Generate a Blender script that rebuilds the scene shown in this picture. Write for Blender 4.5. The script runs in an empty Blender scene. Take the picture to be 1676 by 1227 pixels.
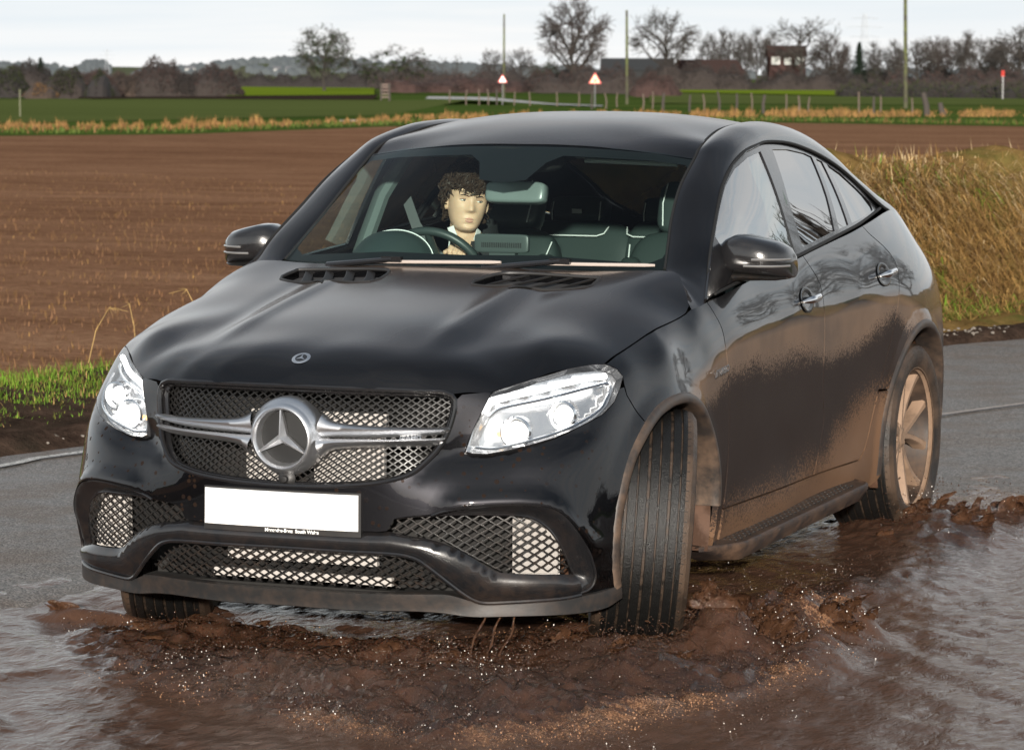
import bpy, bmesh, math, random
import numpy as np
from mathutils import Vector, Matrix, geometry
R_ = math.radians
sc = bpy.context.scene
col = sc.collection
rnd = random.Random(7)
# ------------------------------------------------------------------ camera
# world axes: x = to the car's left, y = back along the car, z = up; road at z = 0
yaw, pitch, roll = R_(22.40828), R_(5.10414), R_(0.1875)
cam_d = bpy.data.cameras.new('camera'); cam = bpy.data.objects.new('camera', cam_d); col.objects.link(cam)
F = Vector((-math.sin(yaw)*math.cos(pitch), math.cos(yaw)*math.cos(pitch), -math.sin(pitch)))
Rv = Vector((math.cos(yaw), math.sin(yaw), 0)); Uv = Rv.cross(F)
Rr = math.cos(roll)*Rv+math.sin(roll)*Uv; Ur = -math.sin(roll)*Rv+math.cos(roll)*Uv
M = Matrix((Rr, Ur, -F)).transposed().to_4x4(); M.translation = (4.60158, -9.26773, 1.83785)
cam.matrix_world = M
cam_d.sensor_width = 36; cam_d.sensor_fit = 'HORIZONTAL'; cam_d.lens = 5459.76/1676*36
cam_d.clip_start = .1; cam_d.clip_end = 20000
cam_d.dof.use_dof = True; cam_d.dof.focus_distance = 11.0; cam_d.dof.aperture_fstop = 11
sc.camera = cam
# ------------------------------------------------------------------ sky and sun
SUN_AZ, SUN_EL = R_(-20), R_(11.5)     # azimuth from -Y (in front of the car) towards +X ; behind the photographer
wd = bpy.data.worlds.new('World'); sc.world = wd; wd.use_nodes = True
wn, wl = wd.node_tree.nodes, wd.node_tree.links
for n in list(wn): wn.remove(n)
def W_(t, **k):
    n = wn.new(t)
    for a, b in k.items(): setattr(n, a, b)
    return n
w_out = W_('ShaderNodeOutputWorld'); w_bg = W_('ShaderNodeBackground'); w_bg2 = W_('ShaderNodeBackground')
w_sky = W_('ShaderNodeTexSky', sky_type='NISHITA', sun_disc=False, sun_elevation=SUN_EL, air_density=1.2, dust_density=2.0, ozone_density=1.0)
sdir = Vector((math.cos(SUN_EL)*math.sin(-SUN_AZ), -math.cos(SUN_EL)*math.cos(SUN_AZ), math.sin(SUN_EL)))
w_sky.sun_rotation = math.atan2(sdir.x, sdir.y)
wl.new(w_sky.outputs[0], w_bg.inputs[0]); w_bg.inputs[1].default_value = .10
# a broken winter cloud layer, streaky near the horizon
w_tc = W_('ShaderNodeTexCoord'); w_sep = W_('ShaderNodeSeparateXYZ'); wl.new(w_tc.outputs['Generated'], w_sep.inputs[0])
w_zz = W_('ShaderNodeMath', operation='MAXIMUM'); wl.new(w_sep.outputs[2], w_zz.inputs[0]); w_zz.inputs[1].default_value = .03
w_za = W_('ShaderNodeMath', operation='ADD'); wl.new(w_zz.outputs[0], w_za.inputs[0]); w_za.inputs[1].default_value = .12
w_dx = W_('ShaderNodeMath', operation='DIVIDE'); wl.new(w_sep.outputs[0], w_dx.inputs[0]); wl.new(w_za.outputs[0], w_dx.inputs[1])
w_dy = W_('ShaderNodeMath', operation='DIVIDE'); wl.new(w_sep.outputs[1], w_dy.inputs[0]); wl.new(w_za.outputs[0], w_dy.inputs[1])
w_cb = W_('ShaderNodeCombineXYZ'); wl.new(w_dx.outputs[0], w_cb.inputs[0]); wl.new(w_dy.outputs[0], w_cb.inputs[1])
w_no = W_('ShaderNodeTexNoise'); wl.new(w_cb.outputs[0], w_no.inputs['Vector'])
w_no.inputs['Scale'].default_value = .55; w_no.inputs['Detail'].default_value = 7; w_no.inputs['Roughness'].default_value = .52
w_rp = W_('ShaderNodeValToRGB'); wl.new(w_no.outputs[0], w_rp.inputs[0])
w_rp.color_ramp.elements[0].position = .34; w_rp.color_ramp.elements[0].color = (.10, .125, .16, 1)
w_rp.color_ramp.elements[1].position = .66; w_rp.color_ramp.elements[1].color = (.46, .48, .50, 1)
e = w_rp.color_ramp.elements.new(.5); e.color = (.22, .25, .29, 1)
# brighten the cloud deck towards the horizon
w_hz = W_('ShaderNodeMapRange'); wl.new(w_sep.outputs[2], w_hz.inputs[0])
w_hz.interpolation_type = 'SMOOTHSTEP'; w_hz.inputs[1].default_value = .18; w_hz.inputs[2].default_value = .62; w_hz.inputs[3].default_value = .92; w_hz.inputs[4].default_value = 0
w_mx = W_('ShaderNodeMix', data_type='RGBA'); wl.new(w_hz.outputs[0], w_mx.inputs[0]); wl.new(w_rp.outputs[0], w_mx.inputs[6]); w_mx.inputs[7].default_value = (.86, .875, .88, 1)
w_mp = W_('ShaderNodeMapping'); wl.new(w_tc.outputs['Generated'], w_mp.inputs[0]); w_mp.inputs['Scale'].default_value = (2.2, 2.2, 26)
w_n2 = W_('ShaderNodeTexNoise'); wl.new(w_mp.outputs[0], w_n2.inputs['Vector']); w_n2.inputs['Scale'].default_value = 1.6; w_n2.inputs['Detail'].default_value = 5; w_n2.inputs['Distortion'].default_value = .6
w_r2 = W_('ShaderNodeValToRGB'); wl.new(w_n2.outputs[0], w_r2.inputs[0]); w_r2.color_ramp.elements[0].position = .36; w_r2.color_ramp.elements[0].color = (.86, .92, .97, 1); w_r2.color_ramp.elements[1].position = .60; w_r2.color_ramp.elements[1].color = (1.06, 1.04, 1.03, 1)
w_m3 = W_('ShaderNodeMix', data_type='RGBA', blend_type='MULTIPLY'); w_m3.inputs[0].default_value = 1; wl.new(w_mx.outputs[2], w_m3.inputs[6]); wl.new(w_r2.outputs[0], w_m3.inputs[7])
wl.new(w_m3.outputs[2], w_bg2.inputs[0]); w_bg2.inputs[1].default_value = .95
w_ms = W_('ShaderNodeMixShader'); w_ms.inputs[0].default_value = .91
wl.new(w_bg.outputs[0], w_ms.inputs[1]); wl.new(w_bg2.outputs[0], w_ms.inputs[2]); wl.new(w_ms.outputs[0], w_out.inputs[0])
sun_d = bpy.data.lights.new('sun', 'SUN'); sun = bpy.data.objects.new('sun', sun_d); col.objects.link(sun)
sun_d.energy = 5.0; sun_d.angle = R_(1.5); sun_d.color = (1, .93, .84)
sun.rotation_euler = (-sdir).to_track_quat('-Z', 'Y').to_euler()
sc.view_settings.view_transform = 'Standard'; sc.view_settings.look = 'None'; sc.view_settings.exposure = .38; sc.view_settings.gamma = 1
class RBF:
    """smooth surface through control points: value = f(a, b)"""
    def __init__(s, ab, val, smooth=2e-5, sc=(1., 1.)):
        s.sc = np.array(sc); s.p = np.asarray(ab, float)*s.sc
        n = len(s.p); d = np.linalg.norm(s.p[:, None]-s.p[None], axis=2)
        A = np.zeros((n+3, n+3)); A[:n, :n] = d**3 + smooth*np.eye(n)
        A[:n, n] = 1; A[:n, n+1:] = s.p; A[n:, :n] = A[:n, n:].T
        s.c = np.linalg.solve(A, np.concatenate([np.asarray(val, float), np.zeros(3)]))
    def __call__(s, a, b):
        q = np.stack([np.asarray(a, float), np.asarray(b, float)], -1)*s.sc
        d = np.linalg.norm(q[..., None, :]-s.p, axis=-1)**3
        n = len(s.p)
        return d@s.c[:n] + s.c[n] + q@s.c[n+1:]
def sstep(e0, e1, x):
    t = np.clip((x-e0)/(e1-e0), 0, 1); return t*t*(3-2*t)
# ---- car frame: u back from the nose, v to the car's left, w up (metres) ----
U0 = 1.6   # axis of the cylindrical front field
ROWS = {
 .20: [(.06,0),(.07,.26),(.11,.45),(.165,.6),(.21,.7),(.265,.8),(.35,.88),(.42,.92),(.52,.94)],
 .30: [(.02,0),(.03,.26),(.07,.45),(.125,.6),(.17,.7),(.225,.8),(.305,.88),(.38,.92),(.48,.945),(.56,.955)],
 .45: [(.012,0),(.02,.26),(.055,.45),(.105,.6),(.145,.7),(.195,.8),(.268,.875),(.335,.915),(.42,.94),(.52,.958)],
 .56: [(.012,0),(.022,.26),(.06,.45),(.115,.6),(.16,.7),(.22,.8),(.30,.877),(.37,.918),(.48,.953),(.6,.972)],
 .69: [(.02,0),(.035,.26),(.095,.45),(.163,.555),(.245,.76),(.325,.857),(.43,.92),(.55,.956)],
 .78: [(.04,0),(.06,.26),(.14,.48),(.21,.6),(.30,.76),(.39,.86),(.5,.922),(.62,.955)],
 .86: [(.07,0),(.09,.26),(.179,.518),(.236,.611),(.355,.755),(.465,.855),(.59,.918),(.7,.948),(.95,.984)],
 .933: [(.569,.861),(.66,.902),(.8,.94),(1.0,.962),(1.2,.968)],
}
FCP = [(u, v, w) for w, L in ROWS.items() for u, v in L]
FCP += [(.33,.70,.888),(.45,.79,.913),(.81,.885,.991),(1.018,.90,1.028),(1.23,.912,1.064),(1.367,.925,1.082)]
FCP += [(.75,.975,.80),(.9,.99,.82),(1.05,.989,.80),(.9,.93,.985),(1.2,.985,.85),(1.2,.983,.7),(1.25,.978,.5),(1.25,.962,.3),(1.25,.945,.2),(1.2,.948,1.01),
        (.62,.975,.68),(.54,.966,.45)]
SD = {
 1.4: [(1.087,.928),(1.04,.953),(.98,.97),(.9,.982),(.8,.985),(.6,.976),(.45,.968),(.3,.95),(.2,.93)],
 1.8: [(1.135,.924),(1.08,.95),(1.01,.973),(.95,.982),(.85,.98),(.6,.97),(.45,.958),(.36,.958),(.27,.95),(.2,.925)],
 2.2: [(1.175,.917),(1.11,.948),(1.04,.973),(.97,.983),(.9,.979),(.75,.971),(.6,.965),(.5,.955),(.44,.952),(.36,.958),(.27,.95),(.2,.92)],
 3.0: [(1.235,.905),(1.15,.943),(1.07,.972),(1.0,.985),(.9,.982),(.75,.972),(.6,.965),(.5,.955),(.44,.953),(.36,.96),(.27,.95),(.2,.92)],
 3.5: [(1.28,.88),(1.2,.925),(1.1,.968),(1.0,.993),(.9,1.0),(.8,1.0),(.6,.985),(.45,.97),(.3,.955)],
 3.8: [(1.30,.845),(1.2,.91),(1.1,.96),(1.0,.992),(.9,1.003),(.82,1.005)],
 4.2: [(1.26,.80),(1.2,.84),(1.1,.905),(1.0,.947),(.9,.967),(.8,.977),(.6,.968),(.4,.95)],
 4.5: [(1.2,.70),(1.1,.79),(1.0,.85),(.9,.88),(.7,.90),(.5,.90),(.3,.88)],
 4.75: [(1.1,.60),(.9,.72),(.6,.78),(.35,.76)],
}
SP = [(u, v, w) for u, L in SD.items() for w, v in L]
for p in FCP:
    if p[0] > .95 and p[0] < 1.38: SP.append(p)
for p in SP:
    if p[0] == 1.4: FCP.append(p)
HP = [(.072,0,.872),(.10,0,.915),(.151,0,.954),(.25,0,.992),(.45,0,1.037),(.8,0,1.098),(1.1,0,1.145),(1.36,0,1.181),
 (.09,.26,.868),(.117,.26,.91),(.168,.26,.95),(.27,.26,.988),(.47,.26,1.034),(.8,.26,1.093),(1.1,.26,1.141),(1.37,.26,1.180),
 (.13,.4,.863),(.155,.4,.9),(.21,.4,.94),(.31,.4,.977),(.5,.4,1.024),(.8,.4,1.083),(1.1,.4,1.135),(1.385,.4,1.179),
 (.179,.518,.853),(.205,.518,.885),(.27,.53,.932),(.236,.611,.860),(.27,.61,.893),(.33,.60,.932),(.5,.58,1.0),(.8,.6,1.060),(1.1,.62,1.121),(1.40,.62,1.180),
 (.33,.70,.888),(.45,.79,.913),(.569,.861,.933),(.81,.885,.991),(1.018,.90,1.028),(1.23,.912,1.064),
 (.46,.72,.972),(.81,.76,1.036),(1.128,.785,1.100),(1.42,.804,1.177),(.7,.83,.988),(1.0,.85,1.05),(1.28,.865,1.112)]
_hp = HP+[(u, -v, w) for u, v, w in HP if v > 0]
_H = RBF([(p[0], p[1]) for p in _hp], [p[2] for p in _hp])
def ridge(u, v):
    # two soft ridges running forward from the vents
    c = .40-.02*np.clip((u-.3)/.9, 0, 1)
    a = np.abs(v)
    k = sstep(.18, .55, u)*(1-sstep(1.05, 1.2, u))
    return k*(.009*np.exp(-((a-c+.03)/.045)**2)-.007*np.exp(-((a-c-.07)/.06)**2))
def H(u, v):
    u = np.asarray(u, float); v = np.asarray(v, float)
    return np.stack([v, u, _H(u, v)+ridge(u, v)], -1)
for _u, _v in ((.278,.653),(.343,.707),(.454,.784),(.529,.835),(.568,.862),(.65,.870),(.73,.8775),(.81,.885),(.88,.8895),(.95,.8945),(1.018,.90),(1.08,.9037),(1.14,.907),(1.20,.911),(1.25,.9135)):
    FCP = [p for p in FCP if math.hypot(p[0]-_u, p[1]-_v) > .02]
    FCP.append((_u, _v, float(H(_u, _v)[2])))
def _cyl(P):
    P = np.asarray(P); return np.arctan2(P[:, 1], U0-P[:, 0]), np.hypot(P[:, 1], U0-P[:, 0])
_th, _r = _cyl(FCP)
_a = np.array([p[2] for p in FCP])
_th2 = np.concatenate([_th, -_th[_th > .01]]); _r2 = np.concatenate([_r, _r[_th > .01]]); _a2 = np.concatenate([_a, _a[_th > .01]])
_FC = RBF(np.stack([_th2, _a2], 1), _r2, sc=(1.25, 1.))
def FC(th, w):
    """front shell: bumper, lamps, wings"""
    th = np.asarray(th, float); w = np.asarray(w, float)
    r = _FC(th, w)
    u = U0-r*np.cos(th); v = r*np.sin(th)
    return np.stack([v, u, w], -1)
_S = RBF([(p[0], p[2]) for p in SP], [p[1] for p in SP], sc=(.8, 1.))
def S(u, w):
    """flank: doors and rear quarter"""
    u = np.asarray(u, float); w = np.asarray(w, float)
    return np.stack([_S(u, w), u, w], -1)
WP = [(1.40,0,1.19),(1.415,.35,1.188),(1.47,.62,1.182),(1.50,.73,1.178),(1.68,0,1.40),(1.70,.35,1.397),(1.775,.655,1.385),(1.985,0,1.594),(2.0,.35,1.584),(2.065,.639,1.554)]
_wp = WP+[(u, -v, w) for u, v, w in WP if v > 0]
_W = RBF([(p[1], p[2]) for p in _wp], [p[0] for p in _wp])
def W(v, w):
    v = np.asarray(v, float); w = np.asarray(w, float)
    return np.stack([v, _W(v, w), w], -1)
RC = [(1.985,1.594),(2.1,1.628),(2.3,1.672),(2.63,1.706),(2.95,1.700),(3.4,1.64),(3.8,1.535),(4.2,1.40),(4.55,1.26)]
RP = []
for u, w in RC:
    n = 1-.25*max(0, (u-3.2)/1.3)
    RP += [(u, 0, w), (u+.015*(u < 2.2), .35*n, w-.013), (u+.08*(u < 2.05)+.03*(u == 2.1), .62*n, w-.043-.012*(u > 2.2))]
_rp = RP+[(u, -v, w) for u, v, w in RP if v > 0]
_R = RBF([(p[0], p[1]) for p in _rp], [p[2] for p in _rp])
def ROOF(u, v):
    u = np.asarray(u, float); v = np.asarray(v, float)
    return np.stack([v, u, _R(u, v)], -1)
GP = {1.37: [(1.087,.921)], 1.5: [(1.102,.917)], 1.545: [(1.172,.866)], 1.646: [(1.257,.840)], 1.797: [(1.356,.806)], 1.951: [(1.456,.776)], 2.113: [(1.526,.757)], 2.279: [(1.574,.749)], 1.9: [(1.148,.913),(1.25,.873),(1.36,.824)], 2.4: [(1.2,.912),(1.4,.835),(1.58,.748)],
 3.0: [(1.235,.90),(1.4,.825),(1.56,.735)], 3.4: [(1.27,.875),(1.4,.80),(1.5,.735)], 3.9: [(1.30,.80),(1.36,.76)]}
_gp = [(u, v, w) for u, L in GP.items() for w, v in L]
_G = RBF([(p[0], p[2]) for p in _gp], [p[1] for p in _gp], sc=(.7, 1.))
def G(u, w):
    u = np.asarray(u, float); w = np.asarray(w, float)
    return np.stack([_G(u, w), u, w], -1)
# ------------------------------------------------------------------ helpers
def tag(o, label, cat, group=None, kind=None):
    o['label'] = label; o['category'] = cat
    if group: o['group'] = group
    if kind: o['kind'] = kind
    return o
def empty(name, loc=(0, 0, 0), parent=None):
    o = bpy.data.objects.new(name, None); col.objects.link(o); o.location = loc; o.parent = parent; return o
def mesh_obj(name, V, Fc, mat, parent=None, smooth=True, normals=None, mi=None):
    me = bpy.data.meshes.new(name); me.from_pydata([tuple(map(float, v)) for v in V], [], [tuple(map(int, f)) for f in Fc])
    for m in (mat if isinstance(mat, (list, tuple)) else [mat]): me.materials.append(m)
    me.polygons.foreach_set('use_smooth', [bool(smooth)]*len(me.polygons))
    if mi is not None: me.polygons.foreach_set('material_index', mi)
    me.validate(); me.update()
    if normals is not None and len(me.vertices) == len(normals):
        me.normals_split_custom_set_from_vertices([tuple(map(float, n)) for n in normals])
    o = bpy.data.objects.new(name, me); col.objects.link(o); o.parent = parent
    return o
class MB:
    """collects pieces of ONE mesh"""
    def __init__(s): s.V = []; s.F = []; s.M = []
    def add(s, V, F, m=0):
        b = len(s.V); s.V += [tuple(map(float, v)) for v in V]; s.F += [tuple(int(i)+b for i in f) for f in F]; s.M += [m]*len(F); return s
    def box(s, c, d, rz=0, m=0, mat3=None):
        P = []
        for x in (-1, 1):
            for y in (-1, 1):
                for z in (-1, 1): P.append(Vector((x*d[0]/2, y*d[1]/2, z*d[2]/2)))
        Q = mat3 if mat3 is not None else Matrix.Rotation(rz, 3, 'Z')
        return s.add([Q@p+Vector(c) for p in P], [(0,1,3,2),(4,6,7,5),(0,4,5,1),(2,3,7,6),(0,2,6,4),(1,5,7,3)], m)
    def tube(s, pts, r, n=8, m=0, cap=True, closed=False, squash=None):
        pts = [Vector(p) for p in pts]; L = len(pts); V = []; Fc = []
        rr = r if isinstance(r, (list, tuple)) else [r]*L
        up = Vector((0, 0, 1)); px = None
        for i, p in enumerate(pts):
            t = (pts[(i+1) % L if closed else min(i+1, L-1)]-pts[(i-1) % L if closed else max(i-1, 0)])
            t = t.normalized() if t.length > 1e-9 else Vector((0, 0, 1))
            if px is None: px = t.orthogonal().normalized() if abs(t.z) > .95 else up.cross(t).normalized()
            else:
                q = px-t*px.dot(t); px = q.normalized() if q.length > 1e-6 else t.orthogonal().normalized()
            py = t.cross(px)
            for k in range(n):
                a = 2*math.pi*k/n; V.append(p+px*math.cos(a)*rr[i]+py*math.sin(a)*rr[i]*(squash or 1))
        for i in range(L if closed else L-1):
            for k in range(n):
                j = (i+1) % L; Fc.append((i*n+k, i*n+(k+1) % n, j*n+(k+1) % n, j*n+k))
        if cap and not closed: Fc.append(tuple(range(n-1, -1, -1))); Fc.append(tuple((L-1)*n+k for k in range(n)))
        return s.add(V, Fc, m)
    def lathe(s, prof, n=48, m=0, M4=None, closed=False):
        """prof: list (r, h); axis z, then moved by M4"""
        V = []; Fc = []; L = len(prof)
        for r, h in prof:
            for k in range(n):
                a = 2*math.pi*k/n; v = Vector((r*math.cos(a), r*math.sin(a), h)); V.append(M4@v if M4 else v)
        for i in range(L if closed else L-1):
            for k in range(n):
                j = (i+1) % L; Fc.append((i*n+k, i*n+(k+1) % n, j*n+(k+1) % n, j*n+k))
        return s.add(V, Fc, m)
    def grid(s, P, m=0, wrap=False):
        a = len(P); b = len(P[0]); V = [p for r in P for p in r]; Fc = []
        for i in range(a-1):
            for j in range(b if wrap else b-1):
                k = (j+1) % b; Fc.append((i*b+j, i*b+k, (i+1)*b+k, (i+1)*b+j))
        return s.add(V, Fc, m)
    def ball(s, c, r, n=8, m=0, rot=None):
        r = r if isinstance(r, (tuple, list)) else (r, r, r); V = []; Fc = []
        for i in range(n+1):
            t = math.pi*i/n
            for k in range(2*n):
                a = math.pi*k/n; p = Vector((r[0]*math.sin(t)*math.cos(a), r[1]*math.sin(t)*math.sin(a), r[2]*math.cos(t)))
                V.append((rot@p if rot else p)+Vector(c))
        for i in range(n):
            for k in range(2*n): Fc.append((i*2*n+k, (i+1)*2*n+k, (i+1)*2*n+(k+1) % (2*n), i*2*n+(k+1) % (2*n)))
        return s.add(V, Fc, m)
    def build(s, name, mat, parent=None, smooth=True, ang=40):
        o = mesh_obj(name, s.V, s.F, mat, parent, smooth, None, s.M)
        if smooth and ang: sharp(o, ang)
        return o
def sharp(o, ang=40):
    me = o.data; bm = bmesh.new(); bm.from_mesh(me); a = R_(ang)
    bmesh.ops.remove_doubles(bm, verts=bm.verts, dist=1e-6)
    for e in bm.edges:
        if len(e.link_faces) == 2: e.smooth = e.calc_face_angle(0) < a
    bm.to_mesh(me); bm.free()
def catmull(pts, n=8, closed=False):
    P = [np.array(p, float) for p in pts]; L = len(P); out = []
    for i in range(L if closed else L-1):
        p0 = P[(i-1) % L] if closed or i > 0 else 2*P[0]-P[1]
        p1 = P[i]; p2 = P[(i+1) % L]; p3 = P[(i+2) % L] if closed or i < L-2 else 2*P[-1]-P[-2]
        for k in range(n):
            t = k/n; out.append(.5*((2*p1)+(-p0+p2)*t+(2*p0-5*p1+4*p2-p3)*t*t+(-p0+3*p1-3*p2+p3)*t**3))
    if not closed: out.append(P[-1])
    return out
def resample(pts, step, closed=True):
    P = [np.array(p, float) for p in pts]; out = []
    L = len(P)
    for i in range(L if closed else L-1):
        a, b = P[i], P[(i+1) % L]; d = np.linalg.norm(b-a); k = max(1, int(math.ceil(d/step)))
        for j in range(k): out.append(a+(b-a)*j/k)
    if not closed: out.append(P[-1])
    return out
def inside(poly, Q):
    poly = np.asarray(poly); Q = np.asarray(Q); x, y = Q[:, 0], Q[:, 1]; r = np.zeros(len(Q), bool)
    x1, y1 = poly[:, 0], poly[:, 1]; x2, y2 = np.roll(x1, -1), np.roll(y1, -1)
    for a, b, c, d in zip(x1, y1, x2, y2):
        if b == d: continue
        r ^= ((b > y) != (d > y)) & (x < (c-a)*(y-b)/(d-b)+a)
    return r
def edge_dist(poly, Q):
    poly = np.asarray(poly); A = poly; B = np.roll(poly, -1, 0); Q = np.asarray(Q); D = np.full(len(Q), 9.)
    for a, b in zip(A, B):
        ab = b-a; t = np.clip(((Q-a)@ab)/max(ab@ab, 1e-12), 0, 1); D = np.minimum(D, np.linalg.norm(Q-(a+t[:, None]*ab), axis=1))
    return D
def offset_poly(poly, d):
    """shrink (d > 0) a polygon by d"""
    P = np.asarray(poly, float); n = len(P); area = .5*np.sum(P[:, 0]*np.roll(P[:, 1], -1)-np.roll(P[:, 0], -1)*P[:, 1]); sgn = 1 if area > 0 else -1
    out = []
    for i in range(n):
        a, b, c = P[i-1], P[i], P[(i+1) % n]; t1 = b-a; t2 = c-b
        t1 = t1/(np.linalg.norm(t1)+1e-12); t2 = t2/(np.linalg.norm(t2)+1e-12)
        n1 = np.array([-t1[1], t1[0]])*sgn; n2 = np.array([-t2[1], t2[0]])*sgn; m = n1+n2; l = np.linalg.norm(m)
        m = m/l if l > 1e-6 else n1
        out.append(b+m*d/max(.5, m@n1))
    return np.array(out)
def fnormal(fn, a, b, flip=1, h=1e-3):
    ta = fn(a+h, b)-fn(a-h, b); tb = fn(a, b+h)-fn(a, b-h); n = np.cross(ta, tb)*flip
    return n/(np.linalg.norm(n, axis=-1, keepdims=True)+1e-12)
def panel(name, fn, poly, parent, mat, flip=1, res=.03, holes=(), off=0., depth=.014, gap=.002, side=1, sx=1., disp=None, hdepth=None, mi=0):
    """a sheet-metal panel cut out of a smooth surface fn(a, b), with turned-in edges. sx scales a to metres"""
    S_ = np.array([sx, 1.])
    P = np.asarray(poly, float)*S_
    P = offset_poly(resample(P, res*.7), gap)
    Hs = [np.array(resample(np.asarray(h, float)*S_, res*.7)) for h in holes]
    lo, hi = P.min(0), P.max(0)
    gx, gy = np.meshgrid(np.arange(lo[0], hi[0], res), np.arange(lo[1], hi[1], res)); Q = np.stack([gx.ravel(), gy.ravel()], 1)
    Q[:, 0] += (np.round((Q[:, 1]-lo[1])/res) % 2)*res*.5
    k = inside(P, Q) & (edge_dist(P, Q) > res*.45)
    for h in Hs: k &= ~inside(h, Q) & (edge_dist(h, Q) > res*.45)
    Q = Q[k]
    V2 = np.concatenate([P]+Hs+[Q]); E = []; b = 0
    for L in [P]+Hs:
        n = len(L); E += [(b+i, b+(i+1) % n) for i in range(n)]; b += n
    vs, es, fs, ov, oe, of = geometry.delaunay_2d_cdt([Vector(q) for q in V2], E, [], 0, 1e-7)
    T = np.array([f for f in fs if len(f) == 3]); X = np.array([tuple(v) for v in vs]); Cn = X[T].mean(1)
    k = inside(P, Cn)
    for h in Hs: k &= ~inside(h, Cn)
    T = T[k]
    A, B = X[:, 0]/sx, X[:, 1]
    g = fn if disp is None else (lambda a, b: fn(a, b)+fnormal(fn, a, b, flip)*disp(a, b)[..., None])
    N = fnormal(g, A, B, flip); V = g(A, B)+N*off
    # winding to agree with the normal
    fnrm = np.cross(V[T[:, 1]]-V[T[:, 0]], V[T[:, 2]]-V[T[:, 0]]); w = np.sum(fnrm*N[T].mean(1), 1) < 0
    T[w] = T[w][:, [0, 2, 1]]
    ec = {}
    for t in T:
        for i in range(3): ec[(t[i], t[(i+1) % 3])] = 1
    bd = [(i, j) for (i, j) in ec if (j, i) not in ec]
    VV = list(V); NN = list(N); FF = [tuple(t) for t in T]
    if depth > 0:
        fl = {}
        Pb = len(P)
        for i, j in bd:
            q = []
            e = V[j]-V[i]
            o = np.cross(e, (N[i]+N[j])/2); o /= np.linalg.norm(o)+1e-12
            dd = depth if (hdepth is None or i < Pb) else hdepth
            for a, d in ((i, 0), (j, 0), (j, dd), (i, dd)):
                VV.append(V[a]-N[a]*d); NN.append(o)
            n = len(VV); FF.append((n-3, n-4, n-1, n-2))
    VV = np.array(VV); NN = np.array(NN)
    if side < 0:
        VV = VV*np.array([-1, 1, 1]); NN = NN*np.array([-1, 1, 1]); FF = [f[::-1] for f in FF]
    return mesh_obj(name, VV, FF, mat, parent, True, NN)
# ------------------------------------------------------------------ materials
class NT:
    def __init__(s, name):
        s.m = bpy.data.materials.new(name); s.m.use_nodes = True; s.n = s.m.node_tree.nodes; s.l = s.m.node_tree.links
        s.b = s.n['Principled BSDF']; s.o = s.n['Material Output']
    def N(s, t, ins=None, **k):
        n = s.n.new(t)
        for a, b in k.items(): setattr(n, a, b)
        for a, b in (ins or {}).items():
            if hasattr(b, 'is_output'): s.l.new(b, n.inputs[a])
            else: n.inputs[a].default_value = b
        return n
    def set(s, **k):
        for a, b in k.items():
            a = a.replace('_', ' ')
            if hasattr(b, 'is_output'): s.l.new(b, s.b.inputs[a])
            else: s.b.inputs[a].default_value = (*b, 1) if isinstance(b, tuple) and len(b) == 3 and a != 'Subsurface Radius' else b
        return s
    def coord(s): return s.N('ShaderNodeNewGeometry').outputs['Position']
    def obj(s): return s.N('ShaderNodeTexCoord').outputs['Object']
    def noise(s, scale, detail=4, rough=.55, vec=None, dist=0, out=0):
        n = s.N('ShaderNodeTexNoise', {'Scale': scale, 'Detail': detail, 'Roughness': rough, 'Distortion': dist}); s.l.new(vec if vec is not None else s.coord(), n.inputs['Vector']); return n.outputs[out]
    def scale(s, v, vec=None): return s.N('ShaderNodeVectorMath', {0: vec if vec is not None else s.coord(), 1: v}, operation='MULTIPLY').outputs[0]
    def math(s, op, a, b=0., c=None, clamp=False):
        d = {0: a, 1: b}
        if c is not None: d[2] = c
        n = s.N('ShaderNodeMath', d, operation=op); n.use_clamp = clamp; return n.outputs[0]
    def ramp(s, f, stops, interp='LINEAR'):
        n = s.N('ShaderNodeValToRGB', {0: f}); r = n.color_ramp; r.interpolation = interp
        while len(r.elements) < len(stops): r.elements.new(.5)
        for e, (p, c) in zip(r.elements, stops): e.position = p; e.color = (*c, 1) if len(c) == 3 else c
        return n.outputs[0]
    def rng(s, f, a, b, c=0., d=1.): return s.N('ShaderNodeMapRange', {0: f, 1: a, 2: b, 3: c, 4: d}).outputs[0]
    def mix(s, f, a, b):
        n = s.N('ShaderNodeMix', data_type='RGBA')
        for i, x in ((0, f), (6, a), (7, b)):
            if hasattr(x, 'is_output'): s.l.new(x, n.inputs[i])
            else: n.inputs[i].default_value = (*x, 1) if isinstance(x, tuple) and len(x) == 3 else x
        return n.outputs[2]
    def bump(s, h, st=.3, dist=.01):
        n = s.N('ShaderNodeBump', {'Height': h, 'Strength': st, 'Distance': dist}); s.l.new(n.outputs[0], s.b.inputs['Normal']); return n
    def xyz(s, v=None):
        n = s.N('ShaderNodeSeparateXYZ', {0: v if v is not None else s.coord()}); return n.outputs
def simple(name, c, rough=.5, metal=0., **k):
    t = NT(name); t.set(Base_Color=c, Roughness=rough, Metallic=metal, **k); return t.m
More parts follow.
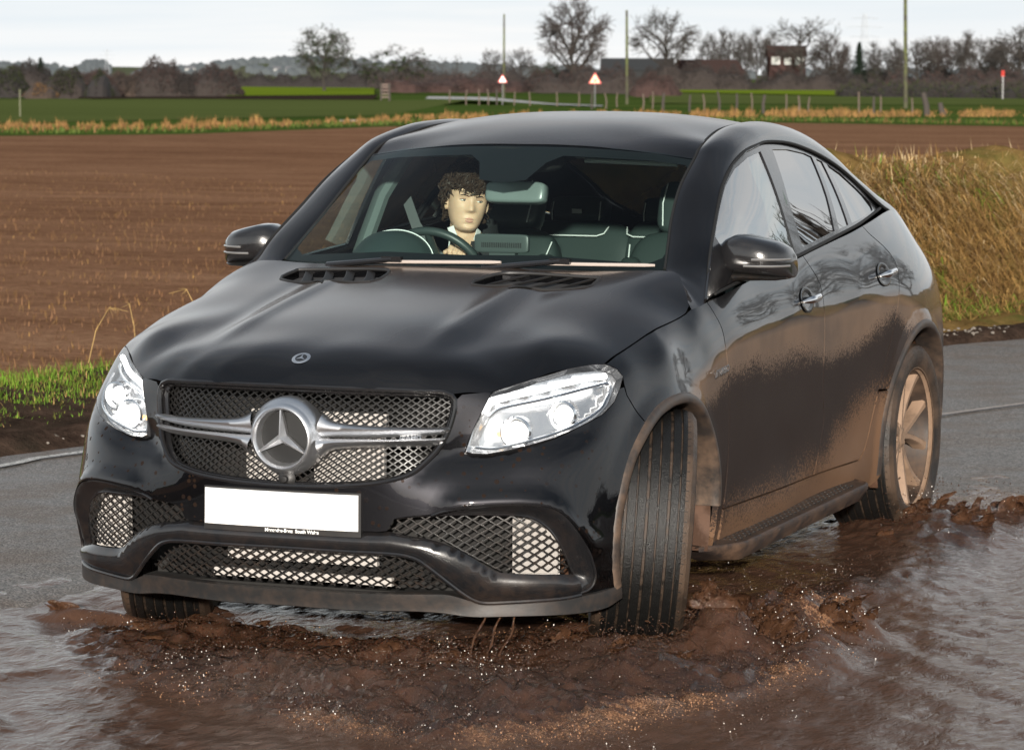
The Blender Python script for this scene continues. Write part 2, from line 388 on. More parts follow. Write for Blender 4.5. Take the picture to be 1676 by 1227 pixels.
# ------------------------------------------------------------------ car materials
def m_paint():
    t = NT('black_paint'); P = t.coord(); X, Y, Z = t.xyz(P)
    nz = t.xyz(t.N('ShaderNodeNewGeometry').outputs['Normal'])[2]
    ax = t.math('ABSOLUTE', X)
    n1 = t.noise(3.0, 5); n2 = t.noise(55, 6, .7); n3 = t.noise(160, 3, .7)
    # flank: dry tan dust under the shoulder crease, then the part wetted by the last splash
    yv = t.math('DIVIDE', Y, 5.)
    crease = t.ramp(yv, [(.0, (.60,)*3), (.16, (.74,)*3), (.21, (.84,)*3), (.262, (.915,)*3), (.30, (.955,)*3), (.44, (.975,)*3), (.60, (.985,)*3), (.70, (1.0,)*3), (.78, (.90,)*3), (.95, (.92,)*3)])
    wet = t.ramp(yv, [(.10, (.60,)*3), (.19, (.71,)*3), (.245, (.765,)*3), (.29, (.84,)*3), (.49, (.835,)*3), (.53, (.80,)*3), (.60, (.80,)*3), (.66, (.88,)*3), (.69, (.92,)*3), (.72, (.83,)*3), (.80, (.78,)*3), (.95, (.75,)*3)])
    flank = t.math('MULTIPLY', t.rng(ax, .86, .90), t.rng(Y, .55, .85))
    d_dust = t.rng(t.math('SUBTRACT', crease, Z), -.012, .03)
    d_dust = t.math('MULTIPLY', t.math('MULTIPLY', flank, d_dust), t.rng(n1, .32, .62, .62, 1.))
    sp = t.noise(210, 4, .75); sp2 = t.noise(95, 3, .6)
    edge = t.math('ADD', t.math('SUBTRACT', wet, Z), t.math('MULTIPLY', t.math('SUBTRACT', n1, .5), .16))
    edge = t.math('ADD', t.math('MULTIPLY', edge, 14.), t.math('ADD', t.math('MULTIPLY', t.math('SUBTRACT', sp, .5), 4.2), t.math('MULTIPLY', t.math('SUBTRACT', sp2, .5), 2.6)))
    m_wet = t.math('MULTIPLY', t.rng(edge, -.15, .25), flank)
    # dried mud along the sills, again with a ragged edge
    lowl = t.ramp(yv, [(.28, (.36,)*3), (.45, (.40,)*3), (.53, (.45,)*3), (.58, (.56,)*3), (.64, (.66,)*3), (.68, (.60,)*3), (.72, (.5,)*3)])
    e2 = t.math('ADD', t.math('SUBTRACT', lowl, Z), t.math('MULTIPLY', t.math('SUBTRACT', n1, .5), .22))
    e2 = t.math('ADD', t.math('MULTIPLY', e2, 9.), t.math('ADD', t.math('MULTIPLY', t.math('SUBTRACT', sp, .5), 4.), t.math('MULTIPLY', t.math('SUBTRACT', sp2, .5), 3.)))
    m_low = t.math('MULTIPLY', t.rng(e2, -.1, .5, 0, .72), flank)
    # thin film of road film on the upward faces
    film = t.math('MULTIPLY', t.rng(nz, .45, .98, 0.004, .055), t.rng(n1, .3, .7, .75, 1.1))
    film = t.math('MAXIMUM', film, t.math('MULTIPLY', t.rng(n3, .64, .74, 0, .08), t.rng(Z, .3, 1.1, 1, .25)))
    fc = t.N('ShaderNodeLayerWeight', {'Blend': .5}).outputs['Facing']
    film = t.math('MULTIPLY', film, t.math('ADD', .6, t.math('MULTIPLY', t.math('POWER', fc, 4.), 9.)))
    dust_a = t.math('MULTIPLY', d_dust, .84)
    cov = t.math('MAXIMUM', film, dust_a)
    base = t.mix(cov, (.012, .012, .014), (.21, .138, .092))
    base = t.mix(m_wet, base, (.022, .0135, .0105))
    base = t.mix(m_low, base, (.19, .105, .058))
    # dark splatter blobs thrown on the nose
    vo = t.N('ShaderNodeTexVoronoi', {'Scale': 42.}); t.l.new(P, vo.inputs['Vector'])
    vr = t.xyz(vo.outputs['Color'])[0]
    blob = t.math('MULTIPLY', t.math('LESS_THAN', vo.outputs['Distance'], t.math('MULTIPLY', vr, .36)), t.math('GREATER_THAN', vr, .45))
    blob = t.math('MULTIPLY', blob, t.math('MULTIPLY', t.rng(Y, .48, .3), t.math('MULTIPLY', t.rng(Z, .84, .70), t.rng(n1, .38, .48))))
    base = t.mix(blob, base, (.018, .011, .008))
    dirt = t.math('MAXIMUM', dust_a, m_low)
    rough = t.math('ADD', .40, t.math('MULTIPLY', dirt, .35))
    met = t.math('MULTIPLY', t.math('SUBTRACT', 1., t.math('MINIMUM', 1., t.math('MULTIPLY', cov, 3.))), t.math('MULTIPLY', t.math('SUBTRACT', 1., m_wet), t.math('SUBTRACT', 1., t.math('MAXIMUM', m_low, blob))))
    coat = t.math('SUBTRACT', 1., t.math('MAXIMUM', t.math('MULTIPLY', dirt, .72), t.math('MULTIPLY', blob, .7)))
    coat = t.math('MULTIPLY', coat, t.math('SUBTRACT', 1., t.math('MULTIPLY', m_wet, .62)))
    t.set(Base_Color=base, Roughness=rough, Metallic=met, Coat_Weight=coat, Coat_Roughness=t.math('ADD', .03, t.math('ADD', t.math('MULTIPLY', m_wet, .14), t.math('MULTIPLY', film, .5))), Specular_IOR_Level=t.math('MULTIPLY', dirt, .25))
    hb = t.math('ADD', t.math('MULTIPLY', n3, dirt), t.math('MULTIPLY', blob, .6))
    t.bump(hb, .25, .004)
    return t.m
M_paint = m_paint()
def m_dirty(name, c, dirt, amt=.5, rough=.45, z0=.2, z1=.6, sc_=30, metal=0., coat=0.):
    """trim with drying mud in patches"""
    t = NT(name); n = t.noise(sc_, 6, .65); n2 = t.noise(5, 3); Z = t.xyz()[2]
    f = t.math('MULTIPLY', t.rng(t.math('ADD', t.math('MULTIPLY', n, .6), t.math('MULTIPLY', n2, .5)), .48, .66), amt)
    f = t.math('MULTIPLY', f, t.rng(Z, z1, z0, .12, 1.))
    t.set(Base_Color=t.mix(f, c, dirt), Roughness=t.math('ADD', rough, t.math('MULTIPLY', f, .4)), Metallic=t.math('MULTIPLY', t.math('SUBTRACT', 1., f), metal), Coat_Weight=coat)
    t.bump(n, .15, .003)
    return t.m
MUD = (.20, .115, .068)
M_trim = m_dirty('gloss_black_trim', (.010, .010, .011), MUD, .10, .22, .15, .55, coat=.6)
M_plas = m_dirty('black_plastic', (.017, .0165, .0165), MUD, .14, .46, .1, .5)
M_wire = m_dirty('mesh_wire', (.012, .012, .012), MUD, .12, .35, .2, .8, 60)
M_liner = m_dirty('wheel_arch_mud', (.055, .028, .017), (.12, .06, .034), .8, .35, .1, 1.2, 20)
M_hull = simple('underbody_black', (.012, .011, .010), .8)
M_seam = simple('seam_rubber', (.008, .008, .008), .7)
M_chrome = simple('chrome', (.80, .80, .81), .07, 1.)
M_satin = m_dirty('satin_silver', (.78, .79, .81), (.25, .17, .12), .12, .36, .5, .75, 90, metal=1.)
M_plate = simple('plate_white', (.86, .86, .85), .35)
M_rad = simple('radiator_alloy', (.47, .44, .41), .5, .0)
M_white = simple('white_print', (.85, .85, .83), .5)
def m_glass(name, tint, f0=.06, rough=.0, dirt=.0, ior=1.52):
    t = NT(name); tr = t.N('ShaderNodeBsdfTransparent'); tr.inputs[0].default_value = (*tint, 1)
    gl = t.N('ShaderNodeBsdfGlossy'); gl.inputs[0].default_value = (1, 1, 1, 1); gl.inputs['Roughness'].default_value = rough
    ge = t.N('ShaderNodeNewGeometry'); dt = t.N('ShaderNodeVectorMath', {0: ge.outputs['Incoming'], 1: ge.outputs['Normal']}, operation='DOT_PRODUCT').outputs['Value']
    r0 = ((ior-1)/(ior+1))**2; fr = t.math('ADD', r0, t.math('MULTIPLY', t.math('POWER', t.math('SUBTRACT', 1., t.math('ABSOLUTE', dt), clamp=True), 5.), 1-r0)); ms = t.N('ShaderNodeMixShader')
    k = t.math('MAXIMUM', fr, f0)
    t.l.new(k, ms.inputs[0]); t.l.new(tr.outputs[0], ms.inputs[1]); t.l.new(gl.outputs[0], ms.inputs[2])
    last = ms.outputs[0]
    if dirt > 0:
        df = t.N('ShaderNodeBsdfDiffuse'); df.inputs[0].default_value = (.3, .27, .23, 1); m2 = t.N('ShaderNodeMixShader')
        t.l.new(t.math('MULTIPLY', t.rng(t.noise(9, 5), .35, .8), dirt), m2.inputs[0]); t.l.new(last, m2.inputs[1]); t.l.new(df.outputs[0], m2.inputs[2]); last = m2.outputs[0]
    t.l.new(last, t.o.inputs[0]); return t.m
M_ws = m_glass('windscreen_glass', (.77, .88, .845), .0, ior=1.27)
M_sg = m_glass('door_glass', (.74, .82, .79), .50)
M_pg = m_glass('privacy_glass', (.05, .055, .06), .50)
M_lens = m_glass('lamp_lens', (.93, .95, .96), .03)
M_redlens = simple('red_lens', (.30, .012, .012), .12)
M_lampin = simple('lamp_reflector', (.88, .88, .89), .16, 1.)
M_lampdark = simple('lamp_bezel', (.10, .10, .105), .25, .6)
def m_emit(name, c, e):
    t = NT(name); t.set(Base_Color=c, Roughness=.2, Emission_Color=c, Emission_Strength=e); return t.m
M_led = m_emit('lamp_light', (1, .98, .94), 3.2)
M_beam = m_emit('lamp_projector', (1, .97, .90), 2.4)
M_int = simple('interior_leather', (.030, .042, .040), .42)
M_dash = simple('dashboard_soft', (.030, .046, .044), .55)
M_pillar = simple('pillar_cloth', (.09, .115, .11), .8)
M_stitch = simple('stitching', (.75, .76, .75), .6)
M_belt = simple('seat_belt', (.13, .14, .14), .6)
M_archlip = m_dirty('arch_lip_plastic', (.035, .029, .026), (.17, .105, .066), .8, .4, .2, 1.1, 14)
M_frit = simple('glass_border_black', (.006, .006, .006), .3)
M_wiper = simple('wiper_dusty', (.42, .36, .32), .6)
M_lampbowl = simple('lamp_bowl', (.70, .70, .71), .22, .85)
M_amber = m_emit('amber_marker', (1, .62, .25), .5)
M_mirror = m_dirty('mirror_black', (.012, .012, .013), MUD, .25, .22, .9, 1.16, 120, coat=.8)
M_mirrorarm = m_dirty('mirror_arm_black', (.012, .012, .012), MUD, .3, .3, .9, 1.2, 60)
M_ind = simple('indicator_lens', (.35, .34, .33), .15, .6)
M_dish = simple('handle_dish_black', (.008, .008, .009), .12)
M_board = m_dirty('running_board', (.030, .022, .019), MUD, .75, .4, .15, .36, 22)
M_screen = simple('screen_back', (.05, .062, .06), .4)
M_rvm = simple('mirror_shell_grey', (.15, .18, .175), .3)
M_visor = simple('visor', (.10, .12, .12), .6)
M_stitch2 = simple('visor_trim', (.40, .44, .43), .3)
M_disc = simple('brake_disc', (.22, .15, .10), .5, .5)
M_skin = None
def m_skin():
    t = NT('skin'); n = t.noise(60, 4); t.set(Base_Color=t.mix(n, (.64, .40, .265), (.72, .48, .33)), Roughness=.5, Subsurface_Weight=.12, Subsurface_Radius=(.02, .008, .004), Subsurface_Scale=.5); return t.m
M_skin = m_skin()
M_lip = simple('lip', (.52, .24, .19), .4)
M_eye = simple('eye_white', (.66, .64, .60), .2)
M_iris = simple('iris', (.06, .075, .08), .1)
M_lidline = simple('lid', (.34, .20, .14), .6)
M_hair = simple('brown_hair', (.036, .020, .012), .55, Specular_IOR_Level=.3)
M_coat = simple('black_coat', (.010, .011, .012), .85)
def m_tyre():
    t = NT('tyre_rubber'); n = t.noise(40, 5, .6); n2 = t.noise(6, 3); nx = t.N('ShaderNodeTexCoord').outputs['Object']
    x, y, z = t.xyz(nx); r = t.math('SQRT', t.math('ADD', t.math('MULTIPLY', y, y), t.math('MULTIPLY', z, z)))
    grv = t.rng(r, .3825, .3765)                       # mud packed in the grooves and thinly over the sidewalls
    tread = t.math('LESS_THAN', t.math('ABSOLUTE', x), .118)
    side = t.math('MULTIPLY', t.math('SUBTRACT', 1., tread), t.rng(n2, .35, .6, .05, .42))
    f = t.math('MAXIMUM', t.math('MULTIPLY', t.math('MULTIPLY', grv, tread), t.rng(n, .38, .56, .03, .26)), side)
    t.set(Base_Color=t.mix(f, (.008, .0078, .0075), (.17, .108, .070)), Roughness=t.math('ADD', t.rng(n, .3, .7, .26, .46), t.math('MULTIPLY', f, .3)), Specular_IOR_Level=.35)
    t.bump(t.noise(150, 4, .7), .7, .004); return t.m
M_tyre = m_tyre()
def m_rim():
    t = NT('rim_mud'); n = t.noise(14, 6, .6); n2 = t.noise(120, 3, .6)
    f = t.rng(n, .30, .52, .72, 1.)
    f = t.math('MULTIPLY', f, t.rng(n2, .28, .36, .6, 1.))
    t.set(Base_Color=t.mix(f, (.05, .045, .042), (.26, .17, .112)), Roughness=t.math('ADD', .25, t.math('MULTIPLY', f, .45)), Metallic=t.math('MULTIPLY', t.math('SUBTRACT', 1., f), .8)); t.bump(n, .2, .004); return t.m
M_rim = m_rim()
M_barrel = m_dirty('rim_barrel', (.030, .020, .015), (.11, .066, .04), .8, .5, .0, 1.5, 12)
M_ventmesh = simple('vent_mesh', (.05, .05, .052), .6)
# ------------------------------------------------------------------ the car
car = empty('car')
tag(car, 'black coupe SUV with muddy flanks driving through a brown puddle', 'car')
def th_of(u, w):
    """angle on the front field whose surface point lies at distance u"""
    lo, hi = .3, 1.5
    for _ in range(40):
        m = (lo+hi)/2
        if FC(m, w)[1] < u: lo = m
        else: hi = m
    return (lo+hi)/2
def ang(u, v): return math.atan2(v, U0-u)
def mir(L): return [(-a, b) for a, b in L]
AF = (.895, .385, .44, .402)    # front wheel arch: centre u, w and radii
AR = (3.80, .385, .455, .452)   # rear wheel arch
def flare(A, u, w):
    d = (np.hypot((u-A[0])/A[2], (w-A[1])/A[3])-1)*A[3]
    return .016*(1-sstep(.0, .085, d))
def d_front(a, b):
    P = FC(a, b); q = flare(AF, P[..., 1], P[..., 2])*sstep(.35, .6, np.abs(a))
    # crease that runs from under the lamp in towards the number plate
    t = np.abs(a); c = np.interp(t, [.2, .28, .32, .366, .433, .504, .574, .62, .68], [.56, .597, .633, .653, .661, .675, .700, .712, .72])
    k = sstep(.22, .34, t)*(1-sstep(.56, .68, t))
    q = q - k*.014*np.exp(-((P[..., 2]-c-.03)/.035)**2)
    # wing over the outer air intake
    c2 = np.interp(t, [.28, .33, .374, .43, .479, .516, .548, .574, .62], [.49, .505, .518, .525, .527, .521, .503, .467, .38])
    q = q + sstep(.3, .37, t)*(1-sstep(.60, .68, t))*.014*np.exp(-((P[..., 2]-c2-.012)/.03)**2)
    return q
def d_flank(a, b):
    u, w = a, b
    q = flare(AR, u, w)+flare(AF, u, w)
    # hollow above the sill and a soft line rising to the rear wheel
    return q
HL = [(0.37, 0.685), (0.385, 0.746), (0.404, 0.804), (0.42, 0.852), (0.429, 0.864), (0.46, 0.878), (0.513, 0.897), (0.601, 0.924), (0.663, 0.933), (0.699, 0.932), (0.727, 0.916), (0.741, 0.892), (0.726, 0.859), (0.702, 0.82), (0.664, 0.786), (0.609, 0.756), (0.555, 0.727), (0.505, 0.707), (0.457, 0.689), (0.414, 0.677), (0.385, 0.678)]
GL = [(0.349, 0.84), (0.348, 0.805), (0.337, 0.747), (0.319, 0.697), (0.296, 0.658), (0.265, 0.618), (0.224, 0.596), (0.176, 0.582), (0.102, 0.571), (0.03, 0.566)]
GU = [(0.342, 0.855), (0.330, 0.862), (0.316, 0.866), (0.258, 0.869), (0.189, 0.872), (0.113, 0.873), (0.033, 0.874)]
FO = [(0.307, 0.492), (0.331, 0.505), (0.374, 0.518), (0.43, 0.525), (0.479, 0.527), (0.516, 0.521), (0.548, 0.503), (0.574, 0.467), (0.598, 0.417), (0.618, 0.368), (0.631, 0.319), (0.636, 0.293), (0.633, 0.267), (0.622, 0.248), (0.601, 0.238)]
FM_top = [(0.235, 0.476), (0.26, 0.484), (0.307, 0.49), (0.374, 0.494), (0.423, 0.494), (0.466, 0.494), (0.494, 0.489), (0.515, 0.476), (0.537, 0.448), (0.557, 0.406), (0.575, 0.358), (0.591, 0.307), (0.596, 0.294)]
FM_bot = [(0.221, 0.437), (0.257, 0.426), (0.288, 0.42), (0.319, 0.408), (0.344, 0.393), (0.374, 0.368), (0.411, 0.328), (0.436, 0.307), (0.483, 0.3), (0.547, 0.298), (0.596, 0.294)]
LT = [(0.03, .374), (0.154, 0.373), (0.193, 0.373), (0.235, 0.371), (0.26, 0.366), (0.282, 0.354), (0.306, 0.327), (0.343, 0.28), (0.368, 0.249), (0.39, 0.228), (0.412, 0.22), (0.453, 0.222), (0.501, 0.226), (0.566, 0.231), (0.601, 0.238)]
LM = [(0.03, .358), (0.154, 0.357), (0.193, 0.357), (0.235, 0.355), (0.26, 0.346), (0.287, 0.326), (0.312, 0.301), (0.33, 0.278), (0.346, 0.257), (0.311, 0.247), (0.247, 0.245), (0.149, 0.242), (0.03, .241)]
def cr(L, n=4): return [tuple(p) for p in catmull(L, n)]
def arch(A, a0, a1, n=30): return [(A[0]+A[2]*math.cos(t), A[1]+A[3]*math.sin(t)) for t in np.linspace(R_(a0), R_(a1), n)]
# --- front bumper skin
arF = [(th_of(u, w), w) for u, w in arch(AF, 124, 200, 22)]          # from the wing seam down to the bumper foot
half = [(.66, .235)]+arF[::-1]
hl_low = cr(HL[12:]+HL[:1], 4); hl_in = cr(HL[:5], 4)
seam_l = [(.745, .835), (.741, .862)]
half = [(.622, .240)]+half+seam_l+hl_low+hl_in[1:-1]+[(.413, .8645), (.39, .862), (.362, .858)]
top = cr(GL, 4)
h2 = half+top
poly = h2+mir(h2)[::-1]
# upper skin stops at the intake wing, the number plate panel and the beam
foot = [(.205, .436), (.221, .440), (.235, .478), (.26, .486), (.307, .494)]+cr(FO, 4)[2:-1]+[(.601, .236)]
bl = [(0.0, .436)]+foot+half[1:]+top
poly = bl+mir(bl[1:])[::-1]
bumper = panel('front_bumper', FC, poly, car, M_paint, flip=1, res=.022, sx=1.3, depth=.03, gap=.0015, disp=d_front)
# --- black wing around each outer intake, sunk towards the mesh
def d_sur(a, b):
    P = np.stack([np.abs(a)*1.3, b], -1); sh = P.shape[:-1]; Q = P.reshape(-1, 2)
    A = np.array(catmull(FM_top, 4))*np.array([1.3, 1]); d = np.full(len(Q), 9.)
    for i in range(len(A)-1):
        ab = A[i+1]-A[i]; t = np.clip(((Q-A[i])@ab)/(ab@ab), 0, 1); d = np.minimum(d, np.linalg.norm(Q-A[i]-t[:, None]*ab, axis=1))
    return d_front(a, b) - .035*(1-sstep(0, .05, d.reshape(sh)))
for s in (1, -1):
    P = cr(FO, 4)+[(.600, .262)]+cr(FM_top, 4)[::-1][:-9]
    sur = panel('intake_surround', FC, P, bumper, M_trim, res=.014, sx=1.3, depth=.03, gap=.001, disp=d_sur, side=s)
# --- beam between plate and lower intake
def segdist(C, a, b):
    Q = np.stack([np.abs(np.ravel(a))*1.3, np.ravel(b)], -1); A = np.array(C)*np.array([1.3, 1]); d = np.full(len(Q), 9.)
    for i in range(len(A)-1):
        ab = A[i+1]-A[i]; t = np.clip(((Q-A[i])@ab)/(ab@ab), 0, 1); d = np.minimum(d, np.linalg.norm(Q-A[i]-t[:, None]*ab, axis=1))
    return d.reshape(np.shape(b))
B_TOP = [(0., .434), (.205, .434)]+cr(FM_bot, 4); B_BOT = cr(LT, 4); B_BOT = [(0., .374)]+B_BOT
def d_beam(a, b):
    a = np.broadcast_to(a, np.shape(b)); dt, db = segdist(B_TOP, a, b), segdist(B_BOT, a, b); k = db/(db+dt+1e-6)
    return .013*np.sin(np.pi*k)**.9+.006*(1-k)-.022*sstep(.82, 1, k)
hb = [(0., .434), (.205, .434)]+cr(FM_bot, 4)+[(.6005, .262), (.601, .239)]+cr(LT, 4)[::-1]
beam = panel('bumper_beam', FC, hb+mir(hb[1:])[::-1], bumper, M_trim, res=.016, sx=1.3, depth=.04, gap=.001, disp=d_beam)
# thin rounded edges of the wings and the lower intake
def on(fn, L, off, flip=1):
    A = np.array([p[0] for p in L]); B = np.array([p[1] for p in L]); return fn(A, B)+fnormal(fn, A, B, flip)*off
def flipx(P, s): return [Vector((p[0]*s, p[1], p[2])) for p in P]
mb = MB()
lt = cr(LT, 5); mb.tube(on(FC, mir(lt)[::-1]+lt, .012), .007, 8)
for s in (1, -1):
    mb.tube(flipx(on(FC, cr(FO, 5), .002), s), .005, 8)
    mb.tube(flipx(on(FC, cr(FM_top, 5), -.028), s), .004, 6)
mb.build('edge_trim', M_trim, bumper)
# --- splitter along the foot of the bumper
TH = np.linspace(-.70, .70, 141)
ttop = lambda t: np.interp(abs(t), [0, .148, .247, .343, .374, .406, .469, .55, .608, .663, .70], [.240, .240, .243, .246, .226, .210, .218, .226, .231, .241, .25])
tlow = lambda t: np.interp(abs(t), [0, .143, .211, .277, .328, .367, .393, .47, .535, .605, .663, .70], [.183, .180, .183, .185, .181, .171, .169, .172, .173, .173, .180, .206])
def smoothl(f): return lambda t: (f(t-.02)+f(t)*2+f(t+.02))/4
ttop, tlow = smoothl(ttop), smoothl(tlow)
rows = []
for k, (fr_, off) in enumerate([(1., -.03), (1., .004), (.97, .014), (.75, .018), (.35, .022), (.06, .022), (0, .012), (-.02, -.03), (.0, -.10)]):
    w = np.array([tlow(t)+(ttop(t)-tlow(t))*fr_ for t in TH]); P = FC(TH, np.maximum(w, .2)); P[:, 2] = w
    N = fnormal(FC, TH, np.full_like(TH, .24)); N[:, 2] = 0
    rows.append(P+N*off)
mb = MB(); mb.grid(rows); mb.build('splitter', M_plas, bumper, ang=50)
# --- woven mesh inserts
def mesh_insert(name, polys, cell, off, parent, r=.0032, mat=None, a0=-.7, a1=.7, b0=.2, b1=.9):
    cw, ch = cell; m = MB()
    PP = [np.array(p)*np.array([1.3, 1]) for p in polys]
    nb = int((b1-b0)/(ch/2))+2
    for j in range(nb):
        i0, i1 = int(a0*1.3/(cw/2))-1, int(a1*1.3/(cw/2))+1; run = []
        for i in range(i0, i1+1):
            for f in (0, .34, .66):
                ii = i+f; tri = abs((ii % 2)-1); tri = tri*tri*(3-2*tri)*.5+tri*.5
                if j % 2: tri = 1-tri
                a = ii*cw/2; b = b0+j*ch/2+(tri-.5)*ch/2*1.04
                q = np.array([[a, b]]); ok = any(inside(p, q)[0] for p in PP)
                if ok: run.append((a/1.3, b))
                else:
                    if len(run) > 2: m.tube(on(FC, run, off+(.002 if j % 2 else 0)), r, 5, cap=False)
                    run = []
        if len(run) > 2: m.tube(on(FC, run, off), r, 5, cap=False)
    return m.build(name, mat or M_wire, parent)
grille = empty('grille', (0, 0, 0), car)
gp = [(0.0, .566)]+cr(GL[::-1], 4)+cr(GU, 3)+[(0, .874)]
gpoly = gp+mir(gp[1:-1])[::-1]
# dark rim of the opening
mb = MB(); mb.tube(on(FC, gpoly, -.006), .009, 8, closed=True); mb.tube(on(FC, gpoly, -.03), .012, 8, closed=True); mb.build('grille_frame', M_trim, grille)
mesh_insert('grille_mesh', [gpoly], (.028, .021), -.045, grille, .0028, a0=-.36, a1=.36, b0=.55, b1=.89)
lmp = LM+mir(LM)[::-1]
li = mesh_insert('lower_intake_mesh', [lmp], (.036, .026), -.03, bumper, .003, a0=-.36, a1=.36, b0=.23, b1=.37)
fmp = cr(FM_top, 3)+cr(FM_bot, 3)[::-1]
mesh_insert('outer_intake_mesh', [fmp], (.040, .029), -.034, bumper, .003, a0=.2, a1=.61, b0=.28, b1=.51)
mesh_insert('outer_intake_mesh', [mir(fmp)], (.040, .029), -.034, bumper, .003, a0=-.61, a1=-.2, b0=.28, b1=.51)
# --- twin blade and star
def fcp(a, b, off): return Vector(on(FC, [(a, b)], off)[0])
for s in (1, -1):
    up_ = [(.338, .7575), (.301, .757), (.227, .759), (.15, .763), (.112, .768), (.092, .776), (.078, .79)]; up_ = cr(up_, 4)
    mid = cr([(.338, .7425), (.301, .740), (.227, .737), (.15, .734), (.112, .733), (.092, .7325), (.070, .731)], 4)
    mid2 = cr([(.331, .726), (.301, .725), (.227, .722), (.15, .720), (.112, .718), (.092, .717), (.070, .716)], 4)
    lo_ = cr([(.322, .712), (.301, .709), (.227, .706), (.15, .700), (.112, .694), (.092, .686), (.078, .668)], 4)
    m = MB()
    for A, B in ((up_, mid), (mid2, lo_)):
        rows = []
        for f, o in ((-.12, -.03), (-.12, -.008), (-.04, .008), (.2, .020), (.5, .026), (.8, .020), (1.04, .006), (1.12, -.008), (1.12, -.03)):
            rows.append(flipx(on(FC, [((1-f)*p[0]+f*q[0], (1-f)*p[1]+f*q[1]) for p, q in zip(A, B)], o-.012), s))
        m.grid(rows)
    m.build('grille_bar', M_satin, grille, ang=60)
stc = (0., .021, .7165); SM = Matrix.Translation(stc)@Matrix.Rotation(R_(90+3), 4, 'X')
star = empty('star_emblem', (0, 0, 0), grille)
mb = MB(); mb.lathe([(.083, -.03), (.087, .004), (.0895, .014), (.096, .020), (.103, .016), (.106, .006), (.110, -.002), (.118, -.010), (.124, -.03), (.124, -.06)], 72, M4=SM); mb.build('emblem_ring', M_satin, star, ang=60)
mb = MB(); V = []
hub = .020; L_ = .088; wb = .013
for k in range(3):
    a = R_(90+120*k); d = Vector((math.cos(a), math.sin(a), 0)); n = Vector((-d.y, d.x, 0))
    a2 = R_(90+120*k+60); c1 = Vector((math.cos(a2), math.sin(a2), 0))*.0165; a3 = R_(90+120*k-60); c0 = Vector((math.cos(a3), math.sin(a3), 0))*.0165
    top_, tip = Vector((0, 0, .026)), d*L_+Vector((0, 0, .014)); tip2 = d*L_
    mb.add([SM@p for p in (top_, c0+Vector((0, 0, .004)), tip-n*.0025, tip+n*.0025, c1+Vector((0, 0, .004)), tip2-n*.003, tip2+n*.003, c0-Vector((0, 0, .01)), c1-Vector((0, 0, .01)))],
           [(0, 1, 2), (0, 2, 3), (0, 3, 4), (1, 7, 5, 2), (4, 3, 6, 8), (2, 5, 6, 3)])
mb.build('emblem_star', M_satin, star, smooth=False)
mb = MB(); mb.lathe([(.0, -.012), (.05, -.012), (.086, -.02)], 48, M4=SM); mb.build('emblem_backing', M_seam, star)
mb = MB(); mb.lathe([(0, .014), (.009, .012), (.011, .006)], 20, M4=Matrix.Translation(fcp(.004, .5865, -.012))@Matrix.Rotation(R_(90), 4, 'X')); mb.lathe([(.011, .006), (.02, .004), (.03, -.006)], 20, M4=Matrix.Translation(fcp(.004, .5865, -.016))@Matrix.Rotation(R_(90), 4, 'X'))
mb.build('parking_camera', M_plas, grille)
# --- coolers seen through the meshes
for (x0, x1, z0, z1, y) in ((-.17, -.045, .55, .70, .115), (.06, .30, .55, .77, .13), (-.17, .30, .725, .79, .15)):
    m = MB(); m.box(((x0+x1)/2, y, (z0+z1)/2), (x1-x0, .02, z1-z0)); m.build('radiator', M_rad, car, smooth=False)
m = MB(); m.box((0.03, .10, .335), (.52, .02, .036)); m.box((0.03, .10, .272), (.62, .02, .026)); m.build('oil_cooler', M_rad, car, smooth=False)
fc_ = FC(.49, .39)
for s in (1, -1):
    m = MB()
    for k in range(46):
        x = (-.5+k/45)*.135-.012; c = Vector(fc_)+Vector((x, .105+.25*x, 0)); m.box((c.x*s, c.y, c.z+.005), (.0022, .012, .19))
    m.box(((fc_[0]-.012)*s, fc_[1]+.117, fc_[2]), (.14, .008, .19), rz=.245*s); m.build('side_cooler', M_rad, car, smooth=False)
# --- number plate
pl = panel('number_plate', FC, [(-.1655, .437), (.1655, .437), (.1655, .549), (-.1655, .549)], car, M_plate, res=.03, sx=1.585, off=.018, depth=.006, gap=0)
panel('plate_frame', FC, [(-.170, .418), (.170, .418), (.170, .555), (-.170, .555)], pl, M_plas, res=.03, sx=1.585, off=.011, depth=.02, gap=0)
def text(s, size, name, mat, parent, M4, ext=.0006, bend=None, align='CENTER', sx=1., bold=0.):
    cu_ = bpy.data.curves.new(name, 'FONT'); cu_.body = s; cu_.size = size; cu_.extrude = ext; cu_.align_x = align; cu_.align_y = 'CENTER'; cu_.offset = bold
    t = bpy.data.objects.new(name, cu_); col.objects.link(t); dg = bpy.context.evaluated_depsgraph_get(); dg.update()
    me = bpy.data.meshes.new_from_object(t.evaluated_get(dg)); bpy.data.objects.remove(t)
    me.materials.clear(); me.materials.append(mat)
    for v in me.vertices:
        p = Vector((v.co.x*sx, v.co.y, v.co.z)); v.co = bend(p) if bend else M4@p
    me.update(); o = bpy.data.objects.new(name, me); col.objects.link(o); o.parent = parent; return o
def on_fc(a0, b0, off): return lambda p: fcp(a0+p.x/1.585, b0+p.y, off+p.z)
text('Mercedes-Benz  South Wales', .0155, 'dealer_lettering', M_white, pl, None, bend=on_fc(.025, .4268, .0125), bold=.0004)
text('///AMG', .0155, 'grille_lettering', M_chrome, grille, None, bend=on_fc(.262, .7305, -.018), sx=1.5, bold=.0004)
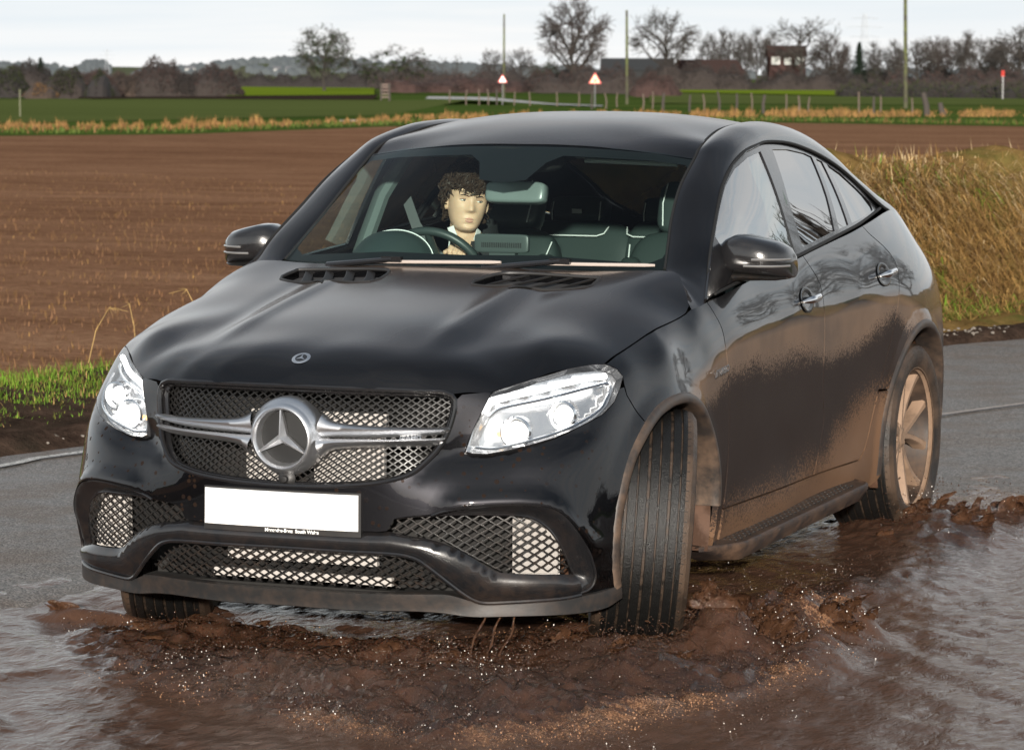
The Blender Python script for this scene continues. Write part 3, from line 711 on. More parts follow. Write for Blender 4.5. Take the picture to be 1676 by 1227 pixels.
# --- bonnet
HB = [(.072, 0), (.082, .15), (.09, .26), (.105, .33), (.13, .4), (.158, .47), (.174, .505), (.198, .545), (.222, .59), (.238, .614), (.278, .653), (.343, .707), (.454, .784), (.529, .835), (.568, .862), (.65, .870), (.73, .8775), (.81, .885), (.88, .8895), (.95, .8945), (1.018, .90), (1.08, .9037), (1.14, .907), (1.20, .911), (1.25, .906), (1.29, .885), (1.345, .85), (1.405, .815), (1.42, .79), (1.41, .74), (1.395, .62), (1.38, .35), (1.365, .15), (1.36, 0)]
hbp = HB+[(a, -b) for a, b in HB[-2:0:-1]]
vent = [(1.075, .19), (1.255, .198), (1.30, .27), (1.304, .40), (1.298, .55), (1.27, .572), (1.15, .566), (1.085, .40)]
vent = [tuple(p) for p in catmull(vent, 3, True)]
hood = panel('bonnet', H, hbp, car, M_paint, flip=-1, res=.022, holes=[vent, [(a, -b) for a, b in vent]], depth=.03, gap=.0022)
for s in (1, -1):
    vh = empty('bonnet_vent', (0, 0, 0), hood)
    def dip(a, b): return np.full(np.shape(a), -.016)
    panel('vent_floor', H, offset_poly(vent, .002), vh, M_ventmesh, flip=-1, res=.03, off=-.030, depth=0, gap=0, side=s)
    m = MB()
    vp = [tuple(p) for p in vent]
    m.tube([Vector((b*s, a, float(H(a, b)[2])-.001)) for a, b in vp], .006, 6, closed=True)
    m.build('vent_rim', M_plas, vh)
    for q in (.255, .335, .415, .495):
        m = MB(); ro = []
        for t in np.linspace(0, 1, 9):
            a = 1.068+.245*t; b = q-.045+.085*t**1.3
            ro.append([Vector(((b+dx)*s, a, float(H(a, b)[2])+dz)) for dx, dz in ((-.016, -.016), (-.013, -.013), (.012, -.0035), (.015, -.005), (.013, -.011), (-.014, -.020))])
        m.grid(ro, wrap=True); m.build('vent_blade', M_plas, vh)
# washer jet slots and badge
for s in (1, -1):
    m = MB(); pts = [Vector((b*s, a, float(H(a, b)[2])+.001)) for a, b in ((1.02, .345), (1.05, .36), (1.075, .385), (1.09, .42))]; m.tube(pts, [.002, .008, .009, .002], 6, squash=.4); m.build('washer_slot', M_seam, hood)
bz = float(H(.151, 0)[2]); hn = fnormal(H, .151, 0., -1); BM = Matrix.Translation((0, .151, bz))@Vector(hn).to_track_quat('Z', 'X').to_matrix().to_4x4()
m = MB(); m.lathe([(0, .001), (.0285, .001), (.0305, .0)], 40, M4=BM); bd_ = m.build('bonnet_badge', M_satin, hood)
m = MB(); m.lathe([(0, .0016), (.0195, .0016), (.0195, .0008)], 36, M4=BM); m.build('badge_field', M_trim, bd_)
m = MB(); U_ = BM.inverted()@Vector((0, .6, bz+.4)); u0 = math.atan2(U_.y, U_.x)
for k in range(3):
    a = u0+k*2*math.pi/3; d = Vector((math.cos(a), math.sin(a), 0)); n = Vector((-d.y, d.x, 0))
    m.add([BM@p for p in (Vector((0, 0, .0032)), n*.0042+Vector((0, 0, .0022)), d*.0195+Vector((0, 0, .0022)), -n*.0042+Vector((0, 0, .0022)))], [(0, 3, 2), (0, 2, 1)])
m.build('badge_star', M_satin, bd_, smooth=False)
# --- flank panels, once per side
DOORF = [(1.371, 1.084), (1.384, 1.037), (1.408, .985), (1.415, .91), (1.435, .79), (1.46, .66), (1.475, .53), (1.475, .41), (1.47, .385)]
FR = [(2.465, 1.187), (2.50, 1.145), (2.544, 1.095), (2.557, 1.045), (2.553, .98), (2.55, .864), (2.556, .76), (2.575, .66), (2.605, .58), (2.585, .50), (2.55, .42), (2.53, .37)]
RR = [(3.306, 1.263), (3.357, 1.226), (3.46, 1.178), (3.52, 1.137), (3.540, 1.098), (3.525, 1.05), (3.495, .99), (3.45, .91), (3.371, .79), (3.30, .66), (3.25, .56), (3.20, .46), (3.154, .405), (3.09, .37)]
BELT = [(1.371, 1.084), (1.484, 1.098), (1.759, 1.126), (2.10, 1.157), (2.349, 1.177), (2.465, 1.187)]
BELT2 = [(2.465, 1.187), (2.6, 1.200), (2.85, 1.222), (3.1, 1.243), (3.306, 1.263)]
def both(c): return c
for s in (1, -1):
    # wing
    arF2 = [(th_of(u, w), w) for u, w in arch(AF, 124, 4, 40)]
    dF = [(th_of(u, w) if u < 1.46 else ang(u, float(S(u, w)[0])), w) for u, w in cr(DOORF, 3)]
    seamh = [(ang(1.31, .9195), 1.0745)]+[(ang(u, v), float(H(u, v)[2])) for u, v in ((1.24, .913), (1.20, .911), (1.14, .907), (1.08, .9037), (1.018, .90), (.95, .8945), (.88, .8895), (.81, .885), (.73, .8775), (.65, .870), (.568, .862))]
    wing = dF[::-1]+seamh+cr(HL[9:12], 4)+[(.741, .868), (.745, .835)]+arF2+[(th_of(1.335, .3), .29), (th_of(1.36, .25), .245), (ang(1.47, .945), .245)]
    panel('front_wing', FC, wing, car, M_paint, res=.022, sx=1.1, depth=.02, gap=.002, disp=d_front, side=s)
    # doors
    fd = cr(BELT, 3)+cr(FR, 3)[1:]+[(1.9, .37), (1.475, .37)]+cr(DOORF, 3)[::-1][:-1]
    door1 = panel('front_door', S, fd, car, M_paint, flip=1, res=.03, depth=.02, gap=.0025, disp=d_flank, side=s)
    rd = cr(BELT2, 3)+cr(RR, 3)[1:]+[(2.8, .37), (2.53, .37)]+cr(FR, 3)[::-1][1:-1]
    door2 = panel('rear_door', S, rd, car, M_paint, flip=1, res=.03, depth=.02, gap=.0025, disp=d_flank, side=s)
    sill = [(1.475, .368), (3.09, .368), (3.154, .40), (3.20, .455), (3.25, .55), (3.285, .615)]+arch(AR, 149, 190, 10)+[(3.36, .28), (3.30, .24), (1.475, .24)]
    panel('sill', S, sill, car, M_paint, flip=1, res=.03, depth=.02, gap=.002, disp=d_flank, side=s)
    qp = cr(RR, 3)[:-1][::-1]
    qp = [p for p in qp if p[1] > .60]
    q_top = [(3.306, 1.263), (3.6, 1.288), (3.8, 1.300), (3.95, 1.300), (4.2, 1.258), (4.5, 1.195), (4.72, 1.10)]
    quarter = cr(q_top, 3)+[(4.73, 1.0), (4.74, .8), (4.72, .5), (4.66, .32), (4.25, .29)]+arch(AR, -10, 149, 40)+qp[:-1]
    panel('rear_quarter', S, quarter, car, M_paint, flip=1, res=.03, depth=.02, gap=.0025, disp=d_flank, side=s)
    tl = [(4.40, 1.125), (4.50, 1.15), (4.71, 1.085), (4.72, .98), (4.60, .975), (4.46, 1.03)]
    panel('tail_light', S, tl, car, M_redlens, flip=1, res=.03, off=.006, depth=.02, gap=0, side=s)
    # arch lips
    for A, fn_, a0, a1, dm in ((AF, 'F', 200, 2, d_front), (AR, 'R', 192, -12, d_flank)):
        T = np.linspace(R_(a0), R_(a1), 70); rows = []
        for k, (e, o) in enumerate(((-.002, -.10), (-.004, -.03), (-.003, .000), (.004, .005), (.022, .006), (.030, .003), (.034, -.004))):
            u = A[0]+(A[2]+e)*np.cos(T); w = A[1]+(A[3]+e)*np.sin(T)
            if fn_ == 'F':
                a = np.array([th_of(x, y) for x, y in zip(u, w)]); g = lambda p, q: FC(p, q)+fnormal(FC, p, q, 1)*d_front(p, q)[..., None]
                P = g(a, w); N = fnormal(FC, a, w, 1)
            else: g = lambda p, q: S(p, q)+fnormal(S, p, q, 1)*d_flank(p, q)[..., None]; P = g(u, w); N = fnormal(S, u, w, 1)
            if o < -.02: N = np.array([1., 0, 0])
            rows.append(flipx(P+N*o, s))
        m = MB(); m.grid(rows); m.build('arch_lip', M_archlip, car, ang=60)
    # inside of the wheel arches
    for A in (AF, AR):
        m = MB(); T = np.linspace(R_(200), R_(-20), 40); rows = []
        for x in (.955, .85, .70, .60): rows.append([Vector((x*s, A[0]+(A[2]+.005)*math.cos(t), A[1]+(A[3]+.008)*math.sin(t))) for t in T])
        m.grid(rows); m.add([Vector((.60*s, A[0], A[1]))]+[Vector((.60*s, A[0]+(A[2]+.005)*math.cos(t), A[1]+(A[3]+.008)*math.sin(t))) for t in T], [(0, i, i+1) for i in range(1, 40)])
        m.build('arch_liner', M_liner, car)
# pillar, cant rail and haunch in one sweep
RAIL = [((.800, 1.425, 1.168), (.914, 1.25, 1.064), .010), ((.745, 1.47, 1.180), (.922, 1.370, 1.085), .008), ((.73, 1.505, 1.183), (.866, 1.542, 1.172), .010), ((.70, 1.62, 1.268), (.840, 1.646, 1.257), .010),
 ((.674, 1.725, 1.348), (.806, 1.796, 1.356), .010), ((.650, 1.88, 1.455), (.776, 1.950, 1.456), .012), ((.641, 2.055, 1.549), (.757, 2.110, 1.526), .017), ((.631, 2.145, 1.588), (.749, 2.281, 1.574), .026),
 ((.606, 2.33, 1.626), (.74, 2.456, 1.594), .033), ((.592, 2.51, 1.650), (.732, 2.6, 1.603), .035), ((.577, 2.8, 0), (.725, 2.85, 1.595), .037), ((.565, 3.1, 0), (.722, 3.1, 1.568), .042), ((.553, 3.35, 0), (.724, 3.343, 1.527), .045),
 ((.545, 3.58, 0), (.735, 3.565, 1.47), .044), ((.54, 3.80, 0), (.757, 3.76, 1.396), .042), ((.53, 4.05, 0), (.80, 3.93, 1.312), .050), ((.52, 4.30, 0), (.80, 4.2, 1.258), .045), ((.46, 4.50, 0), (.70, 4.5, 1.195), .018), ((.44, 4.66, 1.16), (.60, 4.72, 1.10), .004)]
inner, outer, bl_ = [], [], []
for i, o, b in RAIL:
    i = list(i)
    if i[2] == 0: i[2] = float(ROOF(i[1], i[0])[2])
    inner.append(i); outer.append(o); bl_.append(b)
inner = np.array(catmull(inner, 5)); outer = np.array(catmull(outer, 5)); bl_ = np.array(catmull([(b,) for b in bl_], 5))[:, 0]
RAIL_ROWS = []
for f in np.linspace(0, 1, 13):
    P = inner*(1-f)+outer*f
    tng = np.gradient(inner, axis=0); n = np.cross(outer-inner, tng); n /= np.linalg.norm(n, axis=1)[:, None]
    n[n[:, 2]+n[:, 0] < 0] *= -1
    RAIL_ROWS.append(P+n*(bl_*(1-(2*f-1)**2)**.75)[:, None])
for s in (1, -1):
    m = MB(); m.grid([flipx(r, s) for r in RAIL_ROWS])
    rl = m.build('roof_rail', M_paint, car, ang=70)
    m = MB(); m.tube(flipx(inner[10:]+np.array([-.004, 0, -.001]), s), .0055, 6); m.build('roof_seal', M_seam, rl)
    m = MB(); m.tube(flipx(outer[10:77]+np.array([.004, 0, -.002]), s), .006, 6); m.build('window_seal', M_seam, rl)
# --- roof
RF = [(1.985, 0), (1.99, .2), (2.0, .35), (2.03, .50), (2.062, .634), (2.14, .630), (2.33, .605), (2.51, .591), (2.8, .576), (3.1, .564), (3.35, .552), (3.58, .544), (3.74, .540), (3.70, .3), (3.69, 0)]
panel('roof', ROOF, RF+[(a, -b) for a, b in RF[-2:0:-1]], car, M_paint, flip=-1, res=.035, depth=.02, gap=.001)
RG = [(3.70, 0), (3.71, .3), (3.75, .538), (4.05, .528), (4.30, .518), (4.5, .50), (4.52, .3), (4.52, 0)]
panel('rear_screen', ROOF, RG+[(a, -b) for a, b in RG[-2:0:-1]], car, M_pg, flip=-1, res=.04, depth=0)
tg = MB(); rows = []
for w in np.linspace(.30, 1.10, 12):
    x = float(S(4.72, w)[0]); rows.append([Vector((x*t, 4.72+.14*(1-t*t)+(.06 if .45 < w < .7 else 0), w)) for t in np.linspace(-1, 1, 15)])
rows.append([Vector((.46*t, 4.60+.05*abs(t), 1.17+.05*(1-t*t))) for t in np.linspace(-1, 1, 15)])
rows.append([Vector((.46*t, 4.50, float(ROOF(4.50, .46*t)[2])-.002)) for t in np.linspace(-1, 1, 15)])
tg.grid(rows); tg.build('tailgate', M_paint, car)
# --- windscreen
WSL = [(0, 1.186), (.35, 1.184), (.62, 1.180), (.735, 1.180), (.70, 1.268), (.674, 1.348), (.650, 1.455), (.641, 1.547), (.50, 1.570), (.35, 1.583), (.2, 1.590), (0, 1.593)]
wspoly = WSL+[(-a, b) for a, b in WSL[-2:0:-1]]
ws = panel('windscreen', W, wspoly, car, M_ws, flip=1, res=.05, depth=0, gap=0)
WIN = [(0, 1.222), (.298, 1.226), (.527, 1.212), (.660, 1.203), (.700, 1.222), (.706, 1.25), (.690, 1.35), (.665, 1.44), (.640, 1.512), (.62, 1.530), (.50, 1.545), (.30, 1.556), (.18, 1.56), (.13, 1.535), (.09, 1.475), (0, 1.465)]
hole = [(max(-9, a)-0, b) for a, b in WIN]; hole = WIN+[(-a, b) for a, b in WIN[-2:0:-1]]
panel('windscreen_border', W, offset_poly(wspoly, .001), ws, M_frit, flip=1, res=.03, holes=[[tuple(p) for p in hole]], off=-.006, depth=0, gap=0)
# cowl between bonnet and glass
m = MB(); rows = []
for f in (0, 1):
    rows.append([Vector((x, float(np.interp(abs(x), [0, .35, .62, .74, .80], [1.36, 1.38, 1.395, 1.41, 1.43]))+f*.16-.02, 1.172-.012*(abs(x)/.8)**2-(0 if f == 0 else .004))) for x in np.linspace(-.80, .80, 25)])
m.grid(rows); m.build('cowl', M_plas, car)
# wipers
def wiper(p0, p1, arm0):
    w_ = empty('wiper', (0, 0, 0), car); m = MB(); pts = []
    for t in np.linspace(0, 1, 15):
        x = p0[0]+(p1[0]-p0[0])*t; z = p0[1]+(p1[1]-p0[1])*t; pts.append(Vector(W(x, z))+Vector((0, -.022, .012)))
    m.tube(pts, [.004]+[.0085]*13+[.006], 8, squash=.8); m.build('wiper_blade', M_wiper, w_)
    m = MB(); c = pts[4]; m.tube([Vector(arm0), c+Vector((-.09, -.03, .0)), c+Vector((0, -.014, .010))], [.012, .010, .008], 8); m.box(c+Vector((0, -.008, .010)), (.075, .022, .018)); m.build('wiper_arm', M_trim, w_)
wiper((-.40, 1.176), (.17, 1.187), (-.5, 1.385, 1.172)); wiper((.26, 1.186), (.70, 1.184), (.10, 1.375, 1.175))
# --- side windows and their frames
DLO = [(1.372, 1.089), (1.46, 1.13), (1.546, 1.170), (1.648, 1.253), (1.798, 1.351), (1.952, 1.450), (2.110, 1.520), (2.281, 1.568), (2.456, 1.588), (2.597, 1.597), (2.85, 1.589), (3.1, 1.562), (3.343, 1.521), (3.565, 1.464), (3.76, 1.390), (3.87, 1.335), (3.885, 1.308), (3.80, 1.303), (3.306, 1.268), (2.85, 1.228), (2.465, 1.193), (2.1, 1.163), (1.759, 1.132), (1.484, 1.104)]
GF = [(1.63, 1.17), (1.665, 1.228), (1.74, 1.30), (1.840, 1.376), (1.988, 1.456), (2.131, 1.512), (2.295, 1.551), (2.470, 1.569), (2.44, 1.40), (2.407, 1.22), (2.403, 1.198), (2.1, 1.178), (1.759, 1.147), (1.64, 1.137)]
GR = [(2.63, 1.573), (2.84, 1.569), (3.064, 1.550), (3.15, 1.535), (3.06, 1.388), (2.967, 1.258), (2.508, 1.217), (2.55, 1.40)]
G1 = [(3.205, 1.527), (3.285, 1.514), (3.235, 1.403), (3.175, 1.273), (3.033, 1.263), (3.11, 1.391)]
G2 = [(3.345, 1.502), (3.50, 1.460), (3.66, 1.395), (3.77, 1.338), (3.73, 1.310), (3.235, 1.278), (3.295, 1.402)]
for s in (1, -1):
    fr_ = panel('window_frame', G, DLO, car, M_trim, flip=1, res=.03, holes=[GF, GR, G1, G2], off=-.004, depth=.02, gap=0, hdepth=.012, side=s)
    panel('door_window', G, offset_poly(GF, -.004), fr_, M_sg, flip=1, res=.06, off=-.009, depth=0, gap=0, side=s)
    for g_, nm in ((GR, 'door_window'), (G1, 'door_window'), (G2, 'quarter_window')): panel(nm, G, offset_poly(g_, -.004), fr_, M_pg, flip=1, res=.06, off=-.008, depth=0, gap=0, side=s)
    m = MB(); L = [(u, w) for u, w in DLO[16:]]; m.tube(flipx(on(G, L, .002, 1), s), .006, 8); m.build('belt_trim', M_seam, fr_)
    m = MB(); m.tube(flipx(on(G, DLO[0:9], .004, 1), s), .0045, 8); m.build('frame_bead', M_chrome if False else M_trim, fr_)

# --- what closes the car behind its openings
m = MB()
bk = FC(np.linspace(-.62, .62, 41)[None, :]*np.ones((6, 1)), np.linspace(.20, .62, 6)[:, None]*np.ones((1, 41)))
nb = fnormal(FC, np.linspace(-.62, .62, 41)[None, :]*np.ones((6, 1)), np.linspace(.20, .62, 6)[:, None]*np.ones((1, 41)), 1); bk = bk-nb*.15
m.grid([list(r) for r in bk])
m.box((0, .87, .52), (1.18, 1.16, .62)); m.box((0, .72, .87), (1.1, .80, .12)); m.box((0, 1.2, .90), (1.3, .40, .2)); m.box((0, 2.9, .23), (1.72, 2.95, .06)); m.box((0, .8, .21), (1.2, 1.2, .03))
for s in (1, -1):
    m.box((.88*s, 2.35, .66), (.03, 1.70, .84)); m.box((.78*s, 4.3, .62), (.03, .7, .55))
m.box((0, 1.50, .72), (1.74, .06, .82)); m.box((0, 4.45, .7), (1.4, .04, .7)); m.box((0, 4.0, 1.09), (1.5, 1.0, .03)); m.box((0, 3.75, .6), (1.16, .9, .8))
m.build('underbody', M_hull, car, smooth=False)
# ------------------------------------------------------------------ lamps, wheels, mirrors and other fittings
def fpath(L, off, s=1): return flipx(on(FC, L, off), s)
for s in (1, -1):
    hd = empty('headlight', (0, 0, 0), car)
    HLc = HL
    panel('lamp_lens', FC, HLc, hd, M_lens, res=.02, sx=1.3, depth=0, gap=.002, side=s, disp=lambda a, b: np.full(np.shape(b), .001))
    def hdisp(a, b): return -.030-.035*sstep(0, .03, segdist(HLc+[HLc[0]], a, b))
    panel('lamp_reflector', FC, HLc, hd, M_lampbowl, res=.016, sx=1.3, depth=0, gap=.001, disp=hdisp, side=s)
    m = MB(); ol = resample(np.array(HLc), .01); m.grid([fpath([tuple(p) for p in ol], o, s) for o in (.001, -.012, -.032)], wrap=True); m.build('lamp_bezel', M_lampdark, hd)
    m = MB()
    d1 = cr([(.410, .80), (.424, .832), (.455, .850), (.513, .868), (.60, .893), (.66, .904), (.70, .905)], 5)
    m.tube(fpath(d1, -.016, s), .0095, 8); m.build('daylight_strip', M_led, hd)
    m = MB(); d2 = cr([(.418, .79), (.440, .815), (.475, .830), (.53, .846), (.60, .866), (.66, .880), (.70, .884), (.712, .87)], 5); m.tube(fpath(d2, -.022, s), .006, 8)
    d3 = cr([(.39, .70), (.43, .698), (.50, .722), (.56, .745), (.62, .775), (.67, .808), (.70, .85)], 5); m.tube(fpath(d3, -.016, s), .005, 8); m.build('chrome_strip', M_lampin, hd)
    for (a, b, r, o) in ((.478, .757, .040, -.05), (.590, .812, .036, -.05)):
        c = Vector(on(FC, [(a, b)], o)[0]); c.x *= s
        cup = empty('projector', (0, 0, 0), hd)
        TM = Matrix.Translation(c)@Matrix.Rotation(R_(90), 4, 'X')@Matrix.Rotation(R_(6*s), 4, 'Y')
        m = MB(); m.lathe([(r*1.25, -.02), (r*1.28, .02), (r*1.12, .026), (r*1.02, .012), (r*.98, -.02)], 32, M4=TM); m.build('projector_ring', M_lampin, cup)
        m = MB(); m.lathe([(r*.82, .0)]+[(r*.82*math.cos(t), r*.5*math.sin(t)) for t in np.linspace(.15, 1.57, 8)], 32, M4=TM); m.build('projector_glass', M_beam, cup)
        m = MB(); m.lathe([(r*.34, -.01), (r*.34, .012), (r*.2, .018), (0, .019)], 16, M4=Matrix.Translation(c+Vector((-.062*s, .004, -.012)))@Matrix.Rotation(R_(90), 4, 'X')); m.build('marker_bulb', M_amber, cup)
# --- wheels
def wheel(cx, cy, steer, side, spin, dz=0., camber=0.):
    w_ = empty('wheel', (cx, cy, .385+dz), car); w_.rotation_euler = (0, camber, steer)
    XM = Matrix.Rotation(R_(90)*side, 4, 'Y')       # local +z of the lathe points out of the car
    W2 = .150
    prof = [(.282, -.135), (.296, -.143), (.33, -.152), (.357, -.149), (.374, -.136)]
    for g in (-.100, -.068, -.034, 0, .034, .068, .100):
        q_ = .0046 if abs(g) in (.068, 0) else .0026
        prof += [(.3835, g-q_-.003), (.3835, g-q_-.001), (.3755, g-q_+.0008), (.3755, g+q_-.0008), (.3835, g+q_+.001), (.3835, g+q_+.003)]
    prof += [(.374, .136), (.357, .149), (.33, .152), (.296, .143), (.282, .135)]
    prof[5:5] = [(.381, -.120)]; prof[-5:-5] = [(.381, .120)]
    m = MB(); m.lathe(prof, 120, M4=XM)
    # tread sipes
    for k in range(72):
        a = 2*math.pi*k/72
        for z0, z1 in ((-.128, -.096), (.096, .128)):
            r0 = .3815
            P = [XM@Vector((r*math.cos(a+da), r*math.sin(a+da), z)) for z, r, da in ((z0, .377, -.005), (z1, .3843, -.003), (z1, .3843, .003), (z0, .377, -.001))]
            m.add(P, [(0, 1, 2, 3)], 1)
    m.build('tyre', [M_tyre, M_seam], w_, ang=25)
    m = MB()
    # rim: barrel, lip and five twin spokes
    m.lathe([(.284, .137), (.297, .139), (.298, .132), (.288, .126), (.276, .118)], 72, M4=XM)
    m.lathe([(0, .085), (.028, .087), (.034, .082), (.050, .080), (.062, .070), (.068, .03)], 40, M4=XM)
    for k in range(5):
        for d in (-1, 1):
            a0 = spin+k*2*math.pi/5; ro = []
            for t in np.linspace(0, 1, 9):
                r = .040+.240*t; a = a0+d*(.12+.20*t**1.1) if t > 0 else a0+d*.12
                h = .082+.028*t**2; wd_ = (.0155-.002*t+.008*max(0, t-.8)*5)
                c = Vector((r*math.cos(a), r*math.sin(a), 0)); tn = Vector((-math.sin(a), math.cos(a), 0))
                ro.append([XM@(c+tn*wx+Vector((0, 0, h+hz))) for wx, hz in ((-wd_, -.05), (-wd_, -.010), (-wd_*.6, 0), (wd_*.6, 0), (wd_, -.010), (wd_, -.05))])
            m.grid(ro)
    for k in range(5):
        a = spin+(k+.5)*2*math.pi/5; m.lathe([(.0, .004), (.008, .003), (.010, -.01)], 10, M4=XM@Matrix.Translation((.052*math.cos(a), .052*math.sin(a), .078)))
    rim = m.build('rim', M_rim, w_, ang=35); m = MB(); m.lathe([(.279, .116), (.268, .06), (.262, -.13), (.288, -.137)], 72, M4=XM); m.build('rim_barrel', M_barrel, w_)
    m = MB(); m.lathe([(0, -.02), (.19, -.02), (.20, -.03), (.20, -.05)], 40, M4=XM); m.build('brake_disc', M_disc, w_)
    return w_
ST = R_(21.5)
wheel(.876, .887, ST, 1, .3, 0., R_(4.)); wheel(-.845, .887, ST, -1, .9, -.045, R_(2.)); wheel(.845, 3.802, 0, 1, R_(96)); wheel(-.845, 3.802, 0, -1, .2)
# --- door mirrors
for s in (1, -1):
    mr = empty('door_mirror', (0, 0, 0), car); m = MB(); ro = []
    secs = [(.842, 1.161, 1.225, .05), (.845, 1.160, 1.262, .075), (.866, 1.158, 1.280, .095), (.90, 1.156, 1.295, .115), (.94, 1.155, 1.296, .125), (1.0, 1.152, 1.283, .125), (1.05, 1.147, 1.270, .112), (1.08, 1.145, 1.250, .085), (1.094, 1.146, 1.225, .05), (1.0965, 1.150, 1.205, .025)]
    n = 26
    for x, z0, z1, d in secs:
        zc, hz = (z0+z1)/2, (z1-z0)/2; r = []
        for k in range(n):
            a = 2*math.pi*k/n; ca, sa = math.cos(a), math.sin(a)
            e = .62; yy = -d*abs(ca)**e if ca > 0 else .035*abs(ca)**e; zz = hz*abs(sa)**e*(1 if sa > 0 else -1)
            yo = 1.79+.30*max(0, x-1.0)**1.2+(.0 if ca <= 0 else 0)
            r.append(Vector((x*s, yo+yy+.25*(zz*.12), zc+zz)))
        ro.append(r)
    m.grid(ro, wrap=True); m.add(ro[0], [tuple(range(n))]); m.add(ro[-1], [tuple(range(n))])
    hs = m.build('mirror_housing', M_mirror, mr, ang=50)
    m = MB()
    for z_, x0 in ((1.213, .985), (1.190, .955)):
        pts = []
        for x in np.linspace(x0, 1.094, 10):
            i = [q[0] for q in secs]; d = np.interp(x, i, [q[3] for q in secs]); zc = np.interp(x, i, [(q[1]+q[2])/2 for q in secs]); hz = np.interp(x, i, [(q[2]-q[1])/2 for q in secs])
            q = min(1, abs((z_-zc)/hz)); ca = math.sqrt(max(0, 1-(q**(1/.62))**2)); yo = 1.79+.30*max(0, x-1.0)**1.2
            pts.append(Vector((x*s, yo-d*abs(ca)**.62-.001, z_)))
        m.tube(pts, .0042, 6)
    m.build('indicator_strip', M_ind, mr)
    m = MB(); rr = []
    for x, z0, z1, y, dy in ((.865, 1.108, 1.168, 1.775, .085), (.90, 1.126, 1.168, 1.77, .075), (.945, 1.134, 1.166, 1.765, .068), (1.0, 1.137, 1.160, 1.765, .070), (1.05, 1.138, 1.156, 1.77, .065), (1.085, 1.143, 1.152, 1.79, .035)):
        rr.append([Vector((x*s, y+dy*math.cos(a)*(1 if math.cos(a) > 0 else 1.05)-.01, (z0+z1)/2+(z1-z0)/2*math.sin(a))) for a in np.linspace(0, 2*math.pi, 17)[:-1]])
    m.grid(rr, wrap=True); m.add(rr[0], [tuple(range(16))]); m.add(rr[-1], [tuple(range(16))]); m.build('mirror_arm', M_mirrorarm, mr)
    # triangular foot in the window corner
    panel('mirror_foot', G, [(1.376, 1.093), (1.46, 1.131), (1.548, 1.171), (1.65, 1.254), (1.70, 1.29), (1.72, 1.21), (1.70, 1.145), (1.66, 1.128)], mr, M_trim, flip=1, res=.03, off=.008, depth=.02, gap=0, side=s)
    # door handles
    for u, w, nm in ((2.345, 1.032, 'front'), (3.335, 1.072, 'rear')):
        dh = empty('door_handle', (0, 0, 0), car); m = MB(); ro = []
        for f, o in ((1.0, .001), (.86, .0025), (.8, .002), (.55, -.004), (.25, -.008), (0.02, -.009)):
            L = [(u+.082*f*math.cos(t), w+.046*f*math.sin(t)) for t in np.linspace(0, 2*math.pi, 37)[:-1]]; ro.append(flipx(on(S, L, o+.003, 1), s))
        m.grid(ro, wrap=True); m.build('handle_dish', M_dish, dh)
        m = MB(); ro = []
        for t in np.linspace(0, 1, 13):
            uu = u-.070+.145*t; h = .011*(1-(2*t-1)**8)+.003; zz = w-.004+.008*t
            o = .036*(1-(2*t-1)**6)+.004
            c = Vector(on(S, [(uu, zz)], o, 1)[0]); c.x *= s
            ro.append([c+Vector((.010*math.cos(a)*s, 0, h*math.sin(a))) for a in np.linspace(0, 2*math.pi, 11)[:-1]])
        m.grid(ro, wrap=True); m.add(ro[0], [tuple(range(10))]); m.add(ro[-1], [tuple(range(10))]); m.build('handle_bar', M_chrome if nm == 'front' else M_chrome, dh)
    # running board with raised studs
    rb = MB(); ro = []
    for u in np.linspace(1.30, 3.06, 41):
        e0 = sstep(1.30, 1.48, u); e1 = 1-sstep(2.93, 3.06, u); k = (e0*e1)**.5
        xo = .925+.118*max(k, .02); zt = np.interp(u, [1.3, 3.06], [.254, .296]); zb = zt-.055*max(k, .15)-.005
        ro.append([Vector((x*s, u, z)) for x, z in ((.86, zt+.012), (.93, zt+.006), (xo-.016, zt), (xo-.008, zt+.006), (xo, zt+.002), (xo+.001, zt-.012), (xo-.03, zb), (.88, zb-.01))])
    rb.grid(ro); rbo = rb.build('running_board', M_board, car, ang=50)
    for i in range(30):
        for j in range(3):
            u = 1.50+i*.047; x = .953+j*.022; z = np.interp(u, [1.3, 3.06], [.254, .296])+.0035
            m = MB(); m.box((x*s, u, z+.001), (.006, .018, .004)); m.build('board_stud', M_plas, rbo, smooth=False)
text('BITURBO', .030, 'wing_lettering', M_chrome, car, None, bend=lambda p: Vector(on(FC, [(th_of(1.315+p.x*1.25, .855+p.y), .855+p.y+.12*p.x)], .016+p.z)[0]), bold=.001)
# --- cabin
def sbox(m, c, h, p=.45, n=14, rot=None, mi=0):
    """rounded block"""
    V = []; Fc = []
    f = lambda x: abs(x)**p*(1 if x > 0 else -1)
    for i in range(n+1):
        t = -math.pi/2+math.pi*i/n
        for k in range(2*n):
            a = math.pi*k/n; q = Vector((h[0]*f(math.cos(t))*f(math.cos(a)), h[1]*f(math.cos(t))*f(math.sin(a)), h[2]*f(math.sin(t))))
            V.append((rot@q if rot else q)+Vector(c))
    for i in range(n):
        for k in range(2*n): Fc.append((i*2*n+k, i*2*n+(k+1) % (2*n), (i+1)*2*n+(k+1) % (2*n), (i+1)*2*n+k))
    return m.add(V, Fc, mi)
dash = empty('dashboard', (0, 0, 0), car)
m = MB(); ro = []
for x in np.linspace(-.80, .80, 33):
    ro.append([Vector((x, y-.06*(x/.8)**2*0, z)) for y, z in ((1.44, 1.150), (1.6, 1.158), (1.78, 1.168), (1.88, 1.160), (1.93, 1.12), (1.94, .95))])
m.grid(ro); m.build('dash_top', M_dash, dash)
m = MB(); ro = []
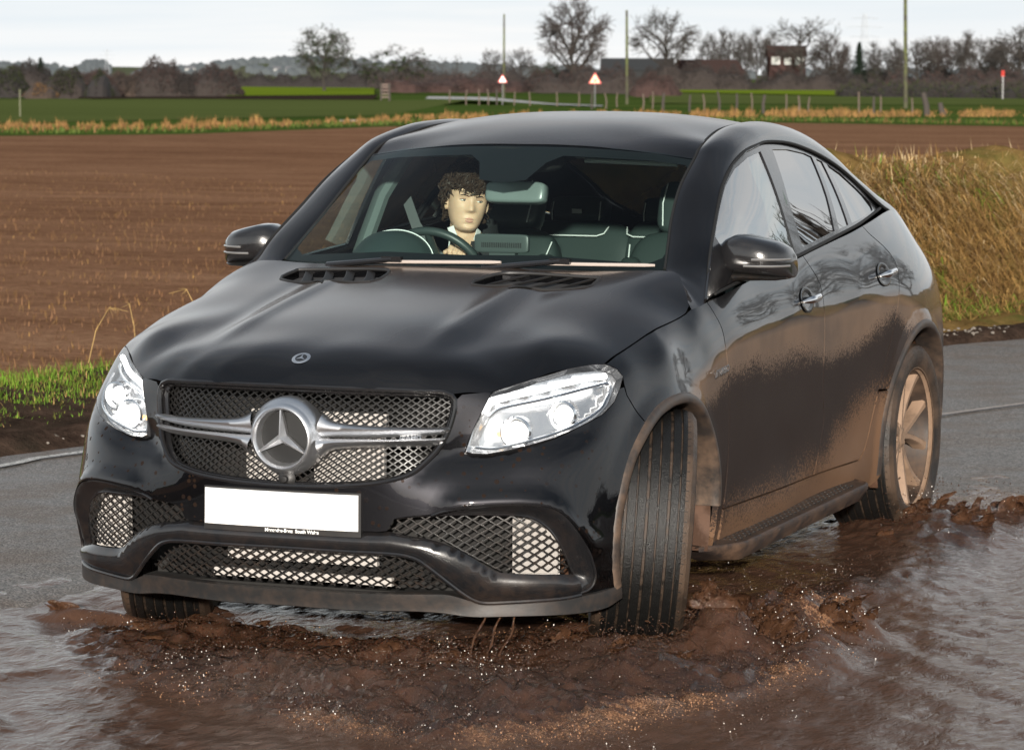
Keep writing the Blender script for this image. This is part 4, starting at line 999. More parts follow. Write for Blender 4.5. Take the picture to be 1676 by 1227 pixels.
for t in np.linspace(0, math.pi, 25):
    ro.append([Vector((-.442+.150*math.cos(t)*f, y, 1.150+.128*math.sin(t)**.85*g)) for y, f, g in ((1.60, .35, .25), (1.66, .62, .55), (1.72, .84, .82), (1.78, .96, .96), (1.80, 1, 1), (1.86, .99, .99), (1.86, .93, .94))])
m.grid(ro); m.build('instrument_hood', M_dash, dash)
m = MB(); m.tube([r[5]+Vector((0, -.004, .002)) for r in ro], .0026, 5); m.build('hood_stitching', M_stitch, dash)
m = MB(); sbox(m, (-.031, 1.87, 1.238), (.106, .012, .034), .25); m.box((-.03, 1.88, 1.19), (.10, .03, .05)); scn = m.build('display_screen', M_screen, dash)
m = MB()
for k in range(22): m.box((-.105+k*.0072, 1.857, 1.232), (.0030, .003, .018))
m.build('vent_slit', M_seam, scn)
# steering wheel
sw = empty('steering_wheel', (0, 0, 0), car)
SWM = Matrix.Translation((-.372, 2.06, 1.105))@Matrix.Rotation(R_(-62), 4, 'X')
m = MB(); m.tube([SWM@Vector((.188*math.cos(t), .188*math.sin(t), 0)) for t in np.linspace(0, 2*math.pi, 61)[:-1]], .0165, 10, closed=True); m.build('wheel_rim', M_int, sw)
m = MB()
for a in (200, 340, 270): m.tube([SWM@Vector((.05*math.cos(R_(a)), .05*math.sin(R_(a)), .02)), SWM@Vector((.18*math.cos(R_(a)), .18*math.sin(R_(a)), 0))], [.022, .014], 8)
m.lathe([(0, -.03), (.05, -.028), (.07, -.01), (.065, .02), (0, .03)], 24, M4=SWM); m.build('wheel_hub', M_int, sw)
m = MB(); m.tube([SWM@Vector((.188*math.cos(R_(a)), .188*math.sin(R_(a)), 0)) for a in (112, 115, 118)], .0178, 10); m.build('wheel_marker', M_stitch, sw)
# rear-view mirror and the sensor block behind the glass
rv = empty('rear_view_mirror', (0, 0, 0), car)
m = MB(); sbox(m, (-.036, 2.02, 1.415), (.118, .030, .040), .35, rot=Matrix.Rotation(R_(-14), 3, 'X')); m.build('mirror_shell', M_rvm, rv)
m = MB(); m.tube([Vector((-.036, 2.04, 1.44)), Vector((-.036, 2.06, 1.50)), Vector((-.036, 2.06, 1.58))], .028, 12); sbox(m, (-.036, 2.06, 1.54), (.15, .10, .05), .5); m.build('sensor_block', M_hull, rv)
# headliner, visors, pillars
m = MB(); hl_ = []
for u in (2.10, 2.3, 2.6, 3.0, 3.4, 3.7): hl_.append([Vector((v, u, float(ROOF(u, v)[2])-.035)) for v in np.linspace(-.60, .60, 13)])
m.grid(hl_); m.build('headliner', M_pillar, car)
for x in (.36, -.40): m = MB(); m.box((x, 2.17, 1.548), (.40, .13, .014)); m.build('sun_visor', M_visor, car, smooth=False)
m = MB(); m.tube([Vector((.20, 2.10, 1.535)), Vector((.55, 2.12, 1.525))], .009, 8); m.build('visor_bar', M_stitch2, car)
for s in (1, -1):
    m = MB()
    m.tube([Vector((.865*s, 2.44, 1.15)), Vector((.80*s, 2.50, 1.38)), Vector((.70*s, 2.55, 1.565))], .05, 8, squash=.6); m.build('pillar_trim', M_pillar, car); m = MB()
    m.tube([Vector((.79*s, 3.25, 1.25)), Vector((.73*s, 3.33, 1.40)), Vector((.66*s, 3.33, 1.52))], .06, 8, squash=.6)
    m.build('pillar_trim', M_pillar, car)
def seat(x, y, back=R_(20), name='front_seat'):
    s_ = empty(name, (0, 0, 0), car); Rm = Matrix.Rotation(-back, 3, 'X'); o = Vector((x, y, .62))
    def T(p): return o+Rm@Vector(p)
    m = MB(); sbox(m, (x, y-.28, .60), (.26, .30, .09), .4); m.build('seat_cushion', M_int, s_)
    m = MB(); sbox(m, T((0, .02, .33)), (.235, .065, .34), .42, rot=Rm)
    for k in (-1, 1): sbox(m, T((.20*k, -.035, .28)), (.05, .075, .27), .5, rot=Rm)
    m.build('seat_back', M_int, s_)
    m = MB(); sbox(m, T((0, .01, .765)), (.135, .055, .105), .45, rot=Rm); m.build('headrest', M_int, s_)
    for k in (-1, 1):
        m = MB(); m.tube([T((k*.095, -.047, .68)), T((k*.105, -.049, .77)), T((k*.095, -.046, .85))], .0026, 5); m.tube([T((k*.215, -.055, .60)), T((k*.20, -.085, .50)), T((k*.17, -.09, .36)), T((k*.16, -.09, .2))], .0026, 5); m.build('stitching', M_stitch, s_)
    return s_
seat(-.385, 2.55); seat(.385, 2.50)
# rear bench
rs = empty('rear_bench', (0, 0, 0), car); Rb = Matrix.Rotation(R_(-22), 3, 'X')
m = MB()
for x, hx in ((-.40, .30), (.0, .14), (.40, .30)): sbox(m, (x, 3.40, .94), (hx, .08, .32), .35, rot=Rb)
m.build('bench_back', M_int, rs)
for x, hx in ((-.36, .125), (.40, .125), (.02, .10)):
    h = MB(); sbox(h, (x, 3.50, 1.292), (hx, .05, .052), .4, rot=Rb); ho = h.build('bench_headrest', M_int, rs)
    m = MB()
    for k in (-1, 1): m.tube([Vector((x+k*hx*.82, 3.44, 1.255)), Vector((x+k*hx*.84, 3.445, 1.29)), Vector((x+k*hx*.82, 3.46, 1.33))], .0026, 5)
    m.build('stitching', M_stitch, ho)
    m = MB(); m.tube([Vector((x-.15, 3.43, 1.232)), Vector((x-.14, 3.40, 1.205)), Vector((x-.11, 3.39, 1.195)), Vector((x+.11, 3.39, 1.195)), Vector((x+.14, 3.40, 1.205)), Vector((x+.15, 3.43, 1.232))], .0026, 5); m.build('stitching', M_stitch, rs)
m = MB(); m.box((-.355, 3.441, 1.292), (.042, .004, .018)); m.build('headrest_badge', M_stitch, rs, smooth=False)
# --- the driver
per = empty('person', (-.385, 2.40, .62))
tag(per, 'dark haired driver in a black coat over a white collar, hand on steering wheel', 'person')
HC = Vector((-.385, 2.375, 1.370)); HR = Matrix.Rotation(R_(34), 3, 'Z')@Matrix.Rotation(R_(7), 3, 'Y')
# head in its own frame: -y forward, z up, origin mid-head; eyes at z = 0
def head_pt(az, z):
    """az = 0 straight ahead"""
    zs = [-.120, -.112, -.10, -.085, -.06, -.03, 0, .03, .06, .09, .108, .118]
    fr_ = np.interp(z, zs, [.040, .070, .080, .083, .086, .089, .091, .097, .096, .080, .055, .015])
    bk_ = np.interp(z, zs, [.00, .02, .035, .045, .060, .075, .090, .098, .098, .083, .058, .015])
    wd_ = np.interp(z, zs, [.020, .034, .046, .055, .064, .071, .0745, .0765, .073, .060, .042, .012])
    c, s_ = math.cos(az), math.sin(az); d = fr_ if c > 0 else bk_
    e = .85; q = (abs(c)/d)**(2/e)+(abs(s_)/wd_)**(2/e); r = q**(-e/2)
    x, y = r*s_, -r*c
    if c > 0:
        ax = abs(x)
        nose = max(0, 1-abs(z+.017)/.045); bridge = math.exp(-(x/.011)**2)*(.004*math.exp(-((z-.008)/.018)**2)) + math.exp(-(x/(.010+.0065*sstep(.0, -.03, z)))**2)*.023*sstep(.012, -.034, z)*(1-sstep(-.034, -.047, z))
        y -= bridge
        y += .0075*math.exp(-((ax-.031)/.016)**2-((z-.002)/.012)**2)      # sockets
        y -= .0045*math.exp(-((ax-.030)/.022)**2-((z-.023)/.009)**2)      # brow
        y -= .0050*math.exp(-(x/.024)**2-((z+.066)/.0055)**2)             # upper lip
        y -= .0058*math.exp(-(x/.021)**2-((z+.077)/.006)**2)              # lower lip
        y += .0030*math.exp(-(x/.028)**2-((z+.0715)/.0022)**2)            # mouth line
        y += .0035*math.exp(-(x/.024)**2-((z+.088)/.006)**2)
        y -= .0060*math.exp(-(x/.022)**2-((z+.105)/.012)**2)              # chin
        y -= .0035*math.exp(-((ax-.047)/.016)**2-((z+.025)/.02)**2)       # cheekbone
        y += .0035*math.exp(-((ax-.045)/.014)**2-((z+.062)/.02)**2)
    return Vector((x, y, z))
def HW(p): return HC+HR@Vector(p)
m = MB(); zs = list(np.linspace(-.120, .118, 70)); az_ = [2*math.pi*k/96 for k in range(96)]
m.grid([[HW(head_pt(a, z)) for a in az_] for z in zs], wrap=True); m.add([HW(head_pt(a, zs[0])) for a in az_], [tuple(range(96))]); m.add([HW(head_pt(a, zs[-1])) for a in az_], [tuple(range(96))])
# ears
for k in (-1, 1): m.ball(HW((.076*k, .012, -.012)), (.009, .020, .032), 8, rot=HR@Matrix.Rotation(R_(18*k), 3, 'Z'))
# neck, chest, arms
m.tube([HW((0, .020, -.07)), HW((0, .030, -.12)), Vector((-.385, 2.45, 1.19)), Vector((-.385, 2.47, 1.12))], [.050, .054, .060, .085], 20)
m.tube([Vector((-.385, 2.46, 1.14)), Vector((-.385, 2.47, 1.02)), Vector((-.385, 2.44, .80)), Vector((-.385, 2.40, .62))], [.10, .16, .15, .16], 20)
hand_c = Vector((-.288, 2.095, 1.195))
m.tube([Vector((-.25, 2.46, 1.07)), Vector((-.17, 2.38, .92)), Vector((-.24, 2.17, 1.10)), hand_c+Vector((.0, .05, -.02))], [.055, .045, .036, .027], 14)
m.tube([Vector((-.52, 2.46, 1.07)), Vector((-.62, 2.36, .92)), Vector((-.55, 2.15, 1.05))], [.055, .045, .034], 14)
m.ball(hand_c+Vector((0, .018, -.002)), (.040, .028, .018), 8, rot=Matrix.Rotation(R_(-30), 3, 'Y'))
for k in range(4):
    b = hand_c+Vector((-.030+.019*k, .008-.004*abs(k-1.5), .006-.010*k*.5)); ln = (.9, 1.0, .97, .8)[k]
    m.tube([b, b+Vector((-.004, -.026*ln, .010)), b+Vector((-.004, -.044*ln, -.004)), b+Vector((-.002, -.038*ln, -.026)), b+Vector((0, -.018, -.034))], [.0095, .0092, .0085, .008, .006], 10)
m.tube([hand_c+Vector((-.036, .024, -.004)), hand_c+Vector((-.056, .006, -.002)), hand_c+Vector((-.064, -.016, -.008))], [.012, .010, .008], 10)
raw = mesh_obj('body', m.V, m.F, M_skin, per)
md = raw.modifiers.new('r', 'REMESH'); md.mode = 'VOXEL'; md.voxel_size = .0030; md.use_smooth_shade = True
sm = raw.modifiers.new('s', 'SMOOTH'); sm.factor = .5; sm.iterations = 2
dg = bpy.context.evaluated_depsgraph_get(); dg.update(); me = bpy.data.meshes.new_from_object(raw.evaluated_get(dg)); raw.modifiers.clear(); raw.data = me
for p in me.polygons: p.use_smooth = True
if not me.materials: me.materials.append(M_skin)
per_inv = Matrix.Translation(per.location).inverted()
def pp(o): o.parent = per; o.matrix_parent_inverse = per_inv; return o
pp(raw)
for k in (-1, 1):
    e_ = MB(); c = HW((.031*k, -.0795, .0015)); e_.ball(c, (.0120, .0080, .0046), 10, rot=HR); eo = pp(e_.build('eye', M_eye, per))
    i_ = MB(); i_.ball(HW((.031*k+.0025, -.0868, .0018)), (.0046, .0016, .0042), 8, rot=HR); io = i_.build('iris', M_iris, eo)
    b_ = MB(); L = [head_pt(math.atan2(x, .085)*1.0, z) for x, z in ((.013, .0165), (.022, .0205), (.034, .0225), (.046, .0185))]
    b_.tube([HW((p.x*k, p.y-.0015, p.z)) for p in L], [.0022, .0034, .0030, .0014], 6, squash=.8); pp(b_.build('eyebrow', M_hair, per))
    l_ = MB(); L = [(.018, -.0775, .0035), (.024, -.0850, .0055), (.032, -.0875, .0060), (.040, -.0835, .0050), (.045, -.0760, .002)]
    l_.tube([HW((x*k, y-.0005, z)) for x, y, z in L], [.001, .0024, .0028, .0024, .001], 6); pp(l_.build('eyelid', M_lidline, per))
m = MB()
for z0, w_, d in ((-.0668, .021, .0036), (-.0770, .019, .0042)):
    pts = [head_pt(math.atan2(x, .09), z0-(.003 if z0 > -.07 else -.003)*(abs(x)/w_)**2) for x in np.linspace(-w_, w_, 9)]
    m.tube([HW((p.x, p.y+d*.45, p.z)) for p in pts], [.0008]+[d*.6, d*.85, d, d*.95, d, d*.85, d*.6]+[.0008], 8)
pp(m.build('lips', M_lip, per))
# curly mop of hair: a cap plus many short locks
hr = random.Random(11); m = MB()
cap = []
for z in np.linspace(-.03, .118, 14):
    row = []
    for a in az_[::2]:
        p = head_pt(a, z); c = math.cos(a)
        lim = .048 if c > .35 else (.0 if c > -.1 else -.06)
        k = 1.10 if z > lim else .93
        row.append(HW((p.x*k, p.y*k, z*1.03+(.006 if z > .05 else 0))))
    cap.append(row)
m.grid(cap, wrap=True); m.add(cap[-1], [tuple(range(48))])
for i in range(1000):
    a = hr.uniform(-math.pi, math.pi); front = math.cos(a) > .3
    z = hr.uniform(.040 if front else (-.015 if math.cos(a) > -.2 else -.06), .116)
    p = head_pt(a, z); n = Vector((p.x, p.y, z*.9)).normalized(); b = Vector((p.x, p.y, p.z))*1.04
    t = Vector((hr.uniform(-1, 1), hr.uniform(-1, 1), hr.uniform(-1.2, .2))); t = (t-n*t.dot(n)).normalized(); q = n.cross(t); L = []
    ln = hr.uniform(.020, .042) if z > .03 else hr.uniform(.012, .022); cu = hr.choice((-1, 1))*hr.uniform(.8, 2.4); ph = hr.random()*6
    for j in range(7):
        f = j/6; L.append(HW(b+n*((.013 if i % 5 else .026)*math.sin(f*3.0)+.005)+t*ln*f+q*ln*.35*math.sin(cu*f*3+ph)))
    kk = hr.choice((.6, .8, 1., 1.35)); m.tube(L, [kk*x for x in (.0016, .0030, .0034, .0032, .0027, .0018, .0007)], 5)
for i in range(70):     # fringe falling on the forehead
    x = -.062+.118*i/69+hr.uniform(-.003, .003); p = head_pt(math.asin(max(-1, min(1, x/.085))), .062); L = []
    dz = hr.uniform(.014, .040)*(1.0 if x < .02 else .55); sw_ = hr.uniform(-.012, .012)
    for j in range(7):
        f = j/6; q = head_pt(math.asin(max(-1, min(1, (x+sw_*f)/.085))), .064-dz*f); L.append(HW((q.x*1.02, q.y*1.0-.009+.004*f, q.z+.006)))
    m.tube(L, [.002, .0026, .0026, .0024, .002, .0015, .0006], 5)
pp(m.build('hair', M_hair, per))
# coat, collar and seat belt
m = MB(); ro = []
for z, hx, y0, y1, yc in ((.62, .20, .13, .13, 2.42), (.80, .20, .14, .13, 2.45), (.96, .215, .14, .12, 2.48), (1.06, .225, .125, .10, 2.49), (1.12, .205, .11, .09, 2.48), (1.16, .150, .10, .085, 2.475), (1.20, .095, .088, .085, 2.465), (1.245, .082, .078, .09, 2.455), (1.275, .082, .080, .092, 2.45)):
    ro.append([Vector((-.385+hx*abs(math.cos(a))**.8*(1 if math.cos(a) > 0 else -1), yc+(y1 if math.sin(a) > 0 else y0)*math.sin(a), z+(.02*max(0, math.sin(a)) if z > 1.18 else 0)-(.060*max(0, -math.sin(a-.25))**6 if z > 1.22 else 0))) for a in np.linspace(0, 2*math.pi, 33)[:-1]])
m.grid(ro, wrap=True)
m.tube([Vector((-.22, 2.47, 1.08)), Vector((-.165, 2.385, .92)), Vector((-.225, 2.18, 1.085)), hand_c+Vector((.012, .062, -.03))], [.088, .068, .055, .040], 16)
m.tube([Vector((-.55, 2.47, 1.08)), Vector((-.63, 2.37, .92)), Vector((-.555, 2.16, 1.05))], [.088, .068, .05], 16)
pp(m.build('coat', M_coat, per, ang=60))
m = MB()
for k, s0 in ((-1, 1.), (1, .5)):
    P = [HW((.046*k, -.020, -.100)), HW((.030*k, -.060, -.142)), HW((.046*k, -.050, -.156)), HW((.064*k, -.002, -.112))]
    N_ = (P[1]-P[0]).cross(P[3]-P[0]).normalized()*.003
    m.add(P+[p+N_ for p in P], [(0, 1, 2, 3), (7, 6, 5, 4), (0, 4, 5, 1), (1, 5, 6, 2), (2, 6, 7, 3), (3, 7, 4, 0)])
pp(m.build('shirt_collar', M_white, per, smooth=False))
m = MB(); ro = []
for p, w_ in ((Vector((-.70, 2.52, 1.36)), .022), (Vector((-.615, 2.42, 1.262)), .022), (Vector((-.535, 2.345, 1.205)), .022), (Vector((-.45, 2.325, 1.12)), .022), (Vector((-.33, 2.30, .95)), .022)):
    ro.append([p+Vector((dx*w_*.7, 0, dx*w_*.8)) for dx in (-1, 1)])
m.grid(ro); m.build('seat_belt', M_belt, car)
# ------------------------------------------------------------------ ground, road, puddle
CX, CY = 4.60158, -9.26773
FH = Vector((-math.sin(yaw), math.cos(yaw), 0)); RH = Vector((math.cos(yaw), math.sin(yaw), 0))
def B(b, d, z=0.):
    """a spot d metres out, b thousandths of d to the right of the line of sight"""
    p = Vector((CX, CY, 0))+FH*d+RH*(d*b/1000.); p.z = z; return p
# far edge of the carriageway (white line), bending away to the right
EY = [-40, -20, -8, 0, 4.1, 4.76, 8.6, 12.46, 13.36, 16.5, 20, 25, 32, 45]
EX = [-3.2, -3.6, -3.75, -3.70, -3.50, -3.44, -2.60, -1.245, -.896, .45, 2.3, 5.6, 11.5, 25]
edge_pts = [Vector((x, y, 0)) for x, y in catmull(list(zip(EX, EY)), 12)]
el = [0.]
for a, b in zip(edge_pts[:-1], edge_pts[1:]): el.append(el[-1]+(b-a).length)
el = np.array(el); ex = np.array([p.x for p in edge_pts]); ey = np.array([p.y for p in edge_pts])
L0 = float(np.interp(0, ey, el))        # arc length where y = 0
def E(t, off):
    """point at arc length t (0 level with the nose), off metres to the left of the road edge"""
    t = t+L0; x, y = np.interp(t, el, ex), np.interp(t, el, ey); x2, y2 = np.interp(t+.3, el, ex), np.interp(t+.3, el, ey); x1, y1 = np.interp(t-.3, el, ex), np.interp(t-.3, el, ey)
    dx, dy = x2-x1, y2-y1; l = np.hypot(dx, dy); return Vector((x-dy/l*off, y+dx/l*off, 0))
P0, PD = np.array([-1.54, .87]), np.array([2.52, 4.41])/np.hypot(2.52, 4.41)
rng = np.random.default_rng(5)
class VN:
    """value noise on a wrapped lattice"""
    def __init__(s, seed): s.g = np.random.default_rng(seed).random((64, 64))
    def __call__(s, x, y):
        xi = np.floor(x).astype(int); yi = np.floor(y).astype(int); fx = x-xi; fy = y-yi; fx = fx*fx*(3-2*fx); fy = fy*fy*(3-2*fy); g = s.g
        a = g[xi % 64, yi % 64]; b = g[(xi+1) % 64, yi % 64]; c = g[xi % 64, (yi+1) % 64]; d = g[(xi+1) % 64, (yi+1) % 64]
        return (a*(1-fx)+b*fx)*(1-fy)+(c*(1-fx)+d*fx)*fy
vn = VN(3); vn2 = VN(8); vn3 = VN(21)
def fbm(x, y, o=4, n=vn):
    r = 0; a = .5; f = 1.
    for i in range(o): r = r+a*n(x*f+17*i, y*f-9*i); a *= .5; f *= 2.03
    return r
def into_puddle(x, y):
    """metres inside the puddle edge"""
    d = (x-P0[0])*PD[1]-(y-P0[1])*PD[0]
    return d+.5*(fbm(x*1.3, y*1.3)-.5)+.10*(fbm(x*9, y*9, 3)-.45)
def m_asphalt():
    t = NT('wet_asphalt'); P = t.coord(); n = t.noise(1.1, 5); g = t.noise(130, 3, .7); v = t.N('ShaderNodeTexVoronoi', {'Scale': 105.}); t.l.new(P, v.inputs['Vector']); vc = t.xyz(v.outputs['Color'])[0]
    st = t.rng(vc, .2, .95, .5, 1.65); base = t.mix(n, (.135, .125, .116), (.235, .218, .202)); base = t.N('ShaderNodeVectorMath', {0: base}, operation='SCALE'); t.l.new(st, base.inputs['Scale'])
    x, y, z = t.xyz(P)
    mud = t.rng(t.noise(2.2, 6, .65), .46, .62, 0, .5); b2 = t.mix(mud, base.outputs[0], (.15, .105, .075))
    t.set(Base_Color=b2, Roughness=t.math('ADD', t.rng(n, .3, .7, .36, .68), t.math('MULTIPLY', vc, .12)), Specular_IOR_Level=.4)
    h = t.math('ADD', t.math('SUBTRACT', 1., v.outputs['Distance']), t.math('MULTIPLY', g, .4)); t.bump(h, .9, .006); return t.m
M_asph = m_asphalt()
def m_ground(name, c1, c2, s1, s2, c3=None, stretch=None, bumpd=.03, rough=.9):
    t = NT(name); P = t.coord()
    if stretch:
        rot = t.N('ShaderNodeVectorRotate', {0: P, 3: stretch[0]}, rotation_type='Z_AXIS').outputs[0] if False else t.N('ShaderNodeMapping', {'Vector': P, 'Rotation': (0, 0, stretch[0]), 'Scale': (stretch[1], 1, 1)}).outputs[0]
    else: rot = P
    n1 = t.noise(s1, 5, .6, rot); n2 = t.noise(s2, 5, .7, rot)
    f = t.math('ADD', t.math('MULTIPLY', n1, .6), t.math('MULTIPLY', n2, .4)); c = t.ramp(f, [(.36, c1), (.62, c2)])
    if c3: c = t.mix(t.rng(t.noise(s1*.35, 4, .6, rot), .5, .68, 0, .8), c, c3)
    t.set(Base_Color=c, Roughness=rough, Specular_IOR_Level=.0); t.bump(n2, .6, bumpd); return t.m
M_soil = m_ground('verge_soil', (.022, .015, .012), (.095, .062, .045), 7, 45, (.045, .035, .025))
M_bank = m_ground('matted_grass', (.10, .062, .022), (.27, .17, .062), 6, 40, (.11, .115, .03))
def m_field():
    t = NT('stubble_field'); P = t.coord(); st = t.N('ShaderNodeMapping', {'Vector': P, 'Rotation': (0, 0, -yaw), 'Scale': (.07, 1, 1)}).outputs[0]; st2 = t.N('ShaderNodeMapping', {'Vector': P, 'Rotation': (0, 0, -yaw), 'Scale': (.35, 1, 1)}).outputs[0]
    a = t.noise(.42, 6, .62, st); b = t.noise(1.3, 6, .65, st2); c = t.noise(9, 5, .7); d = t.noise(.12, 3, .5, st2)
    f = t.math('ADD', t.math('ADD', t.math('MULTIPLY', a, .22), t.math('MULTIPLY', b, .30)), t.math('ADD', t.math('MULTIPLY', c, .34), t.math('MULTIPLY', d, .14)))
    t.set(Base_Color=t.ramp(f, [(.36, (.092, .046, .025)), (.49, (.225, .118, .068)), (.62, (.36, .21, .125))]), Roughness=.9, Specular_IOR_Level=.0); t.bump(t.math('ADD', c, b), .8, .08); return t.m
M_field = m_field()
M_grassg = m_ground('winter_grass', (.035, .065, .014), (.085, .125, .028), .05, .6, (.12, .12, .04), (-yaw, .25), .05)
M_wheat = m_ground('green_crop', (.080, .100, .030), (.110, .135, .042), .02, .3, None, (-yaw, .12), .05)
M_bright = m_ground('bright_pasture', (.13, .19, .016), (.18, .24, .024), .02, .2, None, (-yaw, .2), .03)
M_dark = m_ground('dark_tilth', (.030, .022, .018), (.055, .038, .030), .05, .4, None, (-yaw, .2), .05)
def sheet(name, pts, z, mat, kind='structure'):
    o = mesh_obj(name, [(p[0], p[1], z) for p in pts], [tuple(range(len(pts)))], mat, None, False); o['kind'] = kind; return o
# one big sheet under everything
g = 6000; gm = MB(); gm.add([(-g, -g, -.30), (g, -g, -.30), (g, g, -.30), (-g, g, -.30)], [(0, 1, 2, 3)]); o = gm.build('ground', M_grassg, smooth=False); o['kind'] = 'structure'
# carriageway with the flooded dip
ts = np.concatenate([np.arange(-38, -4, 1.5), np.arange(-4, 14, .12), np.arange(14, 44, 1.)]); offs = np.concatenate([np.arange(.32, -7.0, -.12), [-7.6]])
rows = []
for t in ts: rows.append([E(t, o) for o in offs])
A = np.array([[tuple(p) for p in r] for r in rows]); dip = into_puddle(A[..., 0], A[..., 1])
A[..., 2] = .016-.085*sstep(-.05, .9, dip)+.010*(fbm(A[..., 0]*2.5, A[..., 1]*2.5, 3)-.45)*(dip < .4)
m = MB(); m.grid([list(r) for r in A]); o = m.build('road', M_asph); o['kind'] = 'structure'
def m_line():
    t = NT('worn_road_paint'); n = t.noise(60, 5, .7); t.set(Base_Color=t.mix(t.rng(n, .40, .52), (.10, .09, .085), (.62, .60, .56)), Roughness=.6); return t.m
M_line = m_line()
def ribbon(name, t0, t1, o0, o1, z, mat, step=.25):
    m = MB(); m.grid([[E(t, o)+Vector((0, 0, z)) for o in (o0, o1)] for t in np.arange(t0, t1, step)]); r = m.build(name, mat); r['kind'] = 'structure'; return r
ribbon('edge_line', -20, 7.5, .01, -.05, .029, M_line)
def m_line2():
    t = NT('faded_road_paint'); n = t.noise(45, 5, .7); t.set(Base_Color=t.mix(t.rng(n, .36, .56, .25, .85), (.14, .12, .108), (.44, .37, .32)), Roughness=.6); return t.m
ribbon('centre_line', 7.6, 40, -2.50, -2.55, .032, m_line2())
# crumbling kerb of earth and stone, soil strip and grassy verge
def bank_h(t, o):
    k = sstep(8.5, 12.5, t); ridge = sstep(1.15, 2.0, o)*(1-sstep(2.5, 3.4, o))
    low = (.05*sstep(.25, .5, o)+.10*sstep(.9, 1.9, o))*(1-sstep(2.4, 3.3, o))
    return low*(1-k)+k*(.10*sstep(.3, .8, o)*(1-sstep(2.6, 3.4, o))+1.02*ridge)
ts = np.concatenate([np.arange(-30, -2, 1.), np.arange(-2, 24, .14), np.arange(24, 42, 1.)]); offs = [.22, .27, .32, .40, .5, .6, .75, .9, 1.05, 1.2, 1.35, 1.5, 1.7, 1.9, 2.1, 2.35, 2.6, 3., 3.5, 4.2, 5.2]
V = []
for t in ts:
    r = []
    for o_ in offs:
        p = E(t, o_); n = float(fbm(np.array(p.x*6.), np.array(p.y*6.), 4)); n2 = float(vn2(np.array(p.x*1.1), np.array(p.y*1.1)))
        z = .012+float(bank_h(t, o_))*(.8+.4*n2)+(n-.45)*(.07 if o_ > .25 else .0)+(.05*math.exp(-((o_-.38)/.10)**2)*(.6+.8*n)); p.z = (z if o_ < 3.3 else -.04) if t > 8.9 else (z*(1-float(sstep(1.8, 2.4, o_)))-.03*float(sstep(1.8, 2.4, o_))); r.append(p)
    V.append(r)
k_ = int(np.searchsorted(ts, 8.9))
m = MB(); m.grid(V[:k_+1]); o = m.build('verge', M_soil, ang=80); o['kind'] = 'structure'
o_i = 5; m = MB(); m.grid([r[:o_i+1] for r in V[k_:]]); o = m.build('soil_strip', M_soil, ang=80); o['kind'] = 'structure'
m = MB(); m.grid([r[o_i:] for r in V[k_:]]); o = m.build('bank', M_bank, ang=80); o['kind'] = 'structure'
def blades(name, spots, mats, label, cat, kind='stuff'):
    """spots: (base, direction, length, width, material, droop)"""
    m = MB(); V = []; Fc = []; Mi = []
    for p, d, ln, w_, mi, dr in spots:
        s_ = Vector((d.y, -d.x, 0)); s_ = s_.normalized() if s_.length > 1e-5 else Vector((1, 0, 0)); s_ = (s_+Vector((0, 0, rnd.uniform(-.3, .3)))).normalized()*w_/2
        b = len(V); q = p+d*ln*.55; r = p+d*ln+Vector((d.x*.3, d.y*.3, -1))*dr*ln
        V += [p-s_, p+s_, q+s_*.7, q-s_*.7, r]; Fc += [(b, b+1, b+2, b+3), (b+3, b+2, b+4)]; Mi += [mi, mi]
    o = mesh_obj(name, V, Fc, mats, None, False, None, Mi); tag(o, label, cat, None, kind); return o
def bl_mat(name, c, tr=.3):
    t = NT(name); n = t.noise(9, 3); c2 = tuple(x*.55 for x in c); b = t.mix(t.rng(n, .35, .65), c2, c); t.set(Base_Color=b, Roughness=.7, Specular_IOR_Level=.15)
    return t.m
G1 = bl_mat('blade_green', (.17, .31, .03)); G2 = bl_mat('blade_olive', (.16, .17, .03)); S1 = bl_mat('blade_straw', (.50, .33, .13)); S2 = bl_mat('blade_ochre', (.36, .21, .070)); S3 = bl_mat('blade_brown', (.19, .105, .042)); S4 = bl_mat('blade_pale', (.64, .48, .27))
def vz(t, o_): return .012+float(bank_h(t, o_))
sp = []
for i in range(42000):
    t = rnd.uniform(1.5, 10.8); o_ = rnd.triangular(.72, 2.15, 1.45); p = E(t, o_)
    cl = float(fbm(np.array(p.x*2.2), np.array(p.y*2.2), 3))
    if cl < .26+.26*(1-sstep(.85, 1.5, o_)) and rnd.random() > .10: continue
    p.z = vz(t, o_)-.02; d = Vector((rnd.gauss(0, .45), rnd.gauss(0, .45), 1)).normalized()
    u = rnd.random(); mi = 0 if u < .62 else 1 if u < .84 else 2 if u < .94 else 3
    sp.append((p, d, rnd.uniform(.03, .085)*(1+.4*sstep(1.2, 2, o_)), rnd.uniform(.003, .007), mi, rnd.uniform(0, .35)))
blades('verge_grass', sp, [G1, G2, S1, S3], 'short bright green grass on the low verge beside the brown field', 'grass')
sp = []
